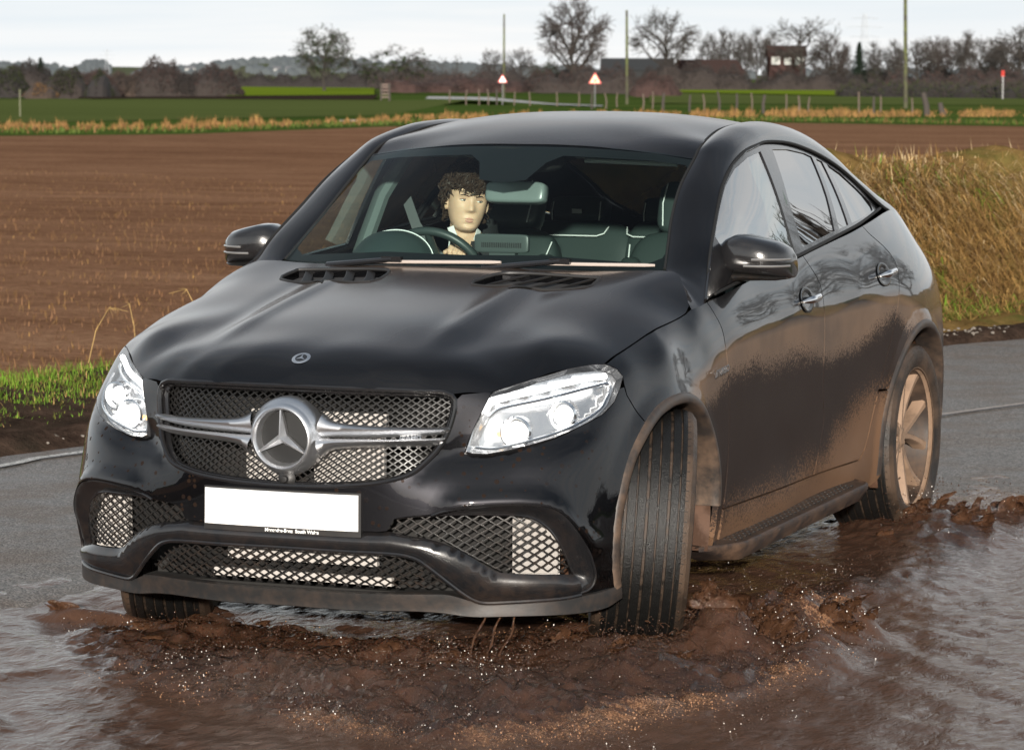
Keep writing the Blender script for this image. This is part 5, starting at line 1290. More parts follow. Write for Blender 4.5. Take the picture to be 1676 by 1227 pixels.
for i in range(115000):
    t = rnd.uniform(9, 18.5) if i % 7 else rnd.uniform(18, 32); k = float(sstep(8.5, 12.5, t)); o_ = rnd.triangular(.95, 3.3, 1.75)
    if rnd.random() > .25+.75*k: continue
    p = E(t, o_); h = vz(t, o_); p.z = h-.03
    hf = h/1.1; out = (E(t, o_-.5)-E(t, o_)).normalized(); fr_ = 1-sstep(1.9, 2.3, o_)
    cl = float(fbm(np.array(p.x*1.6+3), np.array(t*1.6+h*2), 3)); c2 = float(vn3(np.array(t*2.1), np.array(h*3.3+o_)))
    d = (out*rnd.uniform(.1, .9)*fr_+Vector((rnd.gauss(0, .6), rnd.gauss(0, .6), rnd.uniform(-.25, .9)))).normalized()
    top = sstep(.80, 1.0, hf); u = rnd.random()
    if hf < .18: mi = 0 if u < .22 else 1 if u < .50 else 2 if u < .75 else 3
    elif cl > .58 and u < .30: mi = 1 if u < .22 else 0
    elif u < .16+.34*top: mi = 4 if u < .05+.22*top else 2
    elif u < .74: mi = 3
    else: mi = 5
    if c2 < .3 and mi == 2: mi = 5
    sp.append((p, d, rnd.uniform(.12, .36)*(1-.10*top), rnd.uniform(.004, .010), mi, rnd.uniform(.05, .8)))
blades('bank_grass', sp, [G1, G2, S1, S2, S4, S3], 'tall dry grass bank in straw, ochre and olive along the bend of the road', 'grass')
# a few bent dead stems at the edge of the field
m = MB()
for i in range(12):
    t = rnd.uniform(3.2, 9.5); p = E(t, rnd.uniform(2.2, 3.0)); p.z = .1; h = rnd.uniform(.25, .55); a = rnd.uniform(0, 6.3); d = Vector((math.cos(a), math.sin(a), 0)); L = [p, p+Vector((0, 0, h*.6))+d*.05, p+Vector((0, 0, h))+d*.16*h/.4, p+Vector((0, 0, h*.92))+d*.30*h/.4]
    m.tube(L, [.003, .0028, .0025, .0012], 4)
    for q in range(7): e = Vector((rnd.gauss(0, .03), rnd.gauss(0, .03), rnd.uniform(-.05, .01))); m.tube([L[2], L[2]+d*.05+e], [.002, .0008], 3)
o = m.build('dead_stems', S1, smooth=False); tag(o, 'bent dead grass stems standing above the green verge', 'dead grass', None, 'stuff')
m = MB()
for i in range(1500):
    t = rnd.uniform(1.5, 16); p = E(t, rnd.uniform(.24, 1.15)); p.z = vz(t, .7)*.6+.012; r = rnd.uniform(.004, .02)*(1 if rnd.random() < .93 else 1.8); m.ball(p, (r, r*rnd.uniform(.6, 1), r*rnd.uniform(.4, .8)), 3)
M_peb = m_ground('pebble', (.10, .085, .07), (.34, .30, .26), 30, 90); o = m.build('pebbles', M_peb, ang=60); tag(o, 'loose stones and grit along the soil beside the road edge', 'pebbles', None, 'stuff')
# ------------------------------------------------------------------ fields
fe = [B(b, d) for b, d in ((-400, 78), (-250, 88), ((-153.5), 104), ((-98.5), 108), ((-36.3), 126), ((11.4), 132), ((75.5), 140), ((153.5), 131), (320, 118), (480, 100))]
near = [E(t, 2.0) for t in (-34, -20, -8, 0, 5, 10, 16, 22, 28, 34, 40)]
fpoly = near+[Vector((60, 50, 0)), Vector((90, 60, 0))]+fe[::-1]+[Vector((-60, -30, 0))]
o = sheet('field', fpoly, -.012, M_field)
strip = [B(-450, 100), B(-450, 78)]+fe[:]+[B(480, 150), B(300, 170), B((75.5), 190), B((-36.3), 175), B((-153.5), 150)]
o = sheet('grass_strip', [B(b, d) for b, d in ((-420, 76), (-250, 87), ((-153.5), 102), ((-98.5), 106), ((-36.3), 124), ((11.4), 130), ((75.5), 138), ((153.5), 129), (320, 116), (320, 230), ((153.5), 235), ((75.5), 240), ((-25.3), 215), ((-36.3), 160), ((-153.5), 128), (-420, 110))], -.008, M_grassg)
o = sheet('crop_field', [B(b, d) for b, d in ((-420, 112), ((-153.5), 129), ((-36.3), 161), ((-21.6), 216), ((-14.3), 260), ((-43.6), 262), ((-153.5), 258), (-420, 250))], -.004, M_wheat)
o = sheet('bare_strip', [B(b, d) for b, d in (((-129.7), 262), ((-41.8), 263), ((-39.9), 330), ((-83.9), 300), ((-129.7), 285))], .03, M_dark)
o = sheet('bright_field', [B(b, d) for b, d in (((-85.7), 302), ((-41.4), 330), ((-41.4), 520), ((-85.7), 560))], .05, M_bright)
o = sheet('meadow', [B(b, d) for b, d in (((40.7), 236), ((106.6), 232), ((176.2), 232), ((176.2), 420), ((99.3), 500), ((40.7), 420))], .02, M_wheat)
o = sheet('far_meadow', [B(b, d) for b, d in (((46.2), 400), ((101.1), 330), ((101.1), 560), ((46.2), 620))], .10, M_bright)
o = sheet('lane', [B(b, d) for b, d in (((-26.2), 268), ((-14.3), 262), ((-4.8), 250), ((2.2), 232), ((12.3), 215), ((26.9), 205), ((26.9), 211), ((11.4), 226), ((-0.5), 262), ((-7.0), 290), ((-25.3), 300))], .06, simple('lane_tarmac', (.40, .38, .37), .7))
o = sheet('water_channel', [B(b, d) for b, d in (((-51.8), 137), ((-39.0), 138.5), ((-39.0), 141), ((-51.8), 139.5))], .02, simple('ditch_water', (.35, .36, .37), .15))
# stubble stalks on the near part of the field
sp = []
for i in range(60000):
    t = rnd.uniform(1, 26); o_ = 2.0+(rnd.random()**2.0)*48; p = E(t, o_)
    if t > 9.5 and o_ < 5: continue
    cl = float(fbm(np.array(p.x*.8), np.array(p.y*.8), 3))
    if cl < .34: continue
    p.z = -.02; u = rnd.random(); sp.append((p, Vector((rnd.gauss(0, .35), rnd.gauss(0, .35), 1)).normalized(), rnd.uniform(.03, .09), rnd.uniform(.005, .012), 0 if u < .5 else 1 if u < .95 else 2, rnd.uniform(0, .3)))
blades('stubble', sp, [S3, bl_mat('stubble_brown', (.24, .125, .06)), S2], 'brown rotting stubble standing in the ploughed field', 'stubble')
# orange tussocks on the far bank of the field
sp = []
for i in range(14000):
    b = rnd.uniform((-168.1), (168.9)); f = (b-(-153.5))/((153.5)-(-153.5))
    d0 = np.interp(b, [(-168.1), (-153.5), (-98.5), (-36.3), (75.5), (153.5)], [110, 114, 117, 136, 160, 165]); n = float(vn(np.array(b*.35), np.array(1.5))); n = n*.6+.4*float(vn2(np.array(b*1.1), np.array(4.)))
    if n < (.38 if b < (-32.6) else .36) and rnd.random() < .85: continue
    d = d0+rnd.uniform(-2.5, 3.5) if b < (-32.6) else d0+rnd.uniform(-6, 22); p = B(b, d); h = rnd.uniform(.2, .5)*(.35+1.6*max(0, n-.42)); p.z = 0
    u = rnd.random(); sp.append((p, Vector((rnd.gauss(0, .3), rnd.gauss(0, .3), 1)).normalized(), h*1.25*rnd.uniform(.5, 1.2), rnd.uniform(.02, .05), 0 if u < .55 else 1 if u < .8 else 2, rnd.uniform(0, .35)))
for i in range(2600):
    b = rnd.uniform((-168.1), (168.9)); d0 = np.interp(b, [(-168.1), (-153.5), (-98.5), (-36.3), (11.4), (75.5), (153.5)], [100, 106, 110, 128, 134, 142, 133]); p = B(b, d0+rnd.uniform(-1.5, 8)); p.z = 0
    sp.append((p, Vector((rnd.gauss(0, .3), rnd.gauss(0, .3), 1)).normalized(), rnd.uniform(.08, .26), rnd.uniform(.03, .07), 3 if rnd.random() < .8 else 2, .1))
blades('tussocks', sp, [bl_mat('tussock_orange', (.31, .165, .062)), S2, S3, bl_mat('strip_green', (.085, .12, .022))], 'orange dead tussock grass along the far side of the ploughed field', 'tussock grass')
# ------------------------------------------------------------------ bare winter trees
M_bark = simple('winter_bark', (.034, .028, .024), .9); M_bark2 = simple('reddish_twigs', (.042, .031, .027), .9); M_ivy = bl_mat('ivy', (.035, .050, .016)); M_twig = simple('grey_twigs', (.042, .035, .030), .9)
def tree_mesh(name, seed, h=14., wid=.42, base=.30, fork=.26, limbs=9, sub=7, tw=6, tl=4, ivy=0, lean=0, bushy=False, mats=(None, None), thin=1., rise=.5):
    r = random.Random(seed); T = MB(); Cm = MB(); iv = []; ec = Vector((lean*h, 0, h*(base+(1-base)/2))); er = Vector((wid*h, wid*h, h*(1-base)/2))
    def shell(d, k): return ec+Vector((d.x*er.x*k, d.y*er.y*k, d.z*er.z*k))
    def curve(a, b, sag, n, wob):
        L = []; w1 = Vector((r.gauss(0, 1), r.gauss(0, 1), r.gauss(0, 1)))*wob*(b-a).length; w2 = Vector((r.gauss(0, 1), r.gauss(0, 1), r.gauss(0, 1)))*wob*.5*(b-a).length
        for i in range(n+1): f = i/n; L.append(a.lerp(b, f)+Vector((0, 0, -sag*math.sin(math.pi*f)))+w1*math.sin(math.pi*f)+w2*math.sin(2*math.pi*f))
        return L
    R0 = h*.022*thin; top = Vector((lean*h*.4, 0, h*fork)); starts = []
    if bushy: starts = [Vector((r.gauss(0, .05)*h, r.gauss(0, .05)*h, 0)) for _ in range(limbs)]
    else:
        tr = curve(Vector((0, 0, -.3)), top, 0, 5, .03); tr += curve(top, shell(Vector((0, 0, 1)), .55), 0, 6, .05)[1:]; T.tube(tr, [R0*(1.5 if i == 0 else 1-.085*i) for i in range(len(tr))], 8, cap=False)
    for a in range(limbs):
        th_ = 6.283*(a*.618)+r.uniform(-.25, .25); z = -0.45+1.35*(a+.5)/limbs+r.uniform(-.1, .1); z = max(-.6, min(.95, z)); q = math.sqrt(max(0, 1-z*z)); d = Vector((q*math.cos(th_), q*math.sin(th_), z)); e_ = shell(d, r.uniform(.70, .92))
        s_ = starts[a] if bushy else tr[min(len(tr)-2, 4+int((a/limbs)*5))]; L = curve(s_, e_, h*.05*(1-z)*rise, 7, .07); rl = R0*(.55 if not bushy else .35); (T if not bushy else Cm).tube(L, [rl*(1-.80*i/7) for i in range(8)], 6, cap=False)
        for b in range(sub):
            f = r.uniform(.28, 1.); i = min(6, int(f*7)); p = L[i].lerp(L[i+1], f*7-i); dd = (d+Vector((r.gauss(0, .45), r.gauss(0, .45), r.gauss(0, .45)))).normalized(); g = shell(dd, r.uniform(.72, 1.02)); g = p+(g-p)*min(1, .34*h/max(.1, (g-p).length)); L2 = curve(p, g, 0, 4, .10); Cm.tube(L2, [rl*.36*(1-.72*k/4) for k in range(5)], 4, cap=False)
            if ivy:
                for _ in range(ivy): k = r.randrange(5); iv.append(L2[k]+Vector((r.gauss(0, 1), r.gauss(0, 1), r.gauss(0, 1)))*h*.03)
            for c in range(tw):
                k = r.uniform(.25, 1)*4; i2 = min(3, int(k)); p2 = L2[i2].lerp(L2[i2+1], k-i2); d2 = ((p2-ec).normalized()*.7+Vector((r.gauss(0, .6), r.gauss(0, .6), r.gauss(.15, .5)))).normalized(); g2 = p2+d2*h*r.uniform(.05, .13); L3 = curve(p2, g2, 0, 2, .12); Cm.tube(L3, [.040*thin*h/14+.010, .030*thin*h/14+.008, .018*thin], 3, cap=False)
                for e3 in range(tl): p3 = L3[r.randrange(1, 3)]; d3 = (d2+Vector((r.gauss(0, .7), r.gauss(0, .7), r.gauss(.1, .6)))).normalized(); Cm.tube([p3, p3+d3*h*r.uniform(.025, .06)], [.026*thin*h/14+.010, .012], 3, cap=False)
    ms = []
    for q, nm, mt in ((T, 'trunk', mats[0] or M_bark), (Cm, 'crown', mats[1] or M_twig)):
        if nm == 'crown' and iv:
            for p in iv:
                for _ in range(3):
                    c = Vector(p)+Vector((r.gauss(0, .25), r.gauss(0, .25), r.gauss(0, .25))); a = Vector((r.gauss(0, 1), r.gauss(0, 1), r.gauss(0, 1))).normalized()*.20; b = a.orthogonal().normalized()*.15; q.add([c-a, c+b, c+a, c-b], [(0, 1, 2, 3)], 1)
        me = bpy.data.meshes.new(name+'_'+nm); me.from_pydata(q.V, [], q.F); me.materials.append(mt); me.materials.append(M_ivy); me.polygons.foreach_set('material_index', q.M); me.update(); ms.append((nm, me))
    return ms
TM_ = {'oak': tree_mesh('oak', 4, 14, .46, .26, .28, 10, 8, 6, 3, thin=1.35), 'ash': tree_mesh('ash', 12, 16, .40, .20, .18, 13, 8, 7, 3, mats=(None, M_bark2), rise=.2, thin=1.35), 'old': tree_mesh('old', 31, 15, .48, .22, .34, 9, 6, 5, 3, thin=1.25),
 'ivy': tree_mesh('ivied', 9, 12, .44, .22, .26, 11, 8, 5, 3, ivy=4), 'slim': tree_mesh('slim', 17, 12, .20, .18, .3, 9, 7, 6, 4, rise=.1), 'scrub': tree_mesh('scrub', 23, 6, .55, .04, .1, 9, 7, 6, 4, bushy=True, mats=(None, M_bark2)), 'thorn': tree_mesh('thorn', 41, 6, .60, .05, .1, 10, 8, 6, 4, bushy=True, ivy=1), 'thin': tree_mesh('thin', 51, 9, .26, .28, .4, 6, 4, 4, 3, thin=.7)}
def put_tree(kind, b, d, h, label, group=None, rz=0., wx=1., cat='tree', name='bare_tree'):
    ms = TM_[kind]; hh = {'oak': 14, 'ash': 16, 'old': 15, 'ivy': 12, 'slim': 12, 'scrub': 6, 'thorn': 6, 'thin': 9}[kind]
    e = empty(name, B(b, d)); s_ = h/hh; e.scale = (s_*wx, s_*wx, s_); e.rotation_euler = (0, 0, rz)
    for nm, me in ms:
        if len(me.polygons) == 0: continue
        o = bpy.data.objects.new(nm, me); col.objects.link(o); o.parent = e
    return tag(e, label, cat, group)
put_tree('ivy', (-56.4), 420, 8.2, 'round ivy-clad tree standing alone at the edge of the bright green field', None, .4, 1.15)
put_tree('thorn', (-36.3), 430, 6.3, 'bushy dark tree just right of the ivy-clad round tree', None, 1.2, 1.5)
put_tree('ash', (18.3), 500, 13.9, 'tallest bare tree with wide twiggy crown behind the yellow warning sign', None, .5, .95)
put_tree('oak', (45.2), 520, 12.2, 'spreading bare oak right of the mossy middle pole, above the barn roof', None, 2.1, .95)
put_tree('old', (86.1), 520, 11.6, 'gnarled bare tree standing in front of the red brick house', None, .9, 1.05)
put_tree('thin', (-21.2), 480, 4.8, 'small ragged tree with thin trunk left of the white-faced road sign', None, .3, .8)
put_tree('thin', (-16.5), 500, 5.2, 'taller thin leaning sapling close behind the small ragged tree', None, 2.3, .8)
put_tree('oak', (-5.9), 560, 6.4, 'small round-headed bare tree just left of the thin pole by the lane', None, 1.0, .8)
put_tree('oak', (2.2), 560, 6.6, 'small round-headed bare tree just right of the thin pole by the lane', None, 2.9, .9)
put_tree('thorn', (9.2), 540, 5.2, 'dark ivied thorn left of the tallest bare tree', None, 2.0, .9)
for i, px in enumerate(((58.2), (61.9), (65.6), (69.2), (72.9), (76.6))):
    put_tree('slim', px, 600+8*(i % 3), 9.6+(i*37 % 10)*.14, 'slender grey tree in the close row behind the barn roof', 'slender trees in a row behind the barn', i*1.3, .9)
for i, (px, h, k) in enumerate((((94.5), 8.4, 'ash'), ((98.5), 7.2, 'slim'), ((107.3), 7.6, 'slim'), ((111.7), 6.8, 'oak'), ((114.3), 7.6, 'slim'), ((120.9), 8.0, 'oak'), ((126.0), 8.6, 'ash'), ((130.8), 8.4, 'oak'), ((134.8), 9.0, 'slim'), ((139.2), 8.4, 'oak'), ((143.6), 8.2, 'slim'), ((146.9), 8.6, 'ash'), ((152.0), 10.2, 'oak'), ((157.9), 10., 'ash'))):
    put_tree(k, px, 520+11*(i % 4), h, 'bare tree in the long belt above the right-hand hedge', 'bare trees of the belt above the right-hand hedge', i*.9, 1.)
def conifer(b, d, h, label):
    e = empty('conifer', B(b, d)); r = random.Random(int(h*100)); m = MB(); m.tube([Vector((0, 0, 0)), Vector((0, 0, h*.95))], [h*.02, h*.004], 6); m.build('trunk', M_bark, e)
    m = MB()
    for i in range(1400):
        f = r.random()**.7; z = h*(1-f)*.96+h*.04; R0 = h*.24*f+.1; a = r.uniform(0, 6.3); q = R0*r.uniform(.3, 1.1); c = Vector((q*math.cos(a), q*math.sin(a), z)); u = Vector((math.cos(a), math.sin(a), -.5)).normalized()*h*.06; v = Vector((-math.sin(a), math.cos(a), 0))*h*.02
        m.add([c-v, c+u, c+v, c-u*.3], [(0, 1, 2, 3)])
    m.build('crown', bl_mat('conifer_needles', (.020, .032, .020)), e, smooth=False); tag(e, label, 'conifer')
conifer((103.3), 500, 7.2, 'dark pointed conifer between the brick house and the mossy tall pole')
conifer((-141.0), 330, 3.6, 'dark pointed conifer rising from the scrub at the left')
conifer((-146.5), 340, 3.1, 'smaller pointed conifer left of the taller one in the scrub')
# hedges, scrub and woodland edges: twiggy masses
def twigs(name, size, n, mats, seed, qs=.3, top=.3):
    """a thicket filling a box: dense twig faces round a dark core"""
    r = random.Random(seed); lx, ly, h = size; m = MB()
    def H_(x): return h*(.72+.28*math.sin(x*2.1/max(1, ly)+seed)*math.sin(x*.83+seed*2)+.10*math.sin(x*3.7+seed))
    if lx < 9:
        H0 = H_; H_ = lambda x: h*(.35+.65*math.sqrt(max(0, 1-(2*x/lx)**2)))*(.93+.10*math.sin(x*3.1+seed))
    N = max(8, int(lx/1.2)); core = []
    for i in range(N+1):
        x = -lx/2+lx*i/N; hh = H_(x)*.80; w_ = ly/2*(.85+.15*math.sin(x+seed)); k = min(1, min(i, N-i)/1.5+.15)
        core.append([Vector((x, w_*c*k, hh*s_*k)) for c, s_ in ((-1, -.1), (-1, .55), (-.6, .9), (0, 1), (.6, .9), (1, .55), (1, -.1))])
    m.grid(core, 0)
    for i in range(n):
        x = r.uniform(-lx/2, lx/2); hh = H_(x); a = r.uniform(0, math.pi); k = min(1, (lx/2-abs(x))/1.5+.2); c = Vector((x, ly/2*math.cos(a)*r.uniform(.8, 1.1)*k, hh*(math.sin(a)**.6)*r.uniform(.72, 1.06)*k))
        u = Vector((r.gauss(0, .5), r.gauss(0, .5), r.uniform(.3, 1.2))).normalized()*qs*r.uniform(.5, 1.4); v = u.orthogonal().normalized()*qs*.16
        m.add([c-v, c+v, c+u], [(0, 1, 2)], r.randrange(len(mats)))
    me = bpy.data.meshes.new(name); me.from_pydata(m.V, [], m.F)
    for t in mats: me.materials.append(t)
    me.polygons.foreach_set('material_index', m.M); me.update(); return me
TW1 = simple('hedge_twig', (.034, .026, .023), .95); TW2 = simple('hedge_red_twig', (.052, .028, .024), .95); TW3 = bl_mat('hedge_green', (.040, .050, .018)); TW4 = simple('bramble', (.052, .036, .028), .95); TW5 = simple('dark_twig', (.024, .020, .019), .95)
def hedge(name, cat, b0, d0, b1, d1, h, mats, n, label, depth=3., qs=.35, group=None, z=0):
    p, q = B(b0, d0), B(b1, d1); L = (q-p).length; o = bpy.data.objects.new(name, twigs(name, (L, depth, h), n, mats, int(b0*7+h*13) % 97, qs)); col.objects.link(o); c = (p+q)/2; o.location = (c.x, c.y, z); o.rotation_euler = (0, 0, math.atan2(q.y-p.y, q.x-p.x)); return tag(o, label, cat, group)
hedge('hedge', 'hedge', (97.4), 330, (161.5), 300, 2.0, [TW5, TW3, TW1], 4200, 'long trimmed dark hedge across the right, behind the tall pole', 2.5, .3)
hedge('hedge', 'hedge', (110.3), 430, (165.2), 420, 3.2, [TW1, TW2, TW5], 4000, 'higher reddish brown hedge just behind the long trimmed one at the right', 4, .4)
hedge('hedge', 'hedge', (37.0), 470, (72.7), 470, 4.5, [TW1, TW5, TW1], 3400, 'dark bare hedge in front of the long barn', 4, .4)
hedge('hedge', 'hedge', (71.8), 474, (106.6), 474, 3.1, [TW1, TW5, TW1], 2600, 'lower dark bare hedge in front of the brick house', 4, .4)
hedge('hedge', 'hedge', (-83.9), 585, (-36.3), 585, 3.1, [TW5, TW1], 3200, 'dark straight hedge behind the bright green field', 3, .4)
hedge('hedge', 'hedge', (-38.1), 400, (4.0), 420, 2.4, [TW2, TW1, TW2, TW4], 3800, 'russet bramble hedge beside the lane, left of the white-faced sign', 5, .4)
hedge('hedge', 'hedge', (-43.6), 560, (29.7), 540, 3.9, [TW1, TW5], 3600, 'tall dark thicket behind the russet bramble hedge', 6, .45)
hedge('hedge', 'hedge', (34.8), 330, (50.2), 330, 2.2, [TW2, TW2, TW1], 1800, 'clipped red-brown beech hedge behind the middle pole', 3, .3)
hedge('hedge', 'hedge', (2.2), 420, (40.7), 420, 3.6, [TW1, TW2, TW5], 2600, 'brown hedge under the tallest bare tree', 5, .4)
for i, (a, b, d, h, mt, lb) in enumerate((((-160.8), (-147.1), 300, 2.7, [TW5, TW3], 'dark rounded bush at the far left edge of the scrub'), ((-149.8), (-138.8), 330, 3.2, [TW1, TW5], 'brown bush behind the gap of pale grass in the scrub'), ((-137.4), (-128.8), 290, 2.5, [TW1, TW3, TW5], 'olive bush right of the pale grass mound'), ((-130.6), (-119.6), 300, 2.2, [TW1, TW2], 'low reddish bush in the middle of the scrub'), ((-126.0), (-120.9), 285, 2.4, [TW5, TW3], 'narrow dark green bush in the middle of the scrub'), ((-120.5), (-109.5), 310, 2.1, [TW4, TW1], 'low pale brown bush left of the tall purple one'), ((-111.0), (-100.0), 310, 3.4, [TW1, TW2, TW1], 'tall purple-brown bush, highest of the scrub'), ((-101.3), (-93.0), 310, 2.2, [TW1, TW5], 'low dark bush between the two purple-brown ones'), ((-94.5), (-83.5), 310, 2.9, [TW1, TW5, TW2], 'rounded purple-brown bush at the right end of the scrub'))):
    hedge('bush', 'bush', a-(b-a)*.28, d, b+(b-a)*.28, d, h, mt, 2600, lb, 5, .3)
hedge('hedge', 'hedge', (-164.5), 345, (-83.0), 345, 2.3, [TW1, TW5, TW2], 5200, 'dark continuous thicket behind the scrub bushes at the left', 5, .35)
hedge('bush', 'bush', (119.8), 560, (165.2), 560, 4.6, [TW1, TW5], 3000, 'dark undergrowth at the foot of the belt of bare trees', 8, .5)
hedge('bush', 'bush', (91.9), 540, (121.2), 545, 4.2, [TW1, TW5, TW3], 2200, 'dark undergrowth round the pointed conifer', 6, .5)
hedge('bush', 'bush', (-146.2), 275, (-135.9), 275, 1.2, [TW4, S3], 900, 'mound of pale dead grass in a gap of the scrub', 4, .25)
# wooded rise on the skyline
M_far = simple('far_woodland_hazed', (.085, .098, .105), 1.); M_hill = m_ground('far_slope', (.09, .115, .06), (.13, .13, .085), .004, .03)  # woods get distance haze as a blue-grey tint in the base colour
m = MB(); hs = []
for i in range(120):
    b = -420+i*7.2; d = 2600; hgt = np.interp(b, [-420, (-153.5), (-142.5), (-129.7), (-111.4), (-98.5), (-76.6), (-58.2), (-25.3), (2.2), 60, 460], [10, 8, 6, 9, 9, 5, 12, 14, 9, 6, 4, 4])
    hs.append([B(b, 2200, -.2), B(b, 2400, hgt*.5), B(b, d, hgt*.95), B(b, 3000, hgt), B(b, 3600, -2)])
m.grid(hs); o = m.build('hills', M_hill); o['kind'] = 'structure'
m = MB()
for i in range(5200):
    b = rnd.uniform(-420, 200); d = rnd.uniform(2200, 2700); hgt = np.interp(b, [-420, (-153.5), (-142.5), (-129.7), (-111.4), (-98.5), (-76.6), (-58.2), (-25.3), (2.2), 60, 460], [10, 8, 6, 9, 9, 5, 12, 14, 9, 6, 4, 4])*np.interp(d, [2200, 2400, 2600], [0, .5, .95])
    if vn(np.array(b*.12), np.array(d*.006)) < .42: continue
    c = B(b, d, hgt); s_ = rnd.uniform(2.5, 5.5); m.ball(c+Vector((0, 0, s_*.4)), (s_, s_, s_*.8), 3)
o = m.build('far_woods', M_far, smooth=False); tag(o, 'distant woods along the low skyline, bluish haze put into their colour', 'woods', None, 'stuff')
for px, d, w_, lb in (((-96.3), 2300, 7, 'pale far building with a long low roof on the skyline'), ((-70.5), 2300, 4.6, 'white far house left of the ivy-clad tree'), ((-67.0), 2300, 3.4, 'smaller white far house beside the other white one')):
    e = empty('far_house', B(px, d)); e.rotation_euler = (0, 0, yaw); m = MB(); m.box((0, 0, 2.6+1.5), (w_, 6, 5.2)); m.build('wall', simple('far_render', (.42, .42, .41), .8), e, False); m = MB(); m.add([(-w_/2-.3, -3.4, 6.6), (w_/2+.3, -3.4, 6.6), (w_/2+.3, 0, 8.4), (-w_/2-.3, 0, 8.4), (w_/2+.3, 3.4, 6.6), (-w_/2-.3, 3.4, 6.6)], [(0, 1, 2, 3), (3, 2, 4, 5), (0, 3, 5), (1, 4, 2)]); m.build('roof', simple('far_slate', (.14, .14, .15), .8), e, False); tag(e, lb, 'house')
# ------------------------------------------------------------------ brick house and barns
M_brick = m_ground('red_brick', (.046, .029, .028), (.072, .042, .039), 3, 20); M_tile = m_ground('roof_tile', (.042, .028, .026), (.066, .043, .038), 3, 20); M_wfr = simple('white_window_frame', (.75, .75, .73), .5); M_pane = simple('window_pane', (.45, .46, .44), .1)
def gable(name, b, d, w_, dp, hw, hr_, rz, wall, roof, label, cat, windows=(), chim=False):
    e = empty(name, B(b, d)); e.rotation_euler = (0, 0, yaw+rz); m = MB()
    m.add([(-w_/2, -dp/2, -.3), (w_/2, -dp/2, -.3), (w_/2, dp/2, -.3), (-w_/2, dp/2, -.3), (-w_/2, -dp/2, hw), (w_/2, -dp/2, hw), (w_/2, dp/2, hw), (-w_/2, dp/2, hw), (-w_/2, 0, hr_), (w_/2, 0, hr_)], [(0, 1, 5, 4), (2, 3, 7, 6), (1, 2, 6, 9, 5), (3, 0, 4, 8, 7)]); m.build('wall', wall, e, False)
    m = MB()
    for sg in (-1, 1):
        a = [(-w_/2-.3, sg*(dp/2+.35), hw-.25), (w_/2+.3, sg*(dp/2+.35), hw-.25), (w_/2+.3, 0, hr_+.05), (-w_/2-.3, 0, hr_+.05)]; m.add(a+[(x, y, z+.15) for x, y, z in a], [(0, 1, 2, 3), (7, 6, 5, 4), (0, 4, 5, 1), (1, 5, 6, 2), (3, 7, 4, 0)])
    ro_ = m.build('roof', roof, e, False)
    if chim: m = MB(); m.box((w_*.36, 0, hr_+.5), (.9, .7, 1.6)); m.build('chimney', wall, ro_, False)
    for x, z, ww, wh in windows:
        m = MB(); m.box((x, -dp/2-.03, z), (ww+.2, .1, wh+.2)); f = m.build('window', M_wfr, e, False); m = MB()
        for k in (-1, 1): m.box((x+k*ww/4, -dp/2-.09, z), (ww/2-.08, .03, wh-.1))
        m.build('pane', M_pane, f, False)
    return tag(e, label, cat)
gable('brick_house', (81.5), 540, 5.8, 6, 5.4, 6.8, 0, M_brick, M_tile, 'red brick house with three white windows behind the gnarled bare tree', 'house', ((-1.9, 4.55, 1.1, 1.0), (0, 4.45, .8, .85), (1.9, 4.55, 1.1, 1.0)))
gable('barn', (58.1), 540, 9.5, 8, 2.7, 4.5, .3, M_brick, M_tile, 'long red-roofed barn right of the spreading oak', 'barn')
gable('barn', (37.0), 580, 12, 9, 3.2, 4.9, 0, simple('dark_cladding', (.022, .023, .024), .95), simple('dark_sheet_roof', (.022, .024, .026), .95), 'long dark shed roof behind the middle pole', 'barn')
# ------------------------------------------------------------------ poles, pylons, fences and signs
def m_pole():
    t = NT('mossy_pole'); n = t.noise(3, 4); z = t.xyz()[2]; t.set(Base_Color=t.mix(t.math('MULTIPLY', t.rng(n, .4, .6), t.rng(z, 1, 4, .3, 1)), (.055, .048, .035), (.11, .13, .035)), Roughness=.9); return t.m
M_pole = m_pole()
def pole(b, d, h, r, label, lean=0.):
    e = empty('telegraph_pole', B(b, d)); m = MB(); m.tube([Vector((0, 0, -.3)), Vector((lean*h/2, 0, h/2)), Vector((lean*h, 0, h))], [r, r*.85, r*.7], 10); m.build('shaft', M_pole, e); m = MB(); m.box((lean*h, 0, h-.35), (.1, .1, .35)); m.build('step_iron', M_wire, e, False); tag(e, label, 'pole')
pole((117.4), 205, 9.2, .135, 'tallest mossy telegraph pole at the right, topping out of the picture', -.018)
pole((34.1), 230, 6.4, .11, 'mossy telegraph pole between the two big bare trees', -.01)
pole((-2.7), 300, 7.4, .11, 'thin dark telegraph pole behind the white-faced road sign')
M_gal = simple('galvanised_steel', (.42, .44, .47), .7)
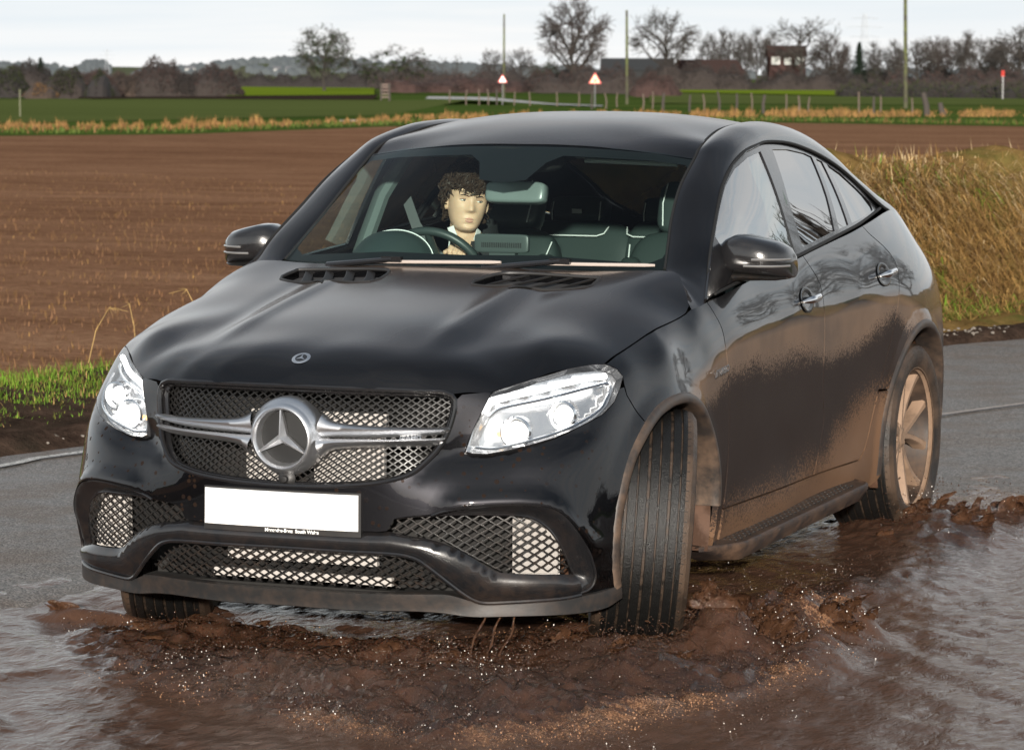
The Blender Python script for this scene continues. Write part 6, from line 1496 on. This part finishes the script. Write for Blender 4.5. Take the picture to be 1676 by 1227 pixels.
def pylon(b, d, h, w_, label):
    e = empty('pylon', B(b, d)); e.rotation_euler = (0, 0, yaw+.3); m = MB(); lv = [0, .25, .45, .62, .78, .9, 1.]
    def c(f, k): s_ = w_*(1-f*.9) if f < .62 else w_*.44*(1-(f-.62)*1.2); return Vector(((-1, 1, 1, -1)[k]*s_/2, (-1, -1, 1, 1)[k]*s_/2, h*f))
    for k in range(4):
        for a, b_ in zip(lv[:-1], lv[1:]): m.tube([c(a, k), c(b_, k)], w_*.013, 4); m.tube([c(a, k), c(b_, (k+1) % 4)], w_*.008, 3); m.tube([c(b_, k), c(a, (k+1) % 4)], w_*.008, 3)
    m.build('tower', M_gal, e, False)
    for f, s_ in ((.66, 1.25), (.80, 1.5), (.93, 1.1)): m = MB(); m.tube([Vector((-w_*s_, 0, h*f)), Vector((0, 0, h*f+w_*.12)), Vector((w_*s_, 0, h*f))], w_*.011, 4); m.tube([Vector((-w_*s_, 0, h*f)), Vector((w_*s_, 0, h*f))], w_*.011, 4); m.build('cross_arm', M_gal, e, False)
    tag(e, label, 'pylon')
pylon((-121.2), 1500, 13.5, 2.6, 'faint electricity pylon above the scrub at the left'); pylon((104.8), 1400, 28.5, 5.5, 'faint electricity pylon behind the conifer at the right')
M_redr = simple('sign_red', (.65, .03, .02), .4); M_sgw = simple('sign_white', (.88, .86, .82), .35); M_sgy = simple('sign_yellowed', (.82, .62, .33), .35); M_post = simple('sign_post_grey', (.14, .14, .14), .6)
def sign(b, d, zc, s_, face, label, mark):
    e = empty('warning_sign', B(b, d)); e.rotation_euler = (0, 0, yaw); m = MB(); m.tube([Vector((0, .04, -.2)), Vector((0, .04, zc+.2*s_))], .04, 8); m.build('post', M_post, e)
    def tri(k, y, t_): return [Vector((x*s_*k, y, zc+z*s_*k)) for x, z in ((-.5, -.29), (.5, -.29), (0, .577))]
    def rounded(k): 
        P = tri(k, 0, 0); out = []
        for i in range(3):
            a, b_, c = P[i-1], P[i], P[(i+1) % 3]; u = (a-b_).normalized()*s_*.09; v = (c-b_).normalized()*s_*.09
            for t in np.linspace(0, 1, 5): out.append(b_+u*(1-t)**2+v*t**2)
        return out
    for k, y, mt, nm in ((1, 0, M_redr, 'border'), (.74, -.012, face, 'face')):
        P = rounded(k); n = len(P); m = MB(); m.add([p+Vector((0, y, 0)) for p in P]+[p+Vector((0, y+.012, 0)) for p in P], [tuple(range(n))[::-1], tuple(range(n, 2*n))]+[(i, (i+1) % n, n+(i+1) % n, n+i) for i in range(n)]); m.build(nm, mt, e, False)
    m = MB()
    if mark == 'bend': m.tube([Vector((-.05*s_, -.02, zc-.17*s_)), Vector((-.05*s_, -.02, zc-.03*s_)), Vector((.05*s_, -.02, zc+.03*s_)), Vector((.05*s_, -.02, zc+.17*s_))], .035*s_, 6)
    else:
        m.box((0, -.02, zc-.05*s_), (.24*s_, .012, .07*s_)); m.box((.02*s_, -.02, zc+.01*s_), (.12*s_, .012, .06*s_)); m.box((-.10*s_, -.02, zc-.10*s_), (.05*s_, .012, .05*s_)); m.box((.10*s_, -.02, zc-.10*s_), (.05*s_, .012, .05*s_))
    m.build('symbol', M_seam if mark != 'bend' else simple('sign_symbol_pale', (.55, .5, .46), .5), e, False); return tag(e, label, 'road sign')
sign((-3.1), 228, 1.62, .66, M_sgw, 'red-bordered triangular warning sign with a white face beside the lane', 'bend')
sign((24.5), 205, 1.66, .80, M_sgy, 'red-bordered triangular warning sign with a yellowed face and dark symbol', 'car')
M_wood = simple('fence_wood', (.055, .045, .038), .9); M_wood2 = simple('fence_wood_grey', (.12, .09, .07), .9)
posts = [((x-838)/5.46, d, h, w_) for x, d, h, w_ in ((636, 250, 1.3, .12), (735, 240, .9, .10), (762, 236, .9, .10), (783, 232, 1.0, .10), (798, 228, 1.0, .10), (812, 224, 1.05, .12), (840, 215, .9, .09), (866, 213, .9, .09), (910, 210, .9, .09), (945, 208, .9, .09), (967, 190, 1.05, .11), (990, 195, .9, .09), (1008, 205, .9, .09), (1050, 190, .9, .10), (1066, 195, 1.0, .09), (1083, 178, 1.0, .16), (1126, 180, .9, .12), (1150, 186, .9, .09), (1175, 178, 1.1, .13), (1202, 176, 1.0, .13), (1228, 184, 1.0, .09), (1247, 172, .95, .17), (1284, 180, .95, .09), (1304, 174, .9, .10), (1320, 180, .8, .09), (1403, 178, 1.1, .10), (1427, 172, .9, .13), (1438, 178, .9, .09), (1490, 176, .8, .09))]
for b, d, h, w_ in posts:
    m = MB(); p = B(b, d); m.tube([Vector((0, 0, -.2)), Vector((rnd.gauss(0, .03), 0, h*.5)), Vector((rnd.gauss(0, .05), 0, h))], [w_/2, w_/2, w_*.42], 7); o = m.build('fence_post', M_wood if w_ > .1 else M_wood2); o.location = p; tag(o, 'weathered post in the wire fence across the far side of the ploughed field', 'fence post', 'posts of the far wire fence')
m = MB(); m.tube([Vector((.10, 0, -.2)), Vector((.04, 0, .5)), Vector((-.12, 0, 1.12))], [.16, .15, .13], 9); o = m.build('stump', M_wood); o.location = B((123.3), 164); tag(o, 'leaning thick dark post right of the tallest pole', 'post')
m = MB(); m.tube([Vector((.14, 0, -.2)), Vector((-.04, 0, .35)), Vector((-.1, 0, .62))], [.16, .14, .11], 9); o = m.build('stump', M_wood); o.location = B((128.2), 166); tag(o, 'short broken leaning post right of the thick dark one', 'post')
m = MB(); m.tube([Vector((0, 0, -.2)), Vector((0, 0, 1.2))], .03, 6); o = m.build('marker_post', simple('pale_cane', (.16, .16, .10), .8)); o.location = B((-147.3), 150); tag(o, 'pale marker stake standing in the green crop at the left', 'stake')
e = empty('marker', B((146.3), 300, 0)); m = MB(); m.tube([Vector((0, 0, -.2)), Vector((0, 0, 2.05))], .05, 6); m.build('post', simple('marker_grey', (.4, .4, .4), .5), e); m = MB(); m.box((0, 0, 2.25), (.28, .06, .55)); m.build('plate', simple('marker_red', (.45, .03, .02), .4), e, False); tag(e, 'small red marker plate on a post above the trimmed hedge', 'marker post')
e = empty('gate', B((-38.1), 256)); e.rotation_euler = (0, 0, yaw); m = MB()
for x in (-.33, .33): m = MB(); m.box((x, 0, .6), (.12, .12, 1.4)); m.build('gate_post', M_wood, e, False)
m = MB()
for z in (.25, .5, .75, 1.0, 1.2): m.box((0, 0, z), (.55, .04, .10))
m.build('rail', simple('pale_rail', (.17, .125, .105), .8), e, False); tag(e, 'small pale wooden gate at the corner of the green crop', 'gate')

# a mirrored tree, then unseen hedges added to darken the paint reflections
put_tree('oak', 0, 1, 12.5, 'bare tree beyond the right edge, mirrored in the front door glass'); t_ = [o for o in col.objects if o.name.startswith('bare_tree')][-1]; t_.location = (17, 59, 0)
def added_hedge(p, q, h, lb, n=2600):
    p, q = Vector(p), Vector(q); L = (q-p).length; o = bpy.data.objects.new('hedge', twigs('hedge', (L, 2.5, h), n, [TW1, TW3, TW5], int(L*3) % 89, .3)); col.objects.link(o); c = (p+q)/2; o.location = (c.x, c.y, 0); o.rotation_euler = (0, 0, math.atan2(q.y-p.y, q.x-p.x)); tag(o, lb, 'hedge')
added_hedge((-34, -24, 0), (30, -30, 0), 3.4, 'long dark unseen hedge added behind the camera to darken paint reflections')
added_hedge((16, -20, 0), (24, 14, 0), 2.6, 'dark unseen hedge added to the right of the camera for paint reflections')
# ------------------------------------------------------------------ puddle, splash and spray
WL = .012
xs = np.concatenate([np.linspace(-9, -2.6, 22)[:-1], np.concatenate([np.arange(-2.6, -1.2, .022), np.arange(-1.2, 1.9, .013), np.arange(1.9, 4.2, .022)]), np.linspace(4.2, 9, 16)]); ys = np.concatenate([np.linspace(-12, -2.6, 24)[:-1], np.concatenate([np.arange(-2.6, -1.35, .026), np.arange(-1.35, 1.9, .014), np.arange(1.9, 6.6, .024)]), np.linspace(6.6, 9, 10)])
X, Y = np.meshgrid(xs, ys, indexing='ij')
wr = np.random.default_rng(12)
Z = np.zeros_like(X)
for i in range(46):      # wind and wash ripples
    lam = wr.uniform(.05, .34); a = wr.normal(.35, .75); k = 2*math.pi/lam; amp = .0030*lam**.8
    Z += amp*np.sin(k*(X*math.cos(a)+Y*math.sin(a))+wr.uniform(0, 6.3)+1.5*fbm(X*1.2+i, Y*1.2, 2))*(.3+1.2*fbm(X*.8-i, Y*.8, 2, vn2))
# the wheels push up a ragged apron of churned water
def blob(x, y, cx, cy, rx, ry, rot=0.):
    c, s_ = math.cos(rot), math.sin(rot); dx, dy = x-cx, y-cy; u, v = (dx*c+dy*s_)/rx, (-dx*s_+dy*c)/ry; return u*u+v*v
SPL = np.array([(-1.02, .62), (-.90, .10), (-.58, -.36), (-.12, -.66), (.35, -.88), (.80, -1.05), (1.12, -1.02), (1.36, -.72), (1.54, -.18), (1.66, .40), (1.64, .95), (1.45, 1.50), (1.05, 1.75), (.60, 1.35), (.3, .5), (-.3, .6), (-.7, .95)])
SPLc = np.array(catmull(SPL, 6, True))
def apron(x, y):
    sh = x.shape; Q = np.stack([x.ravel()+.10*(fbm(x*5, y*5, 3).ravel()-.45), y.ravel()+.16*(fbm(x*4+9, y*4, 3, vn2).ravel()-.45)], 1); ins = inside(SPLc, Q); near = (np.abs(Q[:, 0]) < 2.2) & (Q[:, 1] < 2.3) & (Q[:, 1] > -1.8); d = np.full(len(Q), .9); d[near] = edge_dist(SPLc, Q[near]); return np.where(ins, d, -d).reshape(sh)
AP = apron(X, Y)
wx_, wy_ = fbm(X*3+40, Y*3, 3)-.5, fbm(X*3, Y*3+40, 3, vn2)-.5; turb = 1-np.abs(2*fbm(X*6+3*wx_, Y*6+3*wy_, 3)-.9); turb2 = 1-np.abs(2*fbm(X*14+5*wx_, Y*14+5*wy_, 3, vn3)-.9); turb3 = 1-np.abs(2*fbm(X*3.2+5+2*wx_, Y*3.2+2*wy_, 2, vn2)-.9)
churn = sstep(-.02, .22, AP)
lumps = [(.98, .34, .26, .12, .5, .055), (1.24, .62, .13, .13, .8, .130), (1.40, .92, .17, .11, .9, .135), (1.50, 1.16, .10, .10, .9, .09), (.50, .02, .34, .14, -.5, .045), (1.18, .12, .20, .13, .5, .065), (.15, -.28, .35, .14, -.5, .04), (-.55, .36, .26, .08, -.1, .025), (1.56, .62, .10, .26, .2, .06), (1.25, 1.32, .22, .12, .9, .07), (.80, -.36, .40, .16, -.2, .045), (-1.05, .62, .14, .08, .6, .05), (-.22, .50, .14, .08, -.5, .015), (-.80, .58, .34, .26, 0., -.06)]
HUMP = np.zeros_like(X)
for cx, cy, rx, ry, rot, h in lumps: HUMP += h*np.exp(-blob(X, Y, cx, cy, rx, ry, rot))*(.55+.75*turb3)
RW = np.exp(-blob(X, Y, 1.05, 3.72, .34, .42, .6)); HUMP += .07*RW*(.5+.9*turb)
RW2 = np.exp(-blob(X, Y, 1.35, 4.25, .40, .18, .9)); HUMP += .035*RW2*(.5+.9*turb)
wash = np.exp(-((X-1.25-.08*np.sin(Y*3))/.20)**2)*sstep(1.4, 1.9, Y)*(1-sstep(3.2, 3.8, Y)); HUMP += .03*wash*turb
turb4 = 1-np.abs(2*fbm(X*30+6*wx_, Y*30+6*wy_, 2, vn2)-.75)
Z += churn*(.050*(turb-.55)+.034*(turb2**2-.4)+.007*(turb4**2-.4))+HUMP+.012*(RW+RW2+wash)*turb2
# ridge of the bow wave running off to the lower left
lw = np.abs((X-(-.62-.1*np.sin(Y*6)))-.62*(Y+.55)*-.55); cr_ = np.exp(-(lw/.05)**2)*sstep(-1.9, -1.5, Y)*(1-sstep(-.5, -.1, Y)); Z += .010*cr_*(.5+turb3)
tyre_clear = np.zeros_like(X)
foam_edge = np.exp(-((AP-.10)/.13)**2)*(AP > -.03)*sstep(.35, .62, fbm(X*3.1, Y*3.1, 4)+.25*sstep(.2, 1.5, X)*(Y < .4))
foam = np.clip(foam_edge*.6*(.35+.65*sstep(-.3, .7, X))+churn*.22*sstep(.6, .85, turb2)+.12*sstep(.03, .09, HUMP)*sstep(.6, .8, turb2)+.22*cr_+.45*(RW2+.5*RW)*sstep(.45, .65, turb2), 0, 1)
edge_w = into_puddle(X, Y)
keep = edge_w > -.25
V = np.stack([X, Y, Z+WL], -1); nx, ny = X.shape
idx = np.arange(nx*ny).reshape(nx, ny); q = np.stack([idx[:-1, :-1], idx[1:, :-1], idx[1:, 1:], idx[:-1, 1:]], -1).reshape(-1, 4); kq = (keep[:-1, :-1] | keep[1:, 1:]).reshape(-1)
q = q[kq]; used = np.unique(q); remap = -np.ones(nx*ny, int); remap[used] = np.arange(len(used)); Vf = V.reshape(-1, 3)[used]
me = bpy.data.meshes.new('puddle'); me.from_pydata(Vf.tolist(), [], remap[q].tolist()); me.polygons.foreach_set('use_smooth', [True]*len(me.polygons))
at_ = me.attributes.new('foam', 'FLOAT', 'POINT'); at_.data.foreach_set('value', foam.reshape(-1)[used].astype(np.float32)); at2 = me.attributes.new('churn', 'FLOAT', 'POINT'); at2.data.foreach_set('value', np.clip(churn+RW+RW2+wash, 0, 1).reshape(-1)[used].astype(np.float32)); me.update()
def m_water():
    t = NT('muddy_water'); P = t.coord(); fo = t.N('ShaderNodeAttribute', attribute_name='foam').outputs['Fac']; ch = t.N('ShaderNodeAttribute', attribute_name='churn').outputs['Fac']
    n1 = t.noise(75, 5, .72); n2 = t.noise(190, 3, .7); n3 = t.noise(9, 4)
    f = t.math('MULTIPLY', t.rng(t.math('ADD', t.math('ADD', t.math('MULTIPLY', n1, .5), t.math('MULTIPLY', n2, .5)), t.math('MULTIPLY', fo, .32)), .66, .86), t.rng(fo, .02, .4))
    base = t.mix(n3, (.070, .037, .024), (.110, .060, .040)); base = t.mix(t.math('MULTIPLY', ch, .85), base, t.mix(t.rng(t.noise(5, 3), .4, .62), (.026, .0125, .0075), (.060, .028, .016))); base = t.mix(f, base, (.33, .175, .092))
    t.set(Base_Color=base, Roughness=t.math('ADD', .04, t.math('ADD', t.math('MULTIPLY', f, .4), t.math('MULTIPLY', ch, .03))), Specular_IOR_Level=t.math('ADD', .13, t.math('MULTIPLY', ch, .6)), IOR=1.33, Subsurface_Weight=t.math('MULTIPLY', ch, .45), Subsurface_Radius=(1., .42, .22), Subsurface_Scale=.02)
    st = t.N('ShaderNodeMapping', {'Vector': P, 'Rotation': (0, 0, -.25), 'Scale': (1.7, .8, 1.)}).outputs[0]
    w1 = t.noise(15, 5, .62, st, .6); w2 = t.noise(70, 4, .7)
    h = t.math('ADD', t.math('MULTIPLY', w1, .75), t.math('MULTIPLY', t.math('MULTIPLY', w2, .30), t.math('ADD', .03, t.math('MULTIPLY', ch, 1.5)))); h = t.math('ADD', h, t.math('MULTIPLY', t.math('MULTIPLY', n2, .12), f))
    t.bump(h, .5, .02); return t.m
M_water = m_water(); me.materials.append(M_water)
o = bpy.data.objects.new('puddle', me); col.objects.link(o); o['kind'] = 'structure'
def ground_z(x, y):
    i = np.clip(np.searchsorted(xs, x), 1, nx-1); j = np.clip(np.searchsorted(ys, y), 1, ny-1); return Z[i, j]+WL
# torn sheets of water thrown up by the wheels
def m_sheet():
    t = NT('splash_water'); n = t.noise(28, 4, .6); n2 = t.noise(120, 3, .7); t.set(Base_Color=t.mix(t.rng(n, .35, .65), (.070, .033, .018), (.165, .082, .045)), Roughness=.06, IOR=1.33, Specular_IOR_Level=.8, Transmission_Weight=.55); t.bump(t.math('ADD', n, t.math('MULTIPLY', n2, .4)), .6, .012); return t.m
M_sheet = m_sheet()
sr = random.Random(4); m = MB()
def wave_sheet(path, h, curl, out, n=40, seed=0, tk=.022):
    """a wall of water rising along path, leaning out and breaking into fingers"""
    L = [Vector((x, y, 0)) for x, y in catmull(path, max(2, n//max(1, len(path)-1)))]; rr = random.Random(seed); K = len(L); fr_ = []; ba = []
    for i, p in enumerate(L):
        f = i/(K-1); env = math.sin(math.pi*min(1, max(0, f)))**.6; fing = .62+.25*math.sin(f*13+seed)+.13*math.sin(f*29+seed*2)+rr.uniform(-.05, .05); H_ = h*env*fing+.008
        r1, r2 = [], []
        for j in range(8):
            g = j/7; th_ = tk*(1-g)**1.3*(.4+env)+tk*.13; o_ = Vector(out)*curl*H_*(g**1.6); w_ = .012*math.sin(f*37+g*6+seed); q = p+o_+Vector((w_, w_*.6, WL-.015+H_*math.sin(g*1.45)/math.sin(1.45))); nn = Vector(out).normalized()
            r1.append(q-nn*th_); r2.append(q+nn*th_)
        fr_.append(r1+r2[::-1])
    m.grid(fr_, wrap=True)
wave_sheet([(1.02, .50), (1.14, .56), (1.24, .72), (1.27, .92), (1.22, 1.1)], .17, .9, (.85, -.35, 0), 60, 3)
wave_sheet([(.66, .10), (.80, .06), (.97, .14), (1.10, .30)], .05, .7, (.2, -1., 0), 50, 5)
wave_sheet([(.30, .05), (.45, -.06), (.62, -.08)], .07, .8, (-.1, -1., 0), 30, 7)
wave_sheet([(-1.0, .66), (-1.10, .62), (-1.2, .68)], .05, 1.4, (-1, -.3, 0), 30, 2)
wave_sheet([(-.60, .48), (-.50, .40), (-.36, .44), (-.24, .56)], .05, 1.0, (.6, -.7, 0), 30, 9)
wave_sheet([(1.03, 3.50), (1.12, 3.62), (1.17, 3.80), (1.16, 3.98)], .15, .6, (1, -.1, 0), 50, 4)
wave_sheet([(1.16, 3.86), (1.27, 4.02), (1.36, 4.22)], .16, .35, (.8, .5, 0), 40, 12)
wave_sheet([(1.30, 4.20), (1.40, 4.36), (1.46, 4.55)], .13, .3, (.8, .5, 0), 40, 13)
wave_sheet([(.92, 3.36), (1.0, 3.34), (1.08, 3.42)], .09, .6, (.5, -.8, 0), 30, 15)
for cx, cy, r_, n_, hh in ((1.0, .34, .24, 12, .07), (1.30, .70, .20, 14, .10), (1.45, 1.05, .16, 9, .08), (.55, .02, .30, 8, .045), (-.6, .42, .34, 7, .04), (1.12, 3.68, .20, 9, .09), (1.36, 4.28, .20, 8, .09)):
    for k in range(n_):
        a = sr.uniform(0, 6.283); q = r_*math.sqrt(sr.random()); x0, y0 = cx+q*math.cos(a), cy+q*math.sin(a); o_ = Vector((.6+.5*math.cos(a), -.4+.5*math.sin(a), 0)).normalized(); s_ = Vector((-o_.y, o_.x, 0)); w_ = sr.uniform(.03, .08); zb = float(ground_z(np.array(x0), np.array(y0)))-WL
        n0 = len(m.V); wave_sheet([(x0-s_.x*w_, y0-s_.y*w_), (x0+o_.x*.012, y0+o_.y*.012), (x0+s_.x*w_, y0+s_.y*w_)], hh*sr.uniform(.45, 1.1), sr.uniform(.3, 1.), tuple(o_), 26, sr.randrange(99), .005)
        m.V[n0:] = [(v[0], v[1], v[2]+zb) for v in m.V[n0:]]
# trickles running off the bumper
for x, y, z in ((.62, .19, .20), (.70, .25, .19), (.66, .22, .19)):
    L = []
    for j in range(9): f = j/8; L.append(Vector((x-.03*f+.006*math.sin(f*9+x*50), y-.10*f**1.5, z-.16*f)))
    m.tube(L, [.002, .004, .003, .005, .003, .004, .003, .005, .003], 6)
# ligaments and stretched drops flung outward
for cx, cy, n_, r_ in ((.98, .30, 120, .30), (1.30, .75, 90, .22), (.45, -.10, 60, .35), (-.55, .40, 40, .35), (1.12, 3.70, 60, .22), (1.35, 4.25, 30, .18)):
    for k in range(n_):
        a = sr.uniform(0, 6.283); q = r_*math.sqrt(sr.random()); p = Vector((cx+q*math.cos(a), cy+q*math.sin(a), 0)); zz = float(ground_z(np.array(p.x), np.array(p.y))); p.z = zz+sr.random()**2*.07
        v = Vector((math.cos(a)+sr.gauss(.2, .4), math.sin(a)+sr.gauss(-.3, .4), sr.uniform(-.2, 1.3))).normalized(); ln = sr.uniform(.010, .055); rr = sr.uniform(.0008, .0022); L = []
        for j in range(6): f = j/5; L.append(p+v*ln*f+Vector((0, 0, -ln*.7*f*f))+Vector((sr.gauss(0, .0008), sr.gauss(0, .0008), 0)))
        m.tube(L, [rr*.3, rr*.9, rr*.6, rr*1.0, rr*.55, rr*1.3], 5)
o = m.build('splash', M_sheet, ang=80); tag(o, 'brown water thrown up in torn sheets round the wheels of the car', 'splash', None, 'stuff')
# flying drops
def ico():
    b = bmesh.new(); bmesh.ops.create_icosphere(b, subdivisions=1, radius=1); v = np.array([tuple(x.co) for x in b.verts]); f = np.array([[x.index for x in q.verts] for q in b.faces]); b.free(); return v, f
iv_, if_ = ico(); oct_v = np.array([(1, 0, 0), (-1, 0, 0), (0, 1, 0), (0, -1, 0), (0, 0, 1), (0, 0, -1)], float); oct_f = np.array([(0, 2, 4), (2, 1, 4), (1, 3, 4), (3, 0, 4), (2, 0, 5), (1, 2, 5), (3, 1, 5), (0, 3, 5)])
dr = np.random.default_rng(9)
def drops(n, px, py, zmax, r0, r1, pw=2.2):
    x, y = px(n), py(n); return x, y, ground_z(x, y)+zmax(n)*dr.random(n)**pw, r0+(r1-r0)*dr.random(n)**3
D = []
def ell(cx, cy, rx, ry, rot, n, zm, r0=.0006, r1=.0036, pw=2.2):
    n = int(n*.6)
    a = dr.random(n)*6.283; q = np.sqrt(dr.random(n)); u, v = rx*q*np.cos(a), ry*q*np.sin(a); c, s_ = math.cos(rot), math.sin(rot); x = cx+u*c-v*s_; y = cy+u*s_+v*c
    D.append(np.stack([x, y, ground_z(x, y)+zm*dr.random(n)**pw, r0+(r1-r0)*dr.random(n)**3], 1))
ell(1.0, .10, .55, .36, .4, 4600, .08); ell(1.35, .85, .35, .38, .8, 3200, .16); ell(.40, -.30, .75, .40, -.5, 4600, .07); ell(-.55, .38, .5, .22, -.2, 1300, .04); ell(1.12, 3.75, .34, .50, .4, 2400, .14); ell(1.38, 4.3, .3, .2, .9, 900, .12); ell(1.0, -.85, .55, .25, .1, 4200, .035, .001, .0032); ell(1.55, .2, .18, .8, .2, 2600, .04, .001, .0034); ell(.1, -.55, .7, .18, -.6, 3000, .035, .001, .0032); ell(1.2, 2.4, .2, .9, .0, 1200, .05)
# froth grains along the leading rim
m_ = rng.random(60000); k = 0
gx = dr.uniform(-1.1, 1.8, 60000); gy = dr.uniform(-1.3, 1.8, 60000); ga = apron(gx, gy); gn = fbm(gx*3.1, gy*3.1, 4)+.25*sstep(.2, 1.5, gx)*(gy < .4); sel = (ga > -.03) & (dr.random(len(gx)) < np.exp(-((ga-.08)/.075)**2)*sstep(.40, .72, gn)*(.25+.75*sstep(-.3, .7, gx))*.75); gx, gy = gx[sel], gy[sel]
FR = np.stack([gx, gy, ground_z(gx, gy)+.022*dr.random(len(gx))**1.5, .001+.0024*dr.random(len(gx))**3], 1)
def drop_obj(name, D, mat, label, cat, v0, f0, stretch=1.):
    n = len(D); s_ = np.stack([D[:, 3]*dr.uniform(.8, 1.3, n), D[:, 3]*dr.uniform(.8, 1.3, n), D[:, 3]*dr.uniform(.7, 1.6, n)*stretch], 1); VV = (v0[None]*s_[:, None]+D[:, None, :3]).reshape(-1, 3); FF = (f0[None]+(np.arange(n)*len(v0))[:, None, None]).reshape(-1, 3)
    me = bpy.data.meshes.new(name); me.vertices.add(len(VV)); me.vertices.foreach_set('co', VV.ravel().astype(np.float32)); me.loops.add(FF.size); me.loops.foreach_set('vertex_index', FF.ravel().astype(np.int32)); me.polygons.add(len(FF)); me.polygons.foreach_set('loop_start', np.arange(0, FF.size, 3, dtype=np.int32)); me.update(calc_edges=True); me.validate()
    me.polygons.foreach_set('use_smooth', [True]*len(me.polygons)); me.materials.append(mat); o = bpy.data.objects.new(name, me); col.objects.link(o); return tag(o, label, cat, None, 'stuff')
D = np.concatenate(D)
M_drop = simple('brown_drop', (.055, .027, .015), .10, Specular_IOR_Level=1.)
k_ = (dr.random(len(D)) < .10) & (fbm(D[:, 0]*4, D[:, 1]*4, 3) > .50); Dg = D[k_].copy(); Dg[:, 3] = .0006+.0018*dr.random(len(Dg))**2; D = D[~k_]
drop_obj('painted_glints', Dg, simple('glint_white', (.78, .74, .70), .1, Specular_IOR_Level=1.), 'white drops coloured as painted glints in the churned puddle', 'painted_glints', iv_, if_)  # near-white drop colour stands in for bright glints on the splash
drop_obj('spray', D, M_drop, 'fine brown spray hanging over the churned puddle', 'spray', iv_, if_)
drop_obj('froth', FR, simple('tan_froth', (.36, .19, .10), .12, Specular_IOR_Level=1.), 'tan froth along the leading rim of the bow wave', 'froth', oct_v, oct_f)
